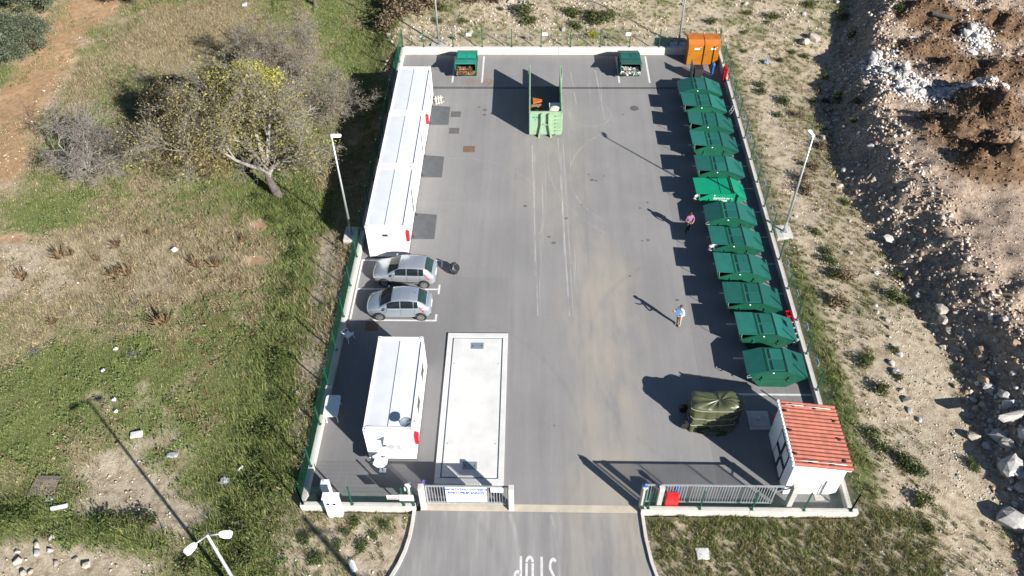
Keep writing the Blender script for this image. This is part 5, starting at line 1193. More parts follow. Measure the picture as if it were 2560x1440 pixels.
# each tile its own piece: a roll and a flat pan, courses lapping down to the right
NC, NR = 17, 7
tw, tl = (ry1-ry0+.08)/NC, (rx1-rx0+.06)/NR
mt_ = MB(); sec = [(0,.008),(.22,.008),(.36,.030),(.55,.062),(.72,.068),(.88,.046),(1.0,.010)]
mt_.grid([[(-.015,tw*u,h) for u, h in sec],[(tl*1.08,tw*u,h+.026) for u, h in sec]][::-1])
lowf = [(tl*1.08,tw*u,h+.026) for u, h in sec]+[(tl*1.08,tw*u,h+.002) for u, h in reversed(sec)]
n = len(lowf); mt_.add(lowf, [tuple(range(n))[::-1]])
tm = mt_.mesh('tile', MT['tile'], False)
pitch = math.atan2(-sl,1)
for r_ in range(NR):
    x_ = rx0-.03+r_*tl
    for c_ in range(NC):
        obj('tile', tm, rf, (x_, ry0-.04+c_*tw, zr_(x_)+.122+.016*0+rnd.uniform(0,.004)), (rnd.uniform(-.01,.01),pitch+rnd.uniform(-.008,.008),rnd.uniform(-.006,.006)))
MB().box(rx0-.09,rx0-.0,ry0-.02,ry1+.02,zr_(rx0)+.02,zr_(rx0)+.20).build('verge', MT['render_wall'], t, bevel=.02)
for k in range(NC): MB().lathe([(.03,0),(.06,.02),(.06,.06),(.02,.09)],n=8).build('verge_tile', MT['white_plastic'], t, loc=(rx0-.05,ry0+.10+k*tw,zr_(rx0)+.19))
for (u,v) in ((.06,.16),(.07,.52),(.07,.83),(.90,.12),(.92,.45),(.92,.74),(.24,.93),(.62,.92),(.30,.06),(.68,.05)):
    x_ = rx0+u*(rx1-rx0); y_ = ry0+v*(ry1-ry0); MB().box(-.07,.07,-.06,.06,0,.10).build('conductor_foot', MT['black'], t, loc=(x_,y_,zr_(x_)+.17), bevel=.02)
for v in (.055,.925): MB().tube([(rx0+.25,ry0+v*(ry1-ry0),zr_(rx0+.25)+.28),(rx0+1.2,ry0+v*(ry1-ry0)+.01,zr_(rx0+1.2)+.27),(rx1-.25,ry0+v*(ry1-ry0)-.02,zr_(rx1-.25)+.27)],.014,6).build('conductor', MT['white_paint'], t, smooth=True)
MB().tube([(-.14,.3,zr_(0)+.16),(-.17,1.5,zr_(0)+.14),(-.14,3.2,zr_(0)+.16)],.012,6).build('conductor', MT['galv'], t)
dr_ = MB().box(-.03,-.001,.72,2.34,.0,2.28).build('door', MT['dark_steel'], t)
for (a,b,c,e) in ((.80,1.40,.16,.92),(1.66,2.26,.16,.92),(.80,1.40,1.32,2.16),(1.66,2.26,1.32,2.16)): MB().box(-.042,-.031,a,b,c,e).build('pane', MT['white_plastic'], dr_)
MB().box(-.075,-.043,1.48,1.52,1.02,1.18).build('handle', MT['galv'], dr_)
MB().tube([(.55,-.03,2.45),(.55,-.03,.0)],.012,6).build('downlead', MT['white_paint'], t); MB().box(.2,.26,-.03,-.001,2.05,2.12).build('lamp', MT['galv'], t); MB().box(2.35,2.41,-.03,-.001,1.9,1.97).build('lamp', MT['galv'], t)
MB().box(1.55,2.0,-.35,.0-.001,.0,.02).build('step', MT['concrete'], t); MB().bar((1.75,-.05,.02),(1.75,-.05,1.0),.03,.03).build('rod', MT['galv'], t)
# concrete slab with a lid beside it, red cabinet
t = thing('manhole_slab', 'blue grey concrete slab with a raised lid beside the small house', 'slab', (12.22,25.43,0))
MB().box(-.5,.62,-.58,.58,0,.10).build('slab', MT['concrete'], t, bevel=.015); MB().box(-.36,.34,-.42,.42,.10,.17).build('lid', MT['concrete'], t, bevel=.02); MB().lathe([(.07,.17),(.07,.26),(.10,.27),(.10,.31),(.03,.33)],n=10).build('vent', MT['galv'], t)
t = thing('hydrant_cabinet', 'red hydrant cabinet at the back corner of the small house', 'fire cabinet', (13.12,25.0,.0), 0)
MB().box(-.04,.04,-.1,.1,0,.55).build('stand', MT['red'], t); MB().box(-.28,.28,-.13,.13,.55,1.15).build('body', MT['red'], t, bevel=.03); MB().hexa([(-.29,-.14,1.155),(.29,-.14,1.155),(.29,.14,1.155),(-.29,.14,1.155),(-.12,-.12,1.30),(.12,-.12,1.30),(.12,.12,1.30),(-.12,.12,1.30)]).build('roof', MT['red'], t); MB().box(-.285,-.281,-.1,.1,.6,1.1).build('door', MT['crate_red'], t)

# ================================================================== something bulky under a tarpaulin
t = thing('covered_machine', 'bulky machine wrapped in an olive green tarpaulin tied with ropes', 'covered machine', (9.75,25.45,0), -.03)
def outline(k, n=120):
    """plan of the cover at a level: square cut on the left, round on the right"""
    pts = []
    for j in range(n):
        a = 2*PI*j/n; c, s = math.cos(a), math.sin(a); p = 7.0 if c < 0 else 2.8
        r = (abs(c)**p+abs(s)**p)**(-1/p); pts.append((r*c, r*s))
    return pts
Rt = random.Random(5); ol = outline(0); n = len(ol)
lev = [(0,1.36,.84,.0,.11),(.10,1.33,.80,0,.10),(.45,1.29,.75,.0,.08),(.85,1.27,.70,.02,.06),(1.2,1.29,.66,.04,.045),(1.46,1.31,.64,.06,.03),(1.60,1.29,.61,.06,.018),(1.67,1.22,.55,.06,.010),(1.70,.95,.40,.08,.004),(1.72,.50,.20,.12,.003),(1.74,.02,.01,.2,0)]
P = []
ph = [Rt.uniform(0,6.28) for _ in range(8)]
for z_, ax_, ay_, ox, amp in lev:
    row = []
    for j,(x_,y_) in enumerate(ol):
        a = 2*PI*j/n
        f = 1+amp*((1-2*abs(math.sin(4.5*a+ph[0]+z_*.9)))*.6+(1-2*abs(math.sin(8.5*a+ph[1]-z_*1.4)))*.5+(1-2*abs(math.sin(14.5*a+ph[2]+z_*.7)))*.3)
        bul = .20*min(z_/1.4,1)*max(x_-.2,0)
        peak = .16*math.exp(-((x_*ax_-.55)/.42)**2)*(z_ > 1.5) - .07*math.exp(-((x_*ax_+.25)/.5)**2)*(z_ > 1.5)
        crease = .018*(1-2*abs(math.sin(7*x_+3*y_+ph[3])))*(z_ > 1.5)
        row.append((x_*ax_*f+ox+bul, y_*ay_*f+(.10 if z_ > 1.0 else .1*z_), max(z_+peak+crease,0.004)))
    row.append(row[0]); P.append(row)
MB().grid([list(c) for c in zip(*P)]).build('tarpaulin', MT['tarp'], t, smooth=True)
for z_, i_ in ((1.40,5),(.80,3),(.40,2)):
    pts = [Vector(P[i_][j % n])*1.012+Vector((0,0,.012)) for j in range(n//2, n-10, 4)]
    pts = [Vector((p.x*1.01,p.y-.015,p.z+.10*(k/len(pts)))) for k, p in enumerate(pts)]
    MB().tube(pts,.013,5).build('rope', MT['rope'], t)
for y_ in (-.55,.5): MB().cyl((-1.42,y_-.1,.26),(-1.42,y_+.1,.26),.26,n=16).build('wheel', MT['black'], t)
MB().prism([(0,0),(.5,.1),(.62,.35),(.3,.5),(-.15,.35)],'z',.0,.03).build('skirt', MT['tarp'], t, loc=(.2,-1.05,0))
lump('skirt_fold', MT['tarp'], t, .42, 90, (1.5,.55,.35), (-.2,-.80,.12), 10, .25)

# ================================================================== parked cars
def car(label, cx, cy, rz, L_, stations, cab, xb0, win, paint, style, r=.30, wb=(.78,3.24)):
    t = thing('parked_car', label, 'car', (cx,cy,0), rz, 'silver hatchbacks in the parking bays')
    hl = L_/2
    def X(s): return hl-s            # local +x is forward, s runs from nose to tail
    # lower body
    P = []
    for (s,hw,zt,zb) in stations:
        half = [(0,zb),(hw*.86,zb),(hw*.97,zb+.10),(hw*1.0,zb+.28),(hw*.995,(zb+zt)/2+.08),(hw*.975,zt-.11),(hw*.92,zt-.03),(hw*.62,zt+.025),(hw*.3,zt+.045)]
        row = [(X(s),y_,z_) for y_, z_ in half] + [(X(s),0,zt+.05)] + [(X(s),-y_,z_) for y_, z_ in reversed(half[1:])]
        row.append(row[0]); P.append(row)
    m_ = MB().grid(P); k = len(P[0])-1
    m_.add(P[0][:k], [tuple(range(k))]); m_.add(P[-1][:k], [tuple(range(k-1,-1,-1))])
    body = m_.build('body', paint, t, smooth=True)
    sx = [c[0] for c in cab]
    def ip(s, i): return float(np.interp(s, sx, [c[i] for c in cab]))
    def side(s, v, sg):
        wb_, wr_, zb_, zr_2 = ip(s,1), ip(s,2), ip(s,3), ip(s,4); q = v**.9
        return (X(s), sg*(wb_+(wr_-wb_)*v + .035*math.sin(PI*v)), zb_+(zr_2-.05-zb_)*q)
    def top(s, u):
        a = side(s,1,1); return (X(s), a[1]*u, a[2]+(.05+.02)*(1-abs(u)**2.4))
    ss = np.linspace(sx[0], sx[-1], 22); rows = []
    for s in ss: rows.append([side(s,v,1) for v in (0,.25,.5,.75,1)] + [top(s,u) for u in (.8,.45,0,-.45,-.8)] + [side(s,v,-1) for v in (1,.75,.5,.25,0)])
    MB().grid(rows).build('cabin', paint, t, smooth=True)
    def patch(name, fn, s0, s1, v0, v1, mat, na=9, nb=6, off=.022, par=None):
        G_ = []
        for i in range(na):
            s = s0+(s1-s0)*i/(na-1); row = []
            for j in range(nb):
                v = v0+(v1-v0)*j/(nb-1); p = Vector(fn(s,v)); row.append(p)
            G_.append(row)
        out = []
        for i in range(na):
            row = []
            for j in range(nb):
                p = G_[i][j]; c = Vector((0,0,.7)); nrm = (p-Vector((p.x*.85,0,.75))).normalized(); row.append(tuple(p+nrm*off))
            out.append(row)
        return MB().grid(out).build(name, mat, par or t, smooth=True)
    patch('windscreen', lambda s,u: top(s,u), win['ws'][0], win['ws'][1], -.97, .97, MT['glass'], 8, 11)
    patch('rear_window', lambda s,u: top(s,u), win['rw'][0], win['rw'][1], -.90, .90, MT['glass_green'], 8, 9)
    for sg in (-1,1):
        for (s0,s1) in win['side']:
            wn = patch('side_window', (lambda sg_: (lambda s,v: side(s,v,sg_)))(sg), s0, s1, .06, .93, MT['glass'])
        # sills, doors, handles, lights, mirrors
        for s_ in win['seam']: MB().box(X(s_)-.006,X(s_)+.006,-.004,.004,.34,.90).build('door_seam', MT['trim'], t, loc=(0,sg*(float(np.interp(s_,[q[0] for q in stations],[q[1] for q in stations]))-.004),0))
        for s_ in (win['seam'][1]-.18, win['seam'][2]-.14): MB().box(X(s_)-.07,X(s_)+.07,-.02,.02,.80,.835).build('door_handle', paint, t, loc=(0,sg*(float(np.interp(s_,[q[0] for q in stations],[q[1] for q in stations]))-.002),0), bevel=.01)
        mi_ = MB().box(-.06,.07,-.10,.10,-.06,.07).build('mirror', paint, t, loc=(X(win['mir']),sg*.93,1.0), bevel=.03); MB().box(-.075,-.062,-.08,.08,-.04,.05).build('mirror_glass', MT['glass'], mi_)
        MB().grid([[(X(.10+.34*u/4), sg*(.42+.33*(u/4)**.7+(.10*v/3)*(1-u/5)), .60+.14*v/3+.05*u/4) for v in range(4)] for u in range(5)]).build('headlight', MT['lens_clear'], t, smooth=True).modifiers.new('s','SOLIDIFY').thickness = .05
        tl_ = win['tail']; MB().grid([[(X(tl_[0]+(tl_[1]-tl_[0])*v/4), sg*(.850-.075*(v/4)**2-.05*u/2), .74+.36*v/4) for v in range(5)] for u in range(3)]).build('tail_light', MT['lens_red'], t, smooth=True).modifiers.new('s','SOLIDIFY').thickness = .05
        MB().box(X(win['seam'][2]+.1),X(win['seam'][0]-.05),-.012,.012,.40,.46).build('side_moulding', MT['trim'] if style == 'a' else paint, t, loc=(0,sg*.845,0), bevel=.006)
        for s_ in wb:
            MB().lathe([(r+.055,-.012),(r+.055,.012)],n=22).build('wheel_arch', MT['trim'], t, loc=(X(s_),sg*.838,.31), rot=(PI/2,0,0))
            wh = MB().lathe([(r-.09,-.09),(r-.015,-.095),(r,-.06),(r,.06),(r-.015,.095),(r-.09,.09)],n=24).build('wheel', MT['tyre'], t, loc=(X(s_),sg*.785,r), rot=(PI/2,0,0))
            rm = MB().lathe([(.20,-.01),(.205,.0),(.185,.012),(.05,.02),(.0,.02)] if False else [(.205,-.02),(.205,.015),(.17,.018),(.165,-.0)],n=22)
            for q in range(7):
                a = 2*PI*q/7; rm.bar((.03*math.cos(a),.03*math.sin(a),.012),(.18*math.cos(a),.18*math.sin(a),.008),.05,.02)
            rm.lathe([(.055,0),(.05,.025)],n=10); rm.build('rim', MT['rim'], wh, loc=(0,0,-sg*.086), rot=(0 if sg < 0 else PI,0,0))
    MB().box(-.02,.02,-.60,.60,.36,.48).build('bumper_grille', MT['trim'], t, loc=(X(.035),0,0), bevel=.01)
    MB().box(-.015,.015,-.26,.26,.0,.11).build('number_plate', MT['white_paint'], t, loc=(X(-.005),0,.40)); MB().box(-.015,.015,-.26,.26,.0,.11).build('number_plate', MT['white_paint'], t, loc=(X(L_+.004),0,.62))
    MB().box(-.012,.012,-.70,.70,.30,.40).build('rear_skirt', MT['trim'], t, loc=(X(L_-.03),0,0))
    a_ = top(win['ant'],0); MB().cyl((a_[0],0,a_[2]),(a_[0]-.14,0,a_[2]+.2),.012,.005,6).build('antenna', MT['trim'], t)
    for s_ in (win['ws'][0]+.02,): 
        for y_ in (-.25,.2): 
            p0 = top(s_,y_/.7); p1 = top(s_+.28,y_/.7+.30); MB().tube([Vector(p0)+Vector((0,0,.02)),Vector(p1)+Vector((0,0,.02))],.009,5).build('wiper', MT['trim'], t)
    return t
stA = [(0,.50,.58,.30),(.06,.62,.66,.24),(.22,.74,.76,.21),(.55,.81,.86,.20),(1.0,.84,.94,.20),(1.8,.845,.96,.19),(2.8,.845,.98,.19),(3.4,.83,.99,.20),(3.70,.80,.98,.22),(3.84,.75,.93,.26),(3.90,.68,.74,.30)]
cabA = [(.98,.76,.66,.93,.985),(1.35,.80,.635,.945,1.22),(1.72,.815,.60,.955,1.415),(2.2,.82,.60,.965,1.475),(2.8,.82,.60,.975,1.475),(3.28,.80,.58,.985,1.43),(3.52,.77,.57,.985,1.26),(3.76,.73,.62,.97,1.03)]
car('silver hatchback parked nearest the white containers, red tail light showing', -7.72,35.92,PI-.05,3.90,stA,cabA,.98,{'ws':(1.03,1.69),'rw':(3.33,3.72),'side':((1.50,2.18),(2.24,2.92),(2.96,3.24)),'seam':(1.28,2.21,3.0),'mir':1.38,'tail':(3.62,3.30),'ant':1.85},MT['silver'],'a')
stB = [(0,.46,.60,.30),(.06,.60,.68,.24),(.22,.74,.79,.21),(.55,.80,.90,.20),(.95,.83,.98,.20),(1.8,.835,1.0,.19),(2.7,.835,1.0,.19),(3.3,.82,1.0,.20),(3.62,.78,.98,.22),(3.78,.70,.92,.27),(3.84,.60,.74,.32)]
cabB = [(.80,.72,.62,.95,1.00),(1.2,.79,.62,.98,1.26),(1.58,.81,.60,.99,1.445),(2.1,.815,.60,1.0,1.525),(2.65,.81,.60,1.0,1.515),(3.08,.79,.58,1.0,1.42),(3.36,.75,.57,.99,1.26),(3.62,.68,.60,.97,1.04)]
car('silver hatchback with an arched roof parked nearer the camera', -7.74,33.18,PI,3.84,stB,cabB,.80,{'ws':(.86,1.55),'rw':(3.12,3.56),'side':((1.30,2.06),(2.12,2.85),(2.89,3.12)),'seam':(1.15,2.09,2.9),'mir':1.22,'tail':(3.50,3.22),'ant':2.9},MT['silver_b'],'b')

# ================================================================== people
def person(label, loc, rz, joints, radii, edges, mats, zones, extras):
    t = thing('person', label, 'person', loc, rz)
    names = list(joints); idx = {k_: i for i, k_ in enumerate(names)}
    me = bpy.data.meshes.new('body'); me.from_pydata([joints[k_] for k_ in names], [(idx[a],idx[b]) for a, b in edges], [])
    o = bpy.data.objects.new('tmp', me); COL.objects.link(o)
    o.modifiers.new('skin','SKIN'); ss_ = o.modifiers.new('sub','SUBSURF'); ss_.levels = 2; ss_.render_levels = 2
    sv = me.skin_vertices[0].data
    for k_ in names: r_ = radii[k_]; sv[idx[k_]].radius = r_ if isinstance(r_, tuple) else (r_,r_)
    sv[idx['pelvis']].use_root = True
    dg = bpy.context.evaluated_depsgraph_get(); dg.update()
    nm = bpy.data.meshes.new_from_object(o.evaluated_get(dg)); nm.name = 'body'; bpy.data.objects.remove(o)
    nm.materials.clear()
    for m_ in mats: nm.materials.append(m_)
    for p in nm.polygons: p.use_smooth = True; p.material_index = zones(p.center)
    obj('body', nm, t)
    # fingers: five unequal bent chains on each hand, as children of the figure
    for hand, (w0, fwd, sidev) in extras['hands'].items():
        w0, fwd, sidev = Vector(w0), Vector(fwd).normalized(), Vector(sidev).normalized(); dn = fwd.cross(sidev).normalized()
        m_ = MB()
        for q, (off, ln) in enumerate(((-.030,.068),(-.010,.078),(.010,.074),(.030,.060))):
            a = w0+fwd*.085+sidev*off; b = a+fwd*ln*.55+dn*.010; c = b+fwd*ln*.30+dn*.030
            m_.cyl(a,b,.0095,.0088,6); m_.cyl(b,c,.0088,.007,6)
        a = w0+fwd*.03-sidev*.035; b = a+fwd*.035-sidev*.028; c = b+fwd*.03-sidev*.004; m_.cyl(a,b,.011,.0095,6); m_.cyl(b,c,.0095,.0075,6)
        m_.cyl(w0,w0+fwd*.09,.030,.036,8)
        m_.build('hand', MT['skin'], t, smooth=True)
    hx, hy, hz_ = extras['head']
    hr = MB(); PP = []
    for i in range(7):
        th = PI*.56*i/6; PP.append([(hx+.092*math.sin(th)*math.cos(f_), hy+.020+.108*math.sin(th)*math.sin(f_), hz_+.035+.105*math.cos(th)) for f_ in [2*PI*k/12 for k in range(13)]])
    hr.grid(PP).build('hair', MT['hair'], t, smooth=True)
    fc = MB(); fc.add([(hx-.015,hy-.098,hz_-.015),(hx+.015,hy-.098,hz_-.015),(hx,hy-.128,hz_-.02),(hx,hy-.10,hz_+.025)], [(0,1,2),(1,3,2),(3,0,2)]); fc.build('nose', MT['skin'], t)
    for s in (-1,1):
        MB().lathe([(.010,0),(.012,.006)],n=8).build('eye', MT['black'], t, loc=(hx+s*.034,hy-.088,hz_+.02), rot=(PI/2,0,0)); MB().lathe([(.018,-.008),(.026,.0),(.018,.008)],n=8).build('ear', MT['skin'], t, loc=(hx+s*.09,hy+.005,hz_), rot=(0,PI/2,0))
    MB().box(hx-.024,hx+.024,hy-.094,hy-.088,hz_-.055,hz_-.047).build('mouth', MT['lens_red'], t)
    return t
E_ = [('pelvis','waist'),('waist','chest'),('chest','neck'),('neck','head'),('head','crown'),('pelvis','hipL'),('hipL','kneeL'),('kneeL','ankL'),('ankL','toeL'),('pelvis','hipR'),('hipR','kneeR'),('kneeR','ankR'),('ankR','toeR'),('chest','shL'),('shL','elL'),('elL','wrL'),('chest','shR'),('shR','elR'),('elR','wrR')]
RD = dict(pelvis=(.155,.12),waist=(.15,.115),chest=(.165,.115),neck=.052,head=(.085,.10),crown=(.070,.085),hipL=.098,kneeL=.068,ankL=.046,toeL=.04,hipR=.098,kneeR=.068,ankR=.046,toeR=.04,shL=.072,elL=.048,wrL=.032,shR=.072,elR=.048,wrR=.032)
J1 = dict(pelvis=(0,0,.95),waist=(0,-.01,1.10),chest=(0,-.01,1.33),neck=(0,-.02,1.50),head=(0,-.05,1.60),crown=(0,-.05,1.69),hipL=(-.10,0,.88),kneeL=(-.13,-.10,.50),ankL=(-.13,.0,.09),toeL=(-.14,-.17,.04),hipR=(.10,0,.88),kneeR=(.11,.04,.49),ankR=(.12,.22,.10),toeR=(.13,.08,.04),shL=(-.19,-.0,1.41),elL=(-.29,-.06,1.14),wrL=(-.12,-.28,1.10),shR=(.19,0,1.41),elR=(.29,-.06,1.14),wrR=(.12,-.28,1.12))
plaid = M('plaid_shirt', (.30,.07,.10), (.07,.09,.24), 14, .8); dark_tr = M('black_trousers', (.014,.014,.017), None, 5, .8)
def z1(c):
    if c.z < .085: return 3
    if c.z < .97 and c.y > -.2: return 1
    if c.z > 1.48 and abs(c.x) < .12: return 2
    if c.y < -.17 and c.z < 1.25: return 2
    return 0
pe = person('person in a reddish plaid shirt and black trousers walking beside the skips', (10.35,40.2,0), .25, J1, RD, E_, [plaid,dark_tr,MT['skin'],MT['shoe']], z1, {'hands':{'L':((-.12,-.28,1.10),(.5,-.6,.1),(.3,.2,1)),'R':((.12,-.28,1.12),(-.5,-.6,.1),(.3,-.2,1))},'head':(0,-.05,1.62)})
J2 = dict(J1); J2.update(kneeL=(-.11,-.02,.50),ankL=(-.11,.02,.09),toeL=(-.13,-.15,.04),kneeR=(.11,-.02,.50),ankR=(.11,.02,.09),toeR=(.13,-.15,.04),elL=(-.28,-.08,1.14),wrL=(-.20,-.32,1.24),elR=(.30,.0,1.13),wrR=(.16,-.24,1.05))
shirtw = M('white_blue_shirt', (.72,.76,.82), (.60,.66,.74), 3, .8); beige = M('beige_trousers', (.36,.29,.21), None, 5, .8)
J2 = {k_: v for k_, v in J2.items()}
pe2 = person('person in a white shirt and beige trousers holding up a phone in mid yard', (8.80,32.15,0), -.95, J2, RD, E_, [shirtw,beige,MT['skin'],MT['shoe']], z1, {'hands':{'L':((-.20,-.32,1.24),(.1,-.8,.5),(1,.1,0)),'R':((.16,-.24,1.05),(-.6,-.6,.1),(.3,-.2,1))},'head':(0,-.05,1.62)})
t = thing('phone', 'phone held in the raised hand of the person in the white shirt', 'phone', (8.80,32.15,0), -.95); MB().box(-.04,.04,-.008,.008,-.07,.07).build('case', MT['black'], t, loc=(-.19,-.45,1.33), rot=(.6,0,0)); MB().box(-.035,.035,-.010,-.009,-.06,.06).build('screen', MT['glass'], t, loc=(-.19,-.45,1.33), rot=(.6,PI,PI))
t = thing('shoulder_bag', 'light blue folder carried by the person in the white shirt', 'folder', (8.80,32.15,0), -.95); MB().box(-.14,.14,-.015,.015,-.19,.19).build('cover', M('light_blue_card',(.18,.42,.78),None,4,.6), t, loc=(-.04,-.20,1.18), rot=(-.5,.1,.1))

# ================================================================== trees
def tubes_mesh(name, segs, mat):
    V_ = []; F_ = []; o = 0
    for nsd in (8,5,3):
        S = [s for s in segs if (8 if s[4] <= 1 else 5 if s[4] == 2 else 3) == nsd]
        if not S: continue
        A = np.array([s[0] for s in S]); B = np.array([s[1] for s in S]); r0 = np.array([s[2] for s in S]); r1 = np.array([s[3] for s in S])
        D = B-A; D /= np.linalg.norm(D,axis=1)[:,None]+1e-9; U = np.where(np.abs(D[:,2:3]) < .9, np.array([[0,0,1.]]), np.array([[1.,0,0]]))
        X = np.cross(D,U); X /= np.linalg.norm(X,axis=1)[:,None]; Y = np.cross(X,D)
        rg = []
        for C, r in ((A,r0),(B,r1)):
            for k in range(nsd): t_ = 2*PI*k/nsd; rg.append(C+X*(r*math.cos(t_))[:,None]+Y*(r*math.sin(t_))[:,None])
        V_.append(np.stack(rg,1).reshape(-1,3)); m = len(S); base = o+np.arange(m)[:,None]*2*nsd
        for k in range(nsd): F_.append(np.stack([base[:,0]+k, base[:,0]+nsd+k, base[:,0]+nsd+(k+1)%nsd, base[:,0]+(k+1)%nsd],1))
        o += m*2*nsd
    return raw_mesh(name, np.concatenate(V_), np.concatenate(F_), mat, smooth=True)
def leaf_cards(name, C, size, cols, mat, up=.35):
    n = len(C); u = rng.normal(size=(n,3)); u /= np.linalg.norm(u,axis=1)[:,None]
    v = np.cross(u, rng.normal(size=(n,3))); v /= np.linalg.norm(v,axis=1)[:,None]; s = size[:,None]
    V_ = np.stack([C-u*s, C-v*s*.55, C+u*s, C+v*s*.55],1).reshape(-1,3)
    return raw_mesh(name, V_, np.arange(4*n).reshape(-1,4), mat, colors=cols)
def grow_tree(seed, trunk, maxlev, nch, ratio, spread, gnarl, upb, rad):
    """trunk: list of (start, dir, length, radius). Returns segments and tip points"""
    R_ = random.Random(seed); segs = []; tips = []
    def rv(): return Vector((R_.gauss(0,1),R_.gauss(0,1),R_.gauss(0,1)))
    def go(p, d, L_, r, lev, lead=0):
        ns = 5 if lev == 0 else 4 if lev < maxlev else 3
        for i in range(ns):
            d = (d + rv()*gnarl*(.6 if lev == 0 else 1) + Vector((0,0,upb))).normalized(); q = p + d*(L_/ns)
            ra = r*(1-.62*i/ns); rb = r*(1-.62*(i+1)/ns); segs.append((tuple(p),tuple(q),ra,rb,lev,lead)); p = q
            if lev >= maxlev-1: tips.append((tuple(p),lev))
            if lev < maxlev and (i >= 1 or lev > 0):
                for _ in range(nch[lev] if R_.random() < .8 else max(nch[lev]-1,0)):
                    ax = d.cross(rv()).normalized(); c = (d*math.cos(spread*(.6+.7*R_.random())) + ax*math.sin(spread*(.6+.7*R_.random()))).normalized()
                    go(p, c, L_*ratio*(.65+.6*R_.random()), max(rb*.62,rad), lev+1, lead)
    for li_, s_ in enumerate(trunk): go(Vector(s_[0]), Vector(s_[1]).normalized(), s_[2], s_[3], 0, li_)
    return segs, np.array([t_[0] for t_ in tips])
def add_tree(name, label, base, seed, trunk, maxlev, nch, ratio, spread, gnarl, upb, rad, nleaf, lsize, cols, group, jit=.14, leafsel=None, twig='twig', clumps=()):
    z = gz(*base); t = thing(name, label, 'tree', (base[0],base[1],z), group=group)
    segs, tips = grow_tree(seed, trunk, maxlev, nch, ratio, spread, gnarl, upb, rad)
    a = [s for s in segs if s[4] == 0 and s[5] == 0]; b = [s for s in segs if s[4] in (1,2) or (s[4] == 0 and s[5] > 0)]; c = [s for s in segs if s[4] >= 3]
    obj('trunk', tubes_mesh('trunk', a, MT['bark']), t)
    if b: obj('limbs', tubes_mesh('limbs', b, MT[twig] if maxlev > 3 else MT['bark']), t)
    if c: obj('twigs', tubes_mesh('twigs', c, MT[twig]), t)
    if nleaf:
        w_ = np.ones(len(tips)) if leafsel is None else leafsel(tips)
        k = rng.choice(len(tips), nleaf, p=w_/w_.sum()); C = tips[k]+rng.normal(size=(nleaf,3))*jit; cl_ = scol(nleaf,cols,.3)
        for (cx,cy,cz,rx,ry,rz,kk,nn,cc2) in clumps:
            q = rng.normal(size=(kk,3)); q /= np.linalg.norm(q,axis=1)[:,None]; q = q*(.35+.65*rng.random((kk,1)))*np.array([rx,ry,rz])+np.array([cx,cy,cz]); C = np.concatenate([C, q[rng.integers(0,kk,nn)]+rng.normal(size=(nn,3))*np.array([.26,.26,.18])]); cl_ = np.concatenate([cl_, scol(nn,cc2,.3)])
        obj('crown', leaf_cards('crown', C, lsize*(.6+.8*rng.random(len(C))), cl_, MT['leaf']), t)
    return t, len(segs)
YEL = [(.36,.34,.075),(.29,.28,.065),(.43,.40,.10),(.21,.215,.06)]; MIX = [(.29,.25,.10),(.22,.19,.085),(.34,.28,.12),(.20,.19,.08)]
BRN = [(.24,.17,.095),(.19,.14,.08),(.27,.21,.12),(.15,.115,.07)]; OLV = [(.095,.115,.070),(.075,.095,.055),(.125,.145,.095),(.16,.18,.13)]
_cnt = 0
# the large half bare tree leaning left beside the yard
add_tree('field_tree', 'large half bare tree with yellow green leaves leaning away from the containers', (-17.55,44.3), 12,
 [((0,0,-.2),(-.30,.35,1.0),3.8,.36),((-.5,.7,1.5),(-.95,.15,.42),4.2,.17),((-.6,.8,1.9),(-.85,.55,.55),4.4,.16),((-.75,.95,2.2),(.25,.65,.9),4.4,.17),((-.8,1.0,2.4),(-.35,.8,.95),4.6,.17),((-.6,.8,1.9),(.75,-.05,.55),3.4,.11)],
 4, (1,2,2,2), .60, .75, .20, .02, .010, 14000, .078, MIX+[(.28,.26,.08)], 'trees in the field', .20, lambda p: .35+1.0*np.exp(-((p[:,0]+2.6)**2/7+(p[:,1]-3.5)**2/8+(p[:,2]-5.5)**2/5)))
# yellow topped crown behind it
add_tree('field_tree', 'tree with a dense bright yellow green top behind the half bare one', (-19.0,48.0), 31,
 [((0,0,-.2),(-.1,.05,1.0),3.4,.20),((0,0,2.2),(-.35,.1,.9),3.2,.13),((0,0,2.4),(.3,.2,.95),3.2,.12),((-.1,0,2.0),(-.1,-.4,.9),3.0,.11)], 4, (1,2,2,2), .60, .70, .18, .06, .009, 7000, .08, YEL+MIX, 'trees in the field', .22, lambda p: .2+(p[:,2] > 3.5), 'twig', ((-.3,.2,7.1,2.3,1.2,1.2,40,24000,YEL+[(.46,.43,.11)]),(-1.9,.6,4.6,.7,.6,.5,6,1200,YEL),(1.4,-.4,3.8,1.0,.8,.8,8,1500,MIX)))
add_tree('field_tree', 'bare grey brown thicket tree behind the yellow topped one', (-18.2,52.2), 44,
 [((0,0,-.2),(.05,.1,1.0),2.2,.15),((0,0,.9),(.8,.2,.8),3.2,.10),((0,0,1.0),(-.7,.5,.9),3.4,.11),((0,0,1.2),(.2,.9,.8),3.4,.10),((0,0,1.3),(.1,-.5,.9),3.0,.09)], 4, (2,2,2,2), .60, .78, .20, .03, .008, 13000, .06, BRN+[(.22,.17,.11)], 'trees in the field', .22)
add_tree('field_tree', 'bare twiggy tree farthest back by the yard corner', (-19.6,57.4), 47,
 [((0,0,-.2),(.1,0,1.0),2.0,.14),((0,0,.9),(.6,.3,.9),3.2,.10),((0,0,1.0),(-.6,.4,.9),3.2,.10),((0,0,1.2),(.0,-.6,.9),3.0,.09)], 4, (2,2,2,2), .60, .75, .20, .04, .008, 9000, .06, BRN+[(.20,.15,.10),(.22,.20,.09)], 'trees in the field', .22)
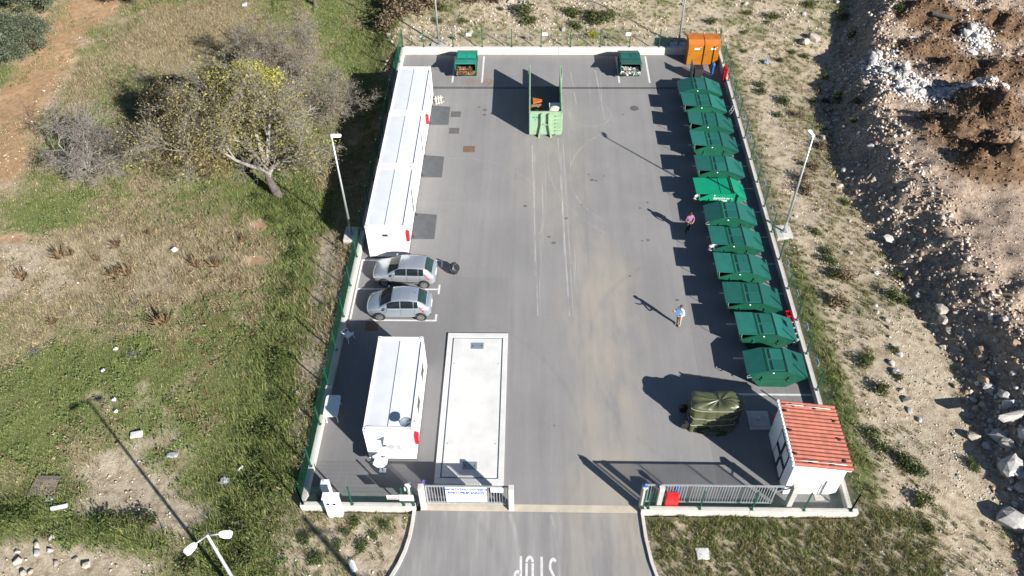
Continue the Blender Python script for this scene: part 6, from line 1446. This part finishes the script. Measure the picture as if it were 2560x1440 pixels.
add_tree('field_tree', 'bushy yellow brown tree left of the half bare one', (-23.3,46.6), 52,
 [((0,0,-.2),(-.2,.0,1.0),1.8,.17),((0,0,.7),(-.9,.2,.7),3.2,.12),((0,0,.8),(.5,.5,.9),3.0,.11),((0,0,1.0),(-.4,.7,.9),3.2,.11),((0,0,1.0),(.1,-.3,1),2.8,.10)], 4, (2,2,2,2), .60, .75, .20, .02, .008, 18000, .075, MIX+[(.27,.22,.08),(.22,.155,.09),(.25,.21,.075)], 'trees in the field', .24, None, 'twig_dark', ((-.6,.4,2.6,2.2,1.3,1.0,30,7000,MIX+[(.27,.235,.085)]),(1.2,-.2,1.6,1.3,.8,.7,14,3000,MIX)))
add_tree('field_tree', 'low brownish tree behind the bushy yellow brown one', (-25.8,49.8), 57,
 [((0,0,-.2),(-.1,.0,1.0),1.3,.12),((0,0,.5),(-.6,.3,.9),2.4,.08),((0,0,.6),(.5,.4,.9),2.4,.08),((0,0,.6),(.1,-.4,1),2.2,.08)], 4, (2,2,2,2), .60, .72, .20, .03, .008, 16000, .08, BRN+MIX, 'trees in the field', .24, None, 'twig_dark')
add_tree('bare_tree', 'low bare silvery tree at the far left of the tree group', (-31.8,46.4), 63,
 [((0,0,-.2),(-.1,.1,1.0),.8,.17),((0,0,.3),(-.9,.2,.5),2.7,.10),((0,0,.3),(.8,.3,.6),2.7,.10),((0,0,.4),(-.3,.8,.8),2.6,.10),((0,0,.3),(.1,-.7,.7),2.2,.09),((0,0,.4),(.2,.1,1),2.4,.09)], 4, (2,2,2,1), .62, .75, .24, .0, .011, 1500, .05, BRN, 'trees in the field', .2)
def olive(label, base, R0, H0, seed, n, group='olive trees in the top left corner'):
    z = gz(*base); t = thing('olive_tree', label, 'tree', (base[0],base[1],z), group=group)
    segs, tips = grow_tree(seed, [((0,0,-.2),(.1,.0,1.0),H0*.42,.22),((0,0,.8),(.6,.3,.8),H0*.5,.12),((0,0,.8),(-.6,.2,.8),H0*.5,.12),((0,0,.9),(0,-.6,.8),H0*.5,.11)], 2, (1,2), .55, .7, .2, .03, .02)
    obj('trunk', tubes_mesh('trunk', [s for s in segs if s[4] == 0], MT['bark']), t); obj('limbs', tubes_mesh('limbs', [s for s in segs if s[4] > 0], MT['bark']), t)
    # clumps of foliage spread through the crown, leaving gaps
    k = 46; cc_ = rng.normal(size=(k,3)); cc_ /= np.linalg.norm(cc_,axis=1)[:,None]; cc_ *= (.45+.5*rng.random((k,1))); cc_[:,2] = np.abs(cc_[:,2])*1.0-.15
    cc_ *= np.array([R0,R0,H0*.55]); cc_[:,2] += H0*.45
    w_ = rng.integers(0,k,n); C = cc_[w_]+rng.normal(size=(n,3))*np.array([.30,.30,.24])*R0/3.0; C = C[C[:,2] > .35]
    obj('crown', leaf_cards('crown', C, .075*(.6+.8*rng.random(len(C))), scol(len(C),OLV,.3), MT['leaf']), t)
olive('large grey green olive tree in the top left corner', (-43.6,62.2), 3.3, 4.4, 71, 24000)
olive('olive tree with its trunk showing at the top edge, left of the gap', (-45.0,70.6), 3.4, 4.6, 72, 14000)
olive('olive tree at the top edge right of the orange path', (-37.4,71.8), 2.4, 3.8, 73, 10000)
olive('dark tree at the top edge above the meadow', (-31.8,73.0), 2.6, 4.2, 74, 9000)
olive('tree with a slanting trunk at the top edge above the tree group', (-20.0,71.3), 2.8, 6.0, 75, 9000)
olive('small tree clipped by the left edge below the orange path', (-45.8,47.8), 1.6, 2.4, 76, 6000)

# ================================================================== shrubs and dry plants
def shrub_mesh(seed, n, rx, rz, cols, size=.06, spike=0):
    R_ = np.random.default_rng(seed)
    k = 9; c = R_.normal(size=(k,3)); c /= np.linalg.norm(c,axis=1)[:,None]; c[:,2] = np.abs(c[:,2]); c *= .62
    w_ = R_.integers(0,k,n); P_ = (c[w_]+R_.normal(size=(n,3))*.28)*np.array([rx,rx,rz]); P_[:,2] = np.abs(P_[:,2])+.03
    return leaf_cards('foliage', P_, size*(.6+.8*R_.random(n)), scol(n,cols,.35), MT['leaf'])
GRN = [(.055,.085,.025),(.075,.105,.03),(.10,.125,.04),(.045,.065,.022)]; DRYS = [(.20,.145,.09),(.26,.20,.13),(.15,.11,.07),(.12,.10,.06)]
MIXS = GRN+[(.16,.14,.07),(.12,.11,.05)]
SM = {'green':[shrub_mesh(200+k,420,.5,.55,GRN+[(.09,.12,.035)]) for k in range(4)], 'dry':[shrub_mesh(220+k,420,.5,.6,DRYS) for k in range(3)], 'mix':[shrub_mesh(240+k,420,.5,.5,MIXS) for k in range(4)], 'yellow':[shrub_mesh(260,420,.5,.5,[(.42,.36,.03),(.36,.32,.03),(.14,.17,.04)])], 'silver':[shrub_mesh(270,300,.5,.4,[(.26,.25,.23),(.20,.19,.18)],.04)]}
stem_me = tubes_mesh('stem', [((0,0,-.1),(rnd.uniform(-.2,.2),rnd.uniform(-.2,.2),.3),.02,.01,3) for _ in range(5)], MT['bark'])
def shrub(x, y, s, kind, label, group=None, sz=None):
    t = thing('shrub', label, 'shrub', (x,y,gz(x,y)), rnd.uniform(0,6.28), group)
    t.scale = (s,s,(sz or s)*rnd.uniform(.8,1.15)); ms = SM[kind]
    obj('foliage', ms[rnd.randrange(len(ms))], t); obj('stem', stem_me, t)
shrub(*(5.17,64.14), 1.0, 'yellow', 'small bright yellow flowering shrub behind the back fence')
for k, (px_, py_) in enumerate(((-12.54,66.35),(-11.60,67.40),(-10.22,67.76),(-11.30,69.56),(-9.67,69.56),(-12.57,69.56),(-8.53,68.83),(-7.17,69.93),(-5.34,69.56),(-3.19,69.93))): shrub(px_,py_,1.7+.8*rnd.random(),'dry','brown dry bush in the thicket behind the back left corner','brown bushes behind the back wall')
for a in ((5.65,66.37),(6.54,66.71),(3.43,67.76),(3.95,67.41),(-0.27,66.36),(-0.64,67.76)): shrub(*a,1.2+.7*rnd.random(),'mix','olive green bush among pale stones behind the back wall','olive bushes behind the back wall')
def spread(n, box, kind, smin, smax, label, group, ok=None):
    c = 0; tries = 0
    while c < n and tries < n*40:
        tries += 1; x_ = rnd.uniform(box[0],box[1]); y_ = rnd.uniform(box[2],box[3])
        if in_yard(np.array(x_),np.array(y_),.5) or in_road(np.array(x_),np.array(y_),.4): continue
        if ok and not ok(x_,y_): continue
        shrub(x_,y_,rnd.uniform(smin,smax),kind,label,group); c += 1
spread(26,(-9,30,63.4,75),'mix',.5,1.3,'low green bush scattered on the stony ground behind the back fence','low bushes behind the back fence')
spread(14,(17.5,24,50,62),'green',.5,1.1,'green bush on the waste ground beyond the back right corner','bushes beyond the back right corner')
for a in ((18.56,39.93),(18.89,38.07),(18.75,35.94),(18.84,37.35),(21.21,42.73),(22.28,33.80),(22.68,35.98),(21.82,34.29),(19.19,29.49),(18.77,29.20),(20.71,30.09),(20.38,28.24),(17.90,24.42),(18.18,23.58),(19.03,22.99),(19.58,22.19),(19.12,22.64),(22.48,22.46),(22.40,22.80),(19.23,27.27),(19.29,20.62),(19.20,19.14),(24.40,52.89),(23.72,55.00),(23.60,58.38),(22.67,61.38),(26.79,63.28),(30.26,67.29),(30.32,63.94)): shrub(*a,rnd.uniform(.55,1.1),'green' if rnd.random() < .65 else 'mix','dark green weed clump between the yard and the rubble','weed clumps right of the yard')
for a in ((18.95,45.25),(18.94,43.96),(19.95,46.58),(19.49,35.95),(18.41,33.60),(20.18,52.87),(21.06,48.90)): shrub(*a,rnd.uniform(.8,1.3),'dry','dry reddish brown scrub on the strip right of the yard','dry scrub right of the yard')
for a in ((-15.00,36.01),(-14.84,34.63),(-15.31,38.17),(-14.68,32.65),(-14.23,31.08),(-14.38,29.58),(-14.36,28.42),(-14.00,26.76),(-14.20,24.65),(-14.01,22.92),(-13.95,21.74),(-13.38,21.06),(-14.01,18.66),(-14.42,19.50),(-13.32,17.44),(-13.94,16.84),(-16.08,17.00),(-19.79,19.43),(-20.90,19.20),(-18.72,19.23),(-25.06,19.57),(-25.77,19.34),(-15.42,40.08)): shrub(*a,rnd.uniform(.8,1.5),'green' if rnd.random() < .7 else 'mix','dark green weed clump in the rank growth below the left fence','weed clumps left of the yard',.9)
for a in ((-6.98,19.14),(-7.39,18.55),(-8.46,19.27),(-9.05,18.08),(-9.96,17.30),(-8.76,18.70),(-7.89,18.04),(-10.73,18.30)): shrub(*a,rnd.uniform(.45,.8),'green','small green weed clump on the sandy soil left of the entrance','weed clumps by the entrance',.5)
for a in ((-17.69,43.73),(-18.34,42.88),(-16.85,43.74),(-16.04,42.48),(-17.56,41.86),(-19.19,44.15)): shrub(*a,rnd.uniform(.9,1.4),'green','bright green clump at the foot of the half bare tree','green clumps at the tree foot',.5)
for a in ((-23.10,29.77),(-24.36,33.86),(-24.30,31.91),(-26.35,33.51),(-28.85,30.01)): shrub(*a,rnd.uniform(.5,.8),'silver','silvery grey dead clump in the meadow','silvery clumps in the meadow')
# brown dried dock plants standing in the meadow
def dock_mesh(seed, n=26):
    R_ = random.Random(seed); V_, F_, c_ = [], [], []
    for k in range(n):
        a = R_.uniform(0,6.28); ti = R_.uniform(.15,1.0); L_ = R_.uniform(.5,.85); d = Vector((math.cos(a)*math.sin(ti),math.sin(a)*math.sin(ti),math.cos(ti)))
        b = Vector((R_.uniform(-.12,.12),R_.uniform(-.12,.12),0)); s1 = d.cross(Vector((0,0,1))).normalized(); s2 = d.cross(s1)
        for sv in (s1,s2):
            o = len(V_); w2 = .035*R_.uniform(.7,1.3); col = np.array(R_.choice([(.20,.135,.075),(.15,.10,.055),(.26,.19,.11)]))
            V_ += [b-sv*.01, b+d*L_*.45-sv*w2, b+d*L_, b+d*L_*.45+sv*w2]; F_.append((o,o+1,o+2,o+3)); c_.append(col)
    return raw_mesh('spikes', np.array([tuple(v) for v in V_]), np.array(F_), MT['leaf'], colors=np.array(c_))
dm = [dock_mesh(k) for k in range(3)]
for k, (a, s, lab) in enumerate((((-22.04,32.19),1.5,'large brown spiky dried plant in the middle of the meadow'),((-30.65,38.03),1.3,'brown dried plant clump near the stony patch of the meadow'),((-30.10,38.34),.8,'small brown dried plant touching the clump near the stony patch'),((-27.36,39.20),1.0,'brown dried plant in the upper part of the dry meadow'),((-26.45,36.25),1.1,'brown dried plant left one of a touching pair in the meadow'),((-25.70,36.54),1.2,'brown dried plant right one of a touching pair in the meadow'),((-21.48,37.31),1.1,'brown dried plant row in the meadow, left part'),((-20.19,37.32),1.1,'brown dried plant row in the meadow, right part'),((-32.33,36.12),1.1,'brown dried plant near the left edge of the meadow'),((-28.21,37.87),.7,'small low brown dried plant in the dry meadow'),((-18.92,39.58),.8,'small brown dried plant right of the meadow below the tree'),((-25.58,40.31),.7,'small brown dried plant above the white litter'),((-28.73,32.34),.8,'dark brown dried plant at the left of the green meadow'))):
    t = thing('dried_plant', lab, 'plant', (a[0],a[1],gz(*a)), k*1.3, 'brown dried plants in the meadow'); t.scale = (s,s,s); obj('spikes', dm[k % 3], t); 

# ================================================================== rocks
def rock_mesh(seed, mat):
    """angular broken block: hull of a few random points"""
    R_ = np.random.default_rng(seed); b_ = _bm.new()
    for _ in range(46):
        p = R_.normal(size=3); p /= np.linalg.norm(p); q = np.abs(p).max(); p = p/q*(.62+.38*q)*(.72+.28*R_.random()); b_.verts.new(tuple(p*np.array([1,.78,.62])))
    _bm.ops.convex_hull(b_, input=b_.verts[:])
    for v_ in [v for v in b_.verts if not v.link_faces]: b_.verts.remove(v_)
    me = bpy.data.meshes.new('rock'); b_.to_mesh(me); b_.free(); me.materials.append(mat); return me
RM = {k: [rock_mesh(300+i*7+j, MT[m]) for i in range(5)] for j, (k, m) in enumerate((('pale','stone'),('white','stone_white'),('brown','stone_brown')))}
def rock(x, y, r, kind, label, group, sink=.3, rot=None, sc_=(1,1,1)):
    o = obj('rock', RM[kind][rnd.randrange(5)], None, (x,y,gz(x,y)+r*(.55-sink)), rot or (rnd.uniform(-.4,.4),rnd.uniform(-.4,.4),rnd.uniform(0,6.28)))
    o.scale = (r*sc_[0],r*sc_[1],r*sc_[2]); tag(o, label, 'rock', group)
big = [((25.00,29.23),.62,'brown','large brownish boulder at the foot of the shaded slope'),((24.66,27.70),.55,'brown','brownish boulder just below the larger one on the shaded slope'),((23.97,22.27),.85,'white','large white boulder above the biggest one at the lower right edge'),((23.21,19.61),.95,'white','biggest white boulder at the lower right edge'),((24.22,24.22),.62,'white','white block below the long slab on the lower right slope'),((23.12,24.34),.50,'pale','grey block left of the white one on the lower right slope'),((23.83,63.70),.75,'pale','large rounded pale boulder at the upper right'),((22.94,63.18),.6,'pale','pale boulder leaning on the larger one at the upper right'),((25.24,54.63),.50,'pale','pale rock sticking out of the top of the shaded slope'),((22.64,53.62),.40,'pale','pale rock at the upper foot of the shaded slope'),((21.37,49.91),.38,'pale','pale rock by the head of the right lamp post'),((21.84,45.97),.34,'white','white rock at the foot of the shaded slope'),((23.88,32.49),.52,'pale','flat pale slab rock at the foot of the middle slope'),((23.79,31.87),.45,'pale','second flat slab below the first at the foot of the middle slope'),((23.91,31.09),.35,'pale','pale rock in the shade beside the slabs'),((24.34,26.24),.40,'pale','grey rock between the boulders on the lower right slope'),((23.61,23.74),.4,'white','white rock near the rebar on the lower right slope'),((24.38,23.63),.45,'pale','grey rock under the white block on the lower right slope'),((25.09,23.75),.6,'white','white rock cut by the right edge below the long slab'),((26.30,26.38),.5,'pale','grey rock cut by the right edge above the long slab')]
for (a, r, k_, lab) in big: rock(a[0],a[1],r*.8,k_,lab,'large boulders on the right',.2)
o = obj('rock', RM['white'][2], None, (*(24.88,24.89),1.5), (.1,.15,.35)); o.scale = (1.1,.30,.28); tag(o, 'long white stone slab on the lower right slope', 'rock', 'large boulders on the right')
o = obj('rock', RM['white'][1], None, (*(22.95,38.92),.75), (.1,.3,.1)); o.scale = (.55,.45,.18); tag(o, 'flat white square slab on the shaded slope', 'rock', 'large boulders on the right')
def rocks(n, fn, r0, r1, kind, label, group, sink=.3):
    c = 0; tr = 0
    while c < n and tr < 5000:
        tr += 1; x_, y_ = fn()
        if in_yard(np.array(x_),np.array(y_),.35) or in_road(np.array(x_),np.array(y_),.3): continue
        rock(x_,y_,r0+(r1-r0)*rnd.random()**2.2,rnd.choice(kind) if isinstance(kind,(list,tuple)) else kind,label,group,sink); c += 1
fxs = lambda y_: float(np.interp(y_,FOOT_Y,FOOT_X))
def f_foot():
    y_ = rnd.uniform(19,60); return fxs(y_)+rnd.gauss(.5,.7), y_
rocks(40, f_foot, .14, .36, ('pale','pale','white','brown'), 'pale rock fallen to the foot of the rubble slope', 'rocks at the foot of the slope')
def f_low():
    y_ = rnd.uniform(17,28); return fxs(y_)+rnd.uniform(.2,4), y_
rocks(44, f_low, .16, .45, ('pale','white','white'), 'broken block on the lower right rubble slope', 'blocks on the lower right slope', .25)
rocks(18, lambda: (rnd.uniform(26,42),rnd.uniform(20,50)), .12, .26, ('pale','white','brown'), 'stone lying on the flat top of the rubble mound', 'stones on the mound top')
def f_white():
    a = rnd.choice([(28.6,53.4,2.0,1.0),(27.6,56.0,1.2,1.6),(30.4,53.0,1.6,.7),(35.3,60.0,1.0,.9),(32.6,52.0,1.2,.5),(26.6,57.2,1.0,1.2)]); return rnd.gauss(a[0],a[2]*.6), rnd.gauss(a[1],a[3]*.6)
rocks(70, f_white, .18, .48, 'white', 'white broken stone in the pale heap at the upper right', 'white rubble at the upper right', .2)
rocks(36, lambda: (rnd.uniform(-10,30),rnd.uniform(63.2,74)), .12, .32, ('pale','pale','white'), 'pale stone among the scrub behind the back wall', 'stones behind the back wall')
rocks(8, lambda: (rnd.uniform(4.0,-4.0)-4,rnd.uniform(69,72)), .2, .45, ('white','pale'), 'pale rock in the heap at the top edge', 'rocks in the heap at the top edge')
for k in range(14): rock(20.6+.35*math.sin(k*.5)+rnd.uniform(-.25,.25), 33.5-k*.62, rnd.uniform(.12,.28), rnd.choice(('pale','white')), 'pale stone in the little row along the strip right of the yard', 'row of stones on the strip')
rocks(16, lambda: (rnd.uniform(17,23),rnd.uniform(15,62)), .07, .17, ('pale','white'), 'small pale stone on the strip between yard and rubble', 'small stones on the strip')
for k in range(14): a = (-22.88,17.20); rock(a[0]+rnd.gauss(0,2.0),a[1]+rnd.gauss(0,.5),rnd.uniform(.08,.24),rnd.choice(('pale','white')),'pale stone in the rubble at the lower left corner','stones at the lower left corner')
rocks(10, lambda: (rnd.gauss(-13.2,.6),rnd.uniform(22,42)), .06, .16, ('pale','white'), 'small pale stone on the bank below the left fence', 'stones below the left fence')
rocks(8, lambda: (rnd.uniform(-14,-11.3),rnd.uniform(60,67)), .12, .3, ('pale','pale'), 'pale stone by the back left corner of the yard', 'stones by the back left corner')

# ================================================================== litter and odds and ends
t = thing('plank_cover', 'square cover of weathered grey boards lying in the grass', 'boards', (*(-24.77,21.30),gz(*(-24.77,21.30))+.08), -.02)
for k in range(5): MB().box(-.62,.62,-.56+k*.226,-.56+k*.226+.215,0,.05).build('plank', MT['wood_grey'], t, rot=(0,rnd.uniform(-.01,.01),rnd.uniform(-.012,.012)))
for x_ in (-.45,.45): MB().box(x_-.05,x_+.05,-.55,.55,-.05,-.001).build('batten', MT['wood_grey'], t)
def litter(a, label, w_, h_, rz, kind='sheet', mat='litter', up=.03):
    z = gz(*a)+up; t = thing('litter', label, 'litter', (a[0],a[1],z), rz)
    if kind == 'sheet': MB().grid([[(w_*(u/5-.5),h_*(v/4-.5),.05+.05*math.sin(u*1.7+v)) for v in range(5)] for u in range(6)]).build('sheet', MT[mat], t, smooth=True).modifiers.new('s','SOLIDIFY').thickness = .01
    elif kind == 'roll': MB().cyl((-w_/2,0,h_/2),(w_/2,0,h_/2),h_/2,n=14).build('roll', MT[mat], t, smooth=False); MB().cyl((-w_/2-.01,0,h_/2),(-w_/2,0,h_/2),h_/4,n=10).build('core', MT['crate_grey'], t)
    elif kind == 'bag': lump('bag', MT[mat], t, w_/2, int(abs(a[0]*7)), (1.2,1,.6), (0,0,w_*.2), 9, .3)
    elif kind == 'block': MB().hexa([(-w_/2,-h_/2,0),(w_/2,-h_/2,0),(w_/2,h_/2,0),(-w_/2,h_/2,0),(-w_/2+.05,-h_/2,.16),(w_/2-.02,-h_/2,.22),(w_/2,h_/2-.05,.20),(-w_/2,h_/2,.10)]).build('block', MT[mat], t)
    return t
litter((-21.08,24.46),'white angular panel lying in the grass beside the long lamp shadow',.62,.34,.2,'block','white_paint')
litter((-23.41,20.01),'white roll lying in the grass below the board cover',.75,.24,.25,'roll','litter'); litter((-24.15,20.53),'grey crumpled scrap just above the white roll',.45,.25,.3,'sheet','crate_grey')
litter((-23.31,38.70),'crumpled pale bag in the middle of the dry meadow',.36,.3,0,'bag','litter'); litter((-24.22,30.30),'small white scrap in the meadow below the dried plant',.3,.25,.4,'sheet'); litter((-24.38,28.65),'tiny white scrap above the bare patch of the meadow',.2,.16,.1,'block','litter')
litter((-26.48,70.98),'white square scrap in the grass near the top edge',.45,.45,.1,'block','litter'); litter((-15.54,21.68),'pale grey crumpled bag among weeds below the left fence',.42,.3,.2,'bag','crate_grey'); litter((-14.93,22.39),'thin white strip among the weeds by the left fence',.35,.1,.9,'block','litter'); litter((-18.75,23.23),'pale plastic scraps in the grass right of the lamp shadow',.6,.35,0,'sheet','crate_grey'); litter((-23.05,26.65),'small white scrap near the head of the lamp shadow',.2,.18,0,'block','litter'); litter((-22.69,25.90),'second small white scrap near the head of the lamp shadow',.18,.16,0,'block','litter')
litter((-8.21,17.08),'torn white sheet on the soil beside the access road',.28,.75,.45,'sheet','litter'); t = litter((8.25,17.87),'white square concrete cover in the grass right of the road',.60,.58,.0,'block','white_paint',-.05)
litter((19.28,60.38),'pale blue plastic tub on the waste ground beyond the back corner',.5,.4,0,'bag','steel_blue'); litter((34.49,58.43),'white board on the brown earth heap',.5,.6,.3,'block','litter'); litter((30.62,60.26),'white pipe standing in the rubble at the upper right',.3,.9,1.2,'block','litter'); litter((32.78,53.14),'white trough shaped scrap on the pale rubble',.9,.5,-.5,'block','sign_shaded'); litter((21.48,36.31),'white scrap in the weeds right of the lamp block',.3,.3,0,'sheet'); litter((31.25,43.48),'small yellow scrap on the mound top',.25,.25,0,'block','orange'); litter((26.22,30.62),'pale blue scrap on the right of the mound',.5,.3,.4,'sheet','sign_shaded'); litter((33.02,62.05),'dark log lying on the rubble at the upper right',1.6,.4,-.6,'roll','bark')

# ================================================================== tell look-alike bushes apart by their order from the front
_num = ['first','second','third','fourth','fifth','sixth','seventh','eighth','ninth','tenth','eleventh','twelfth','thirteenth','fourteenth','fifteenth','sixteenth','seventeenth','eighteenth','nineteenth','twentieth','21st','22nd','23rd','24th','25th','26th','27th','28th','29th','30th']
_by = {}
for o in bpy.data.objects:
    if o.parent is None and o.get('category') == 'shrub': _by.setdefault(o['label'], []).append(o)
for lab, lst in _by.items():
    if 1 < len(lst) <= len(_num):
        for k, o in enumerate(sorted(lst, key=lambda q: q.location.y)): o['label'] = lab + ', ' + _num[k] + ' from the front'
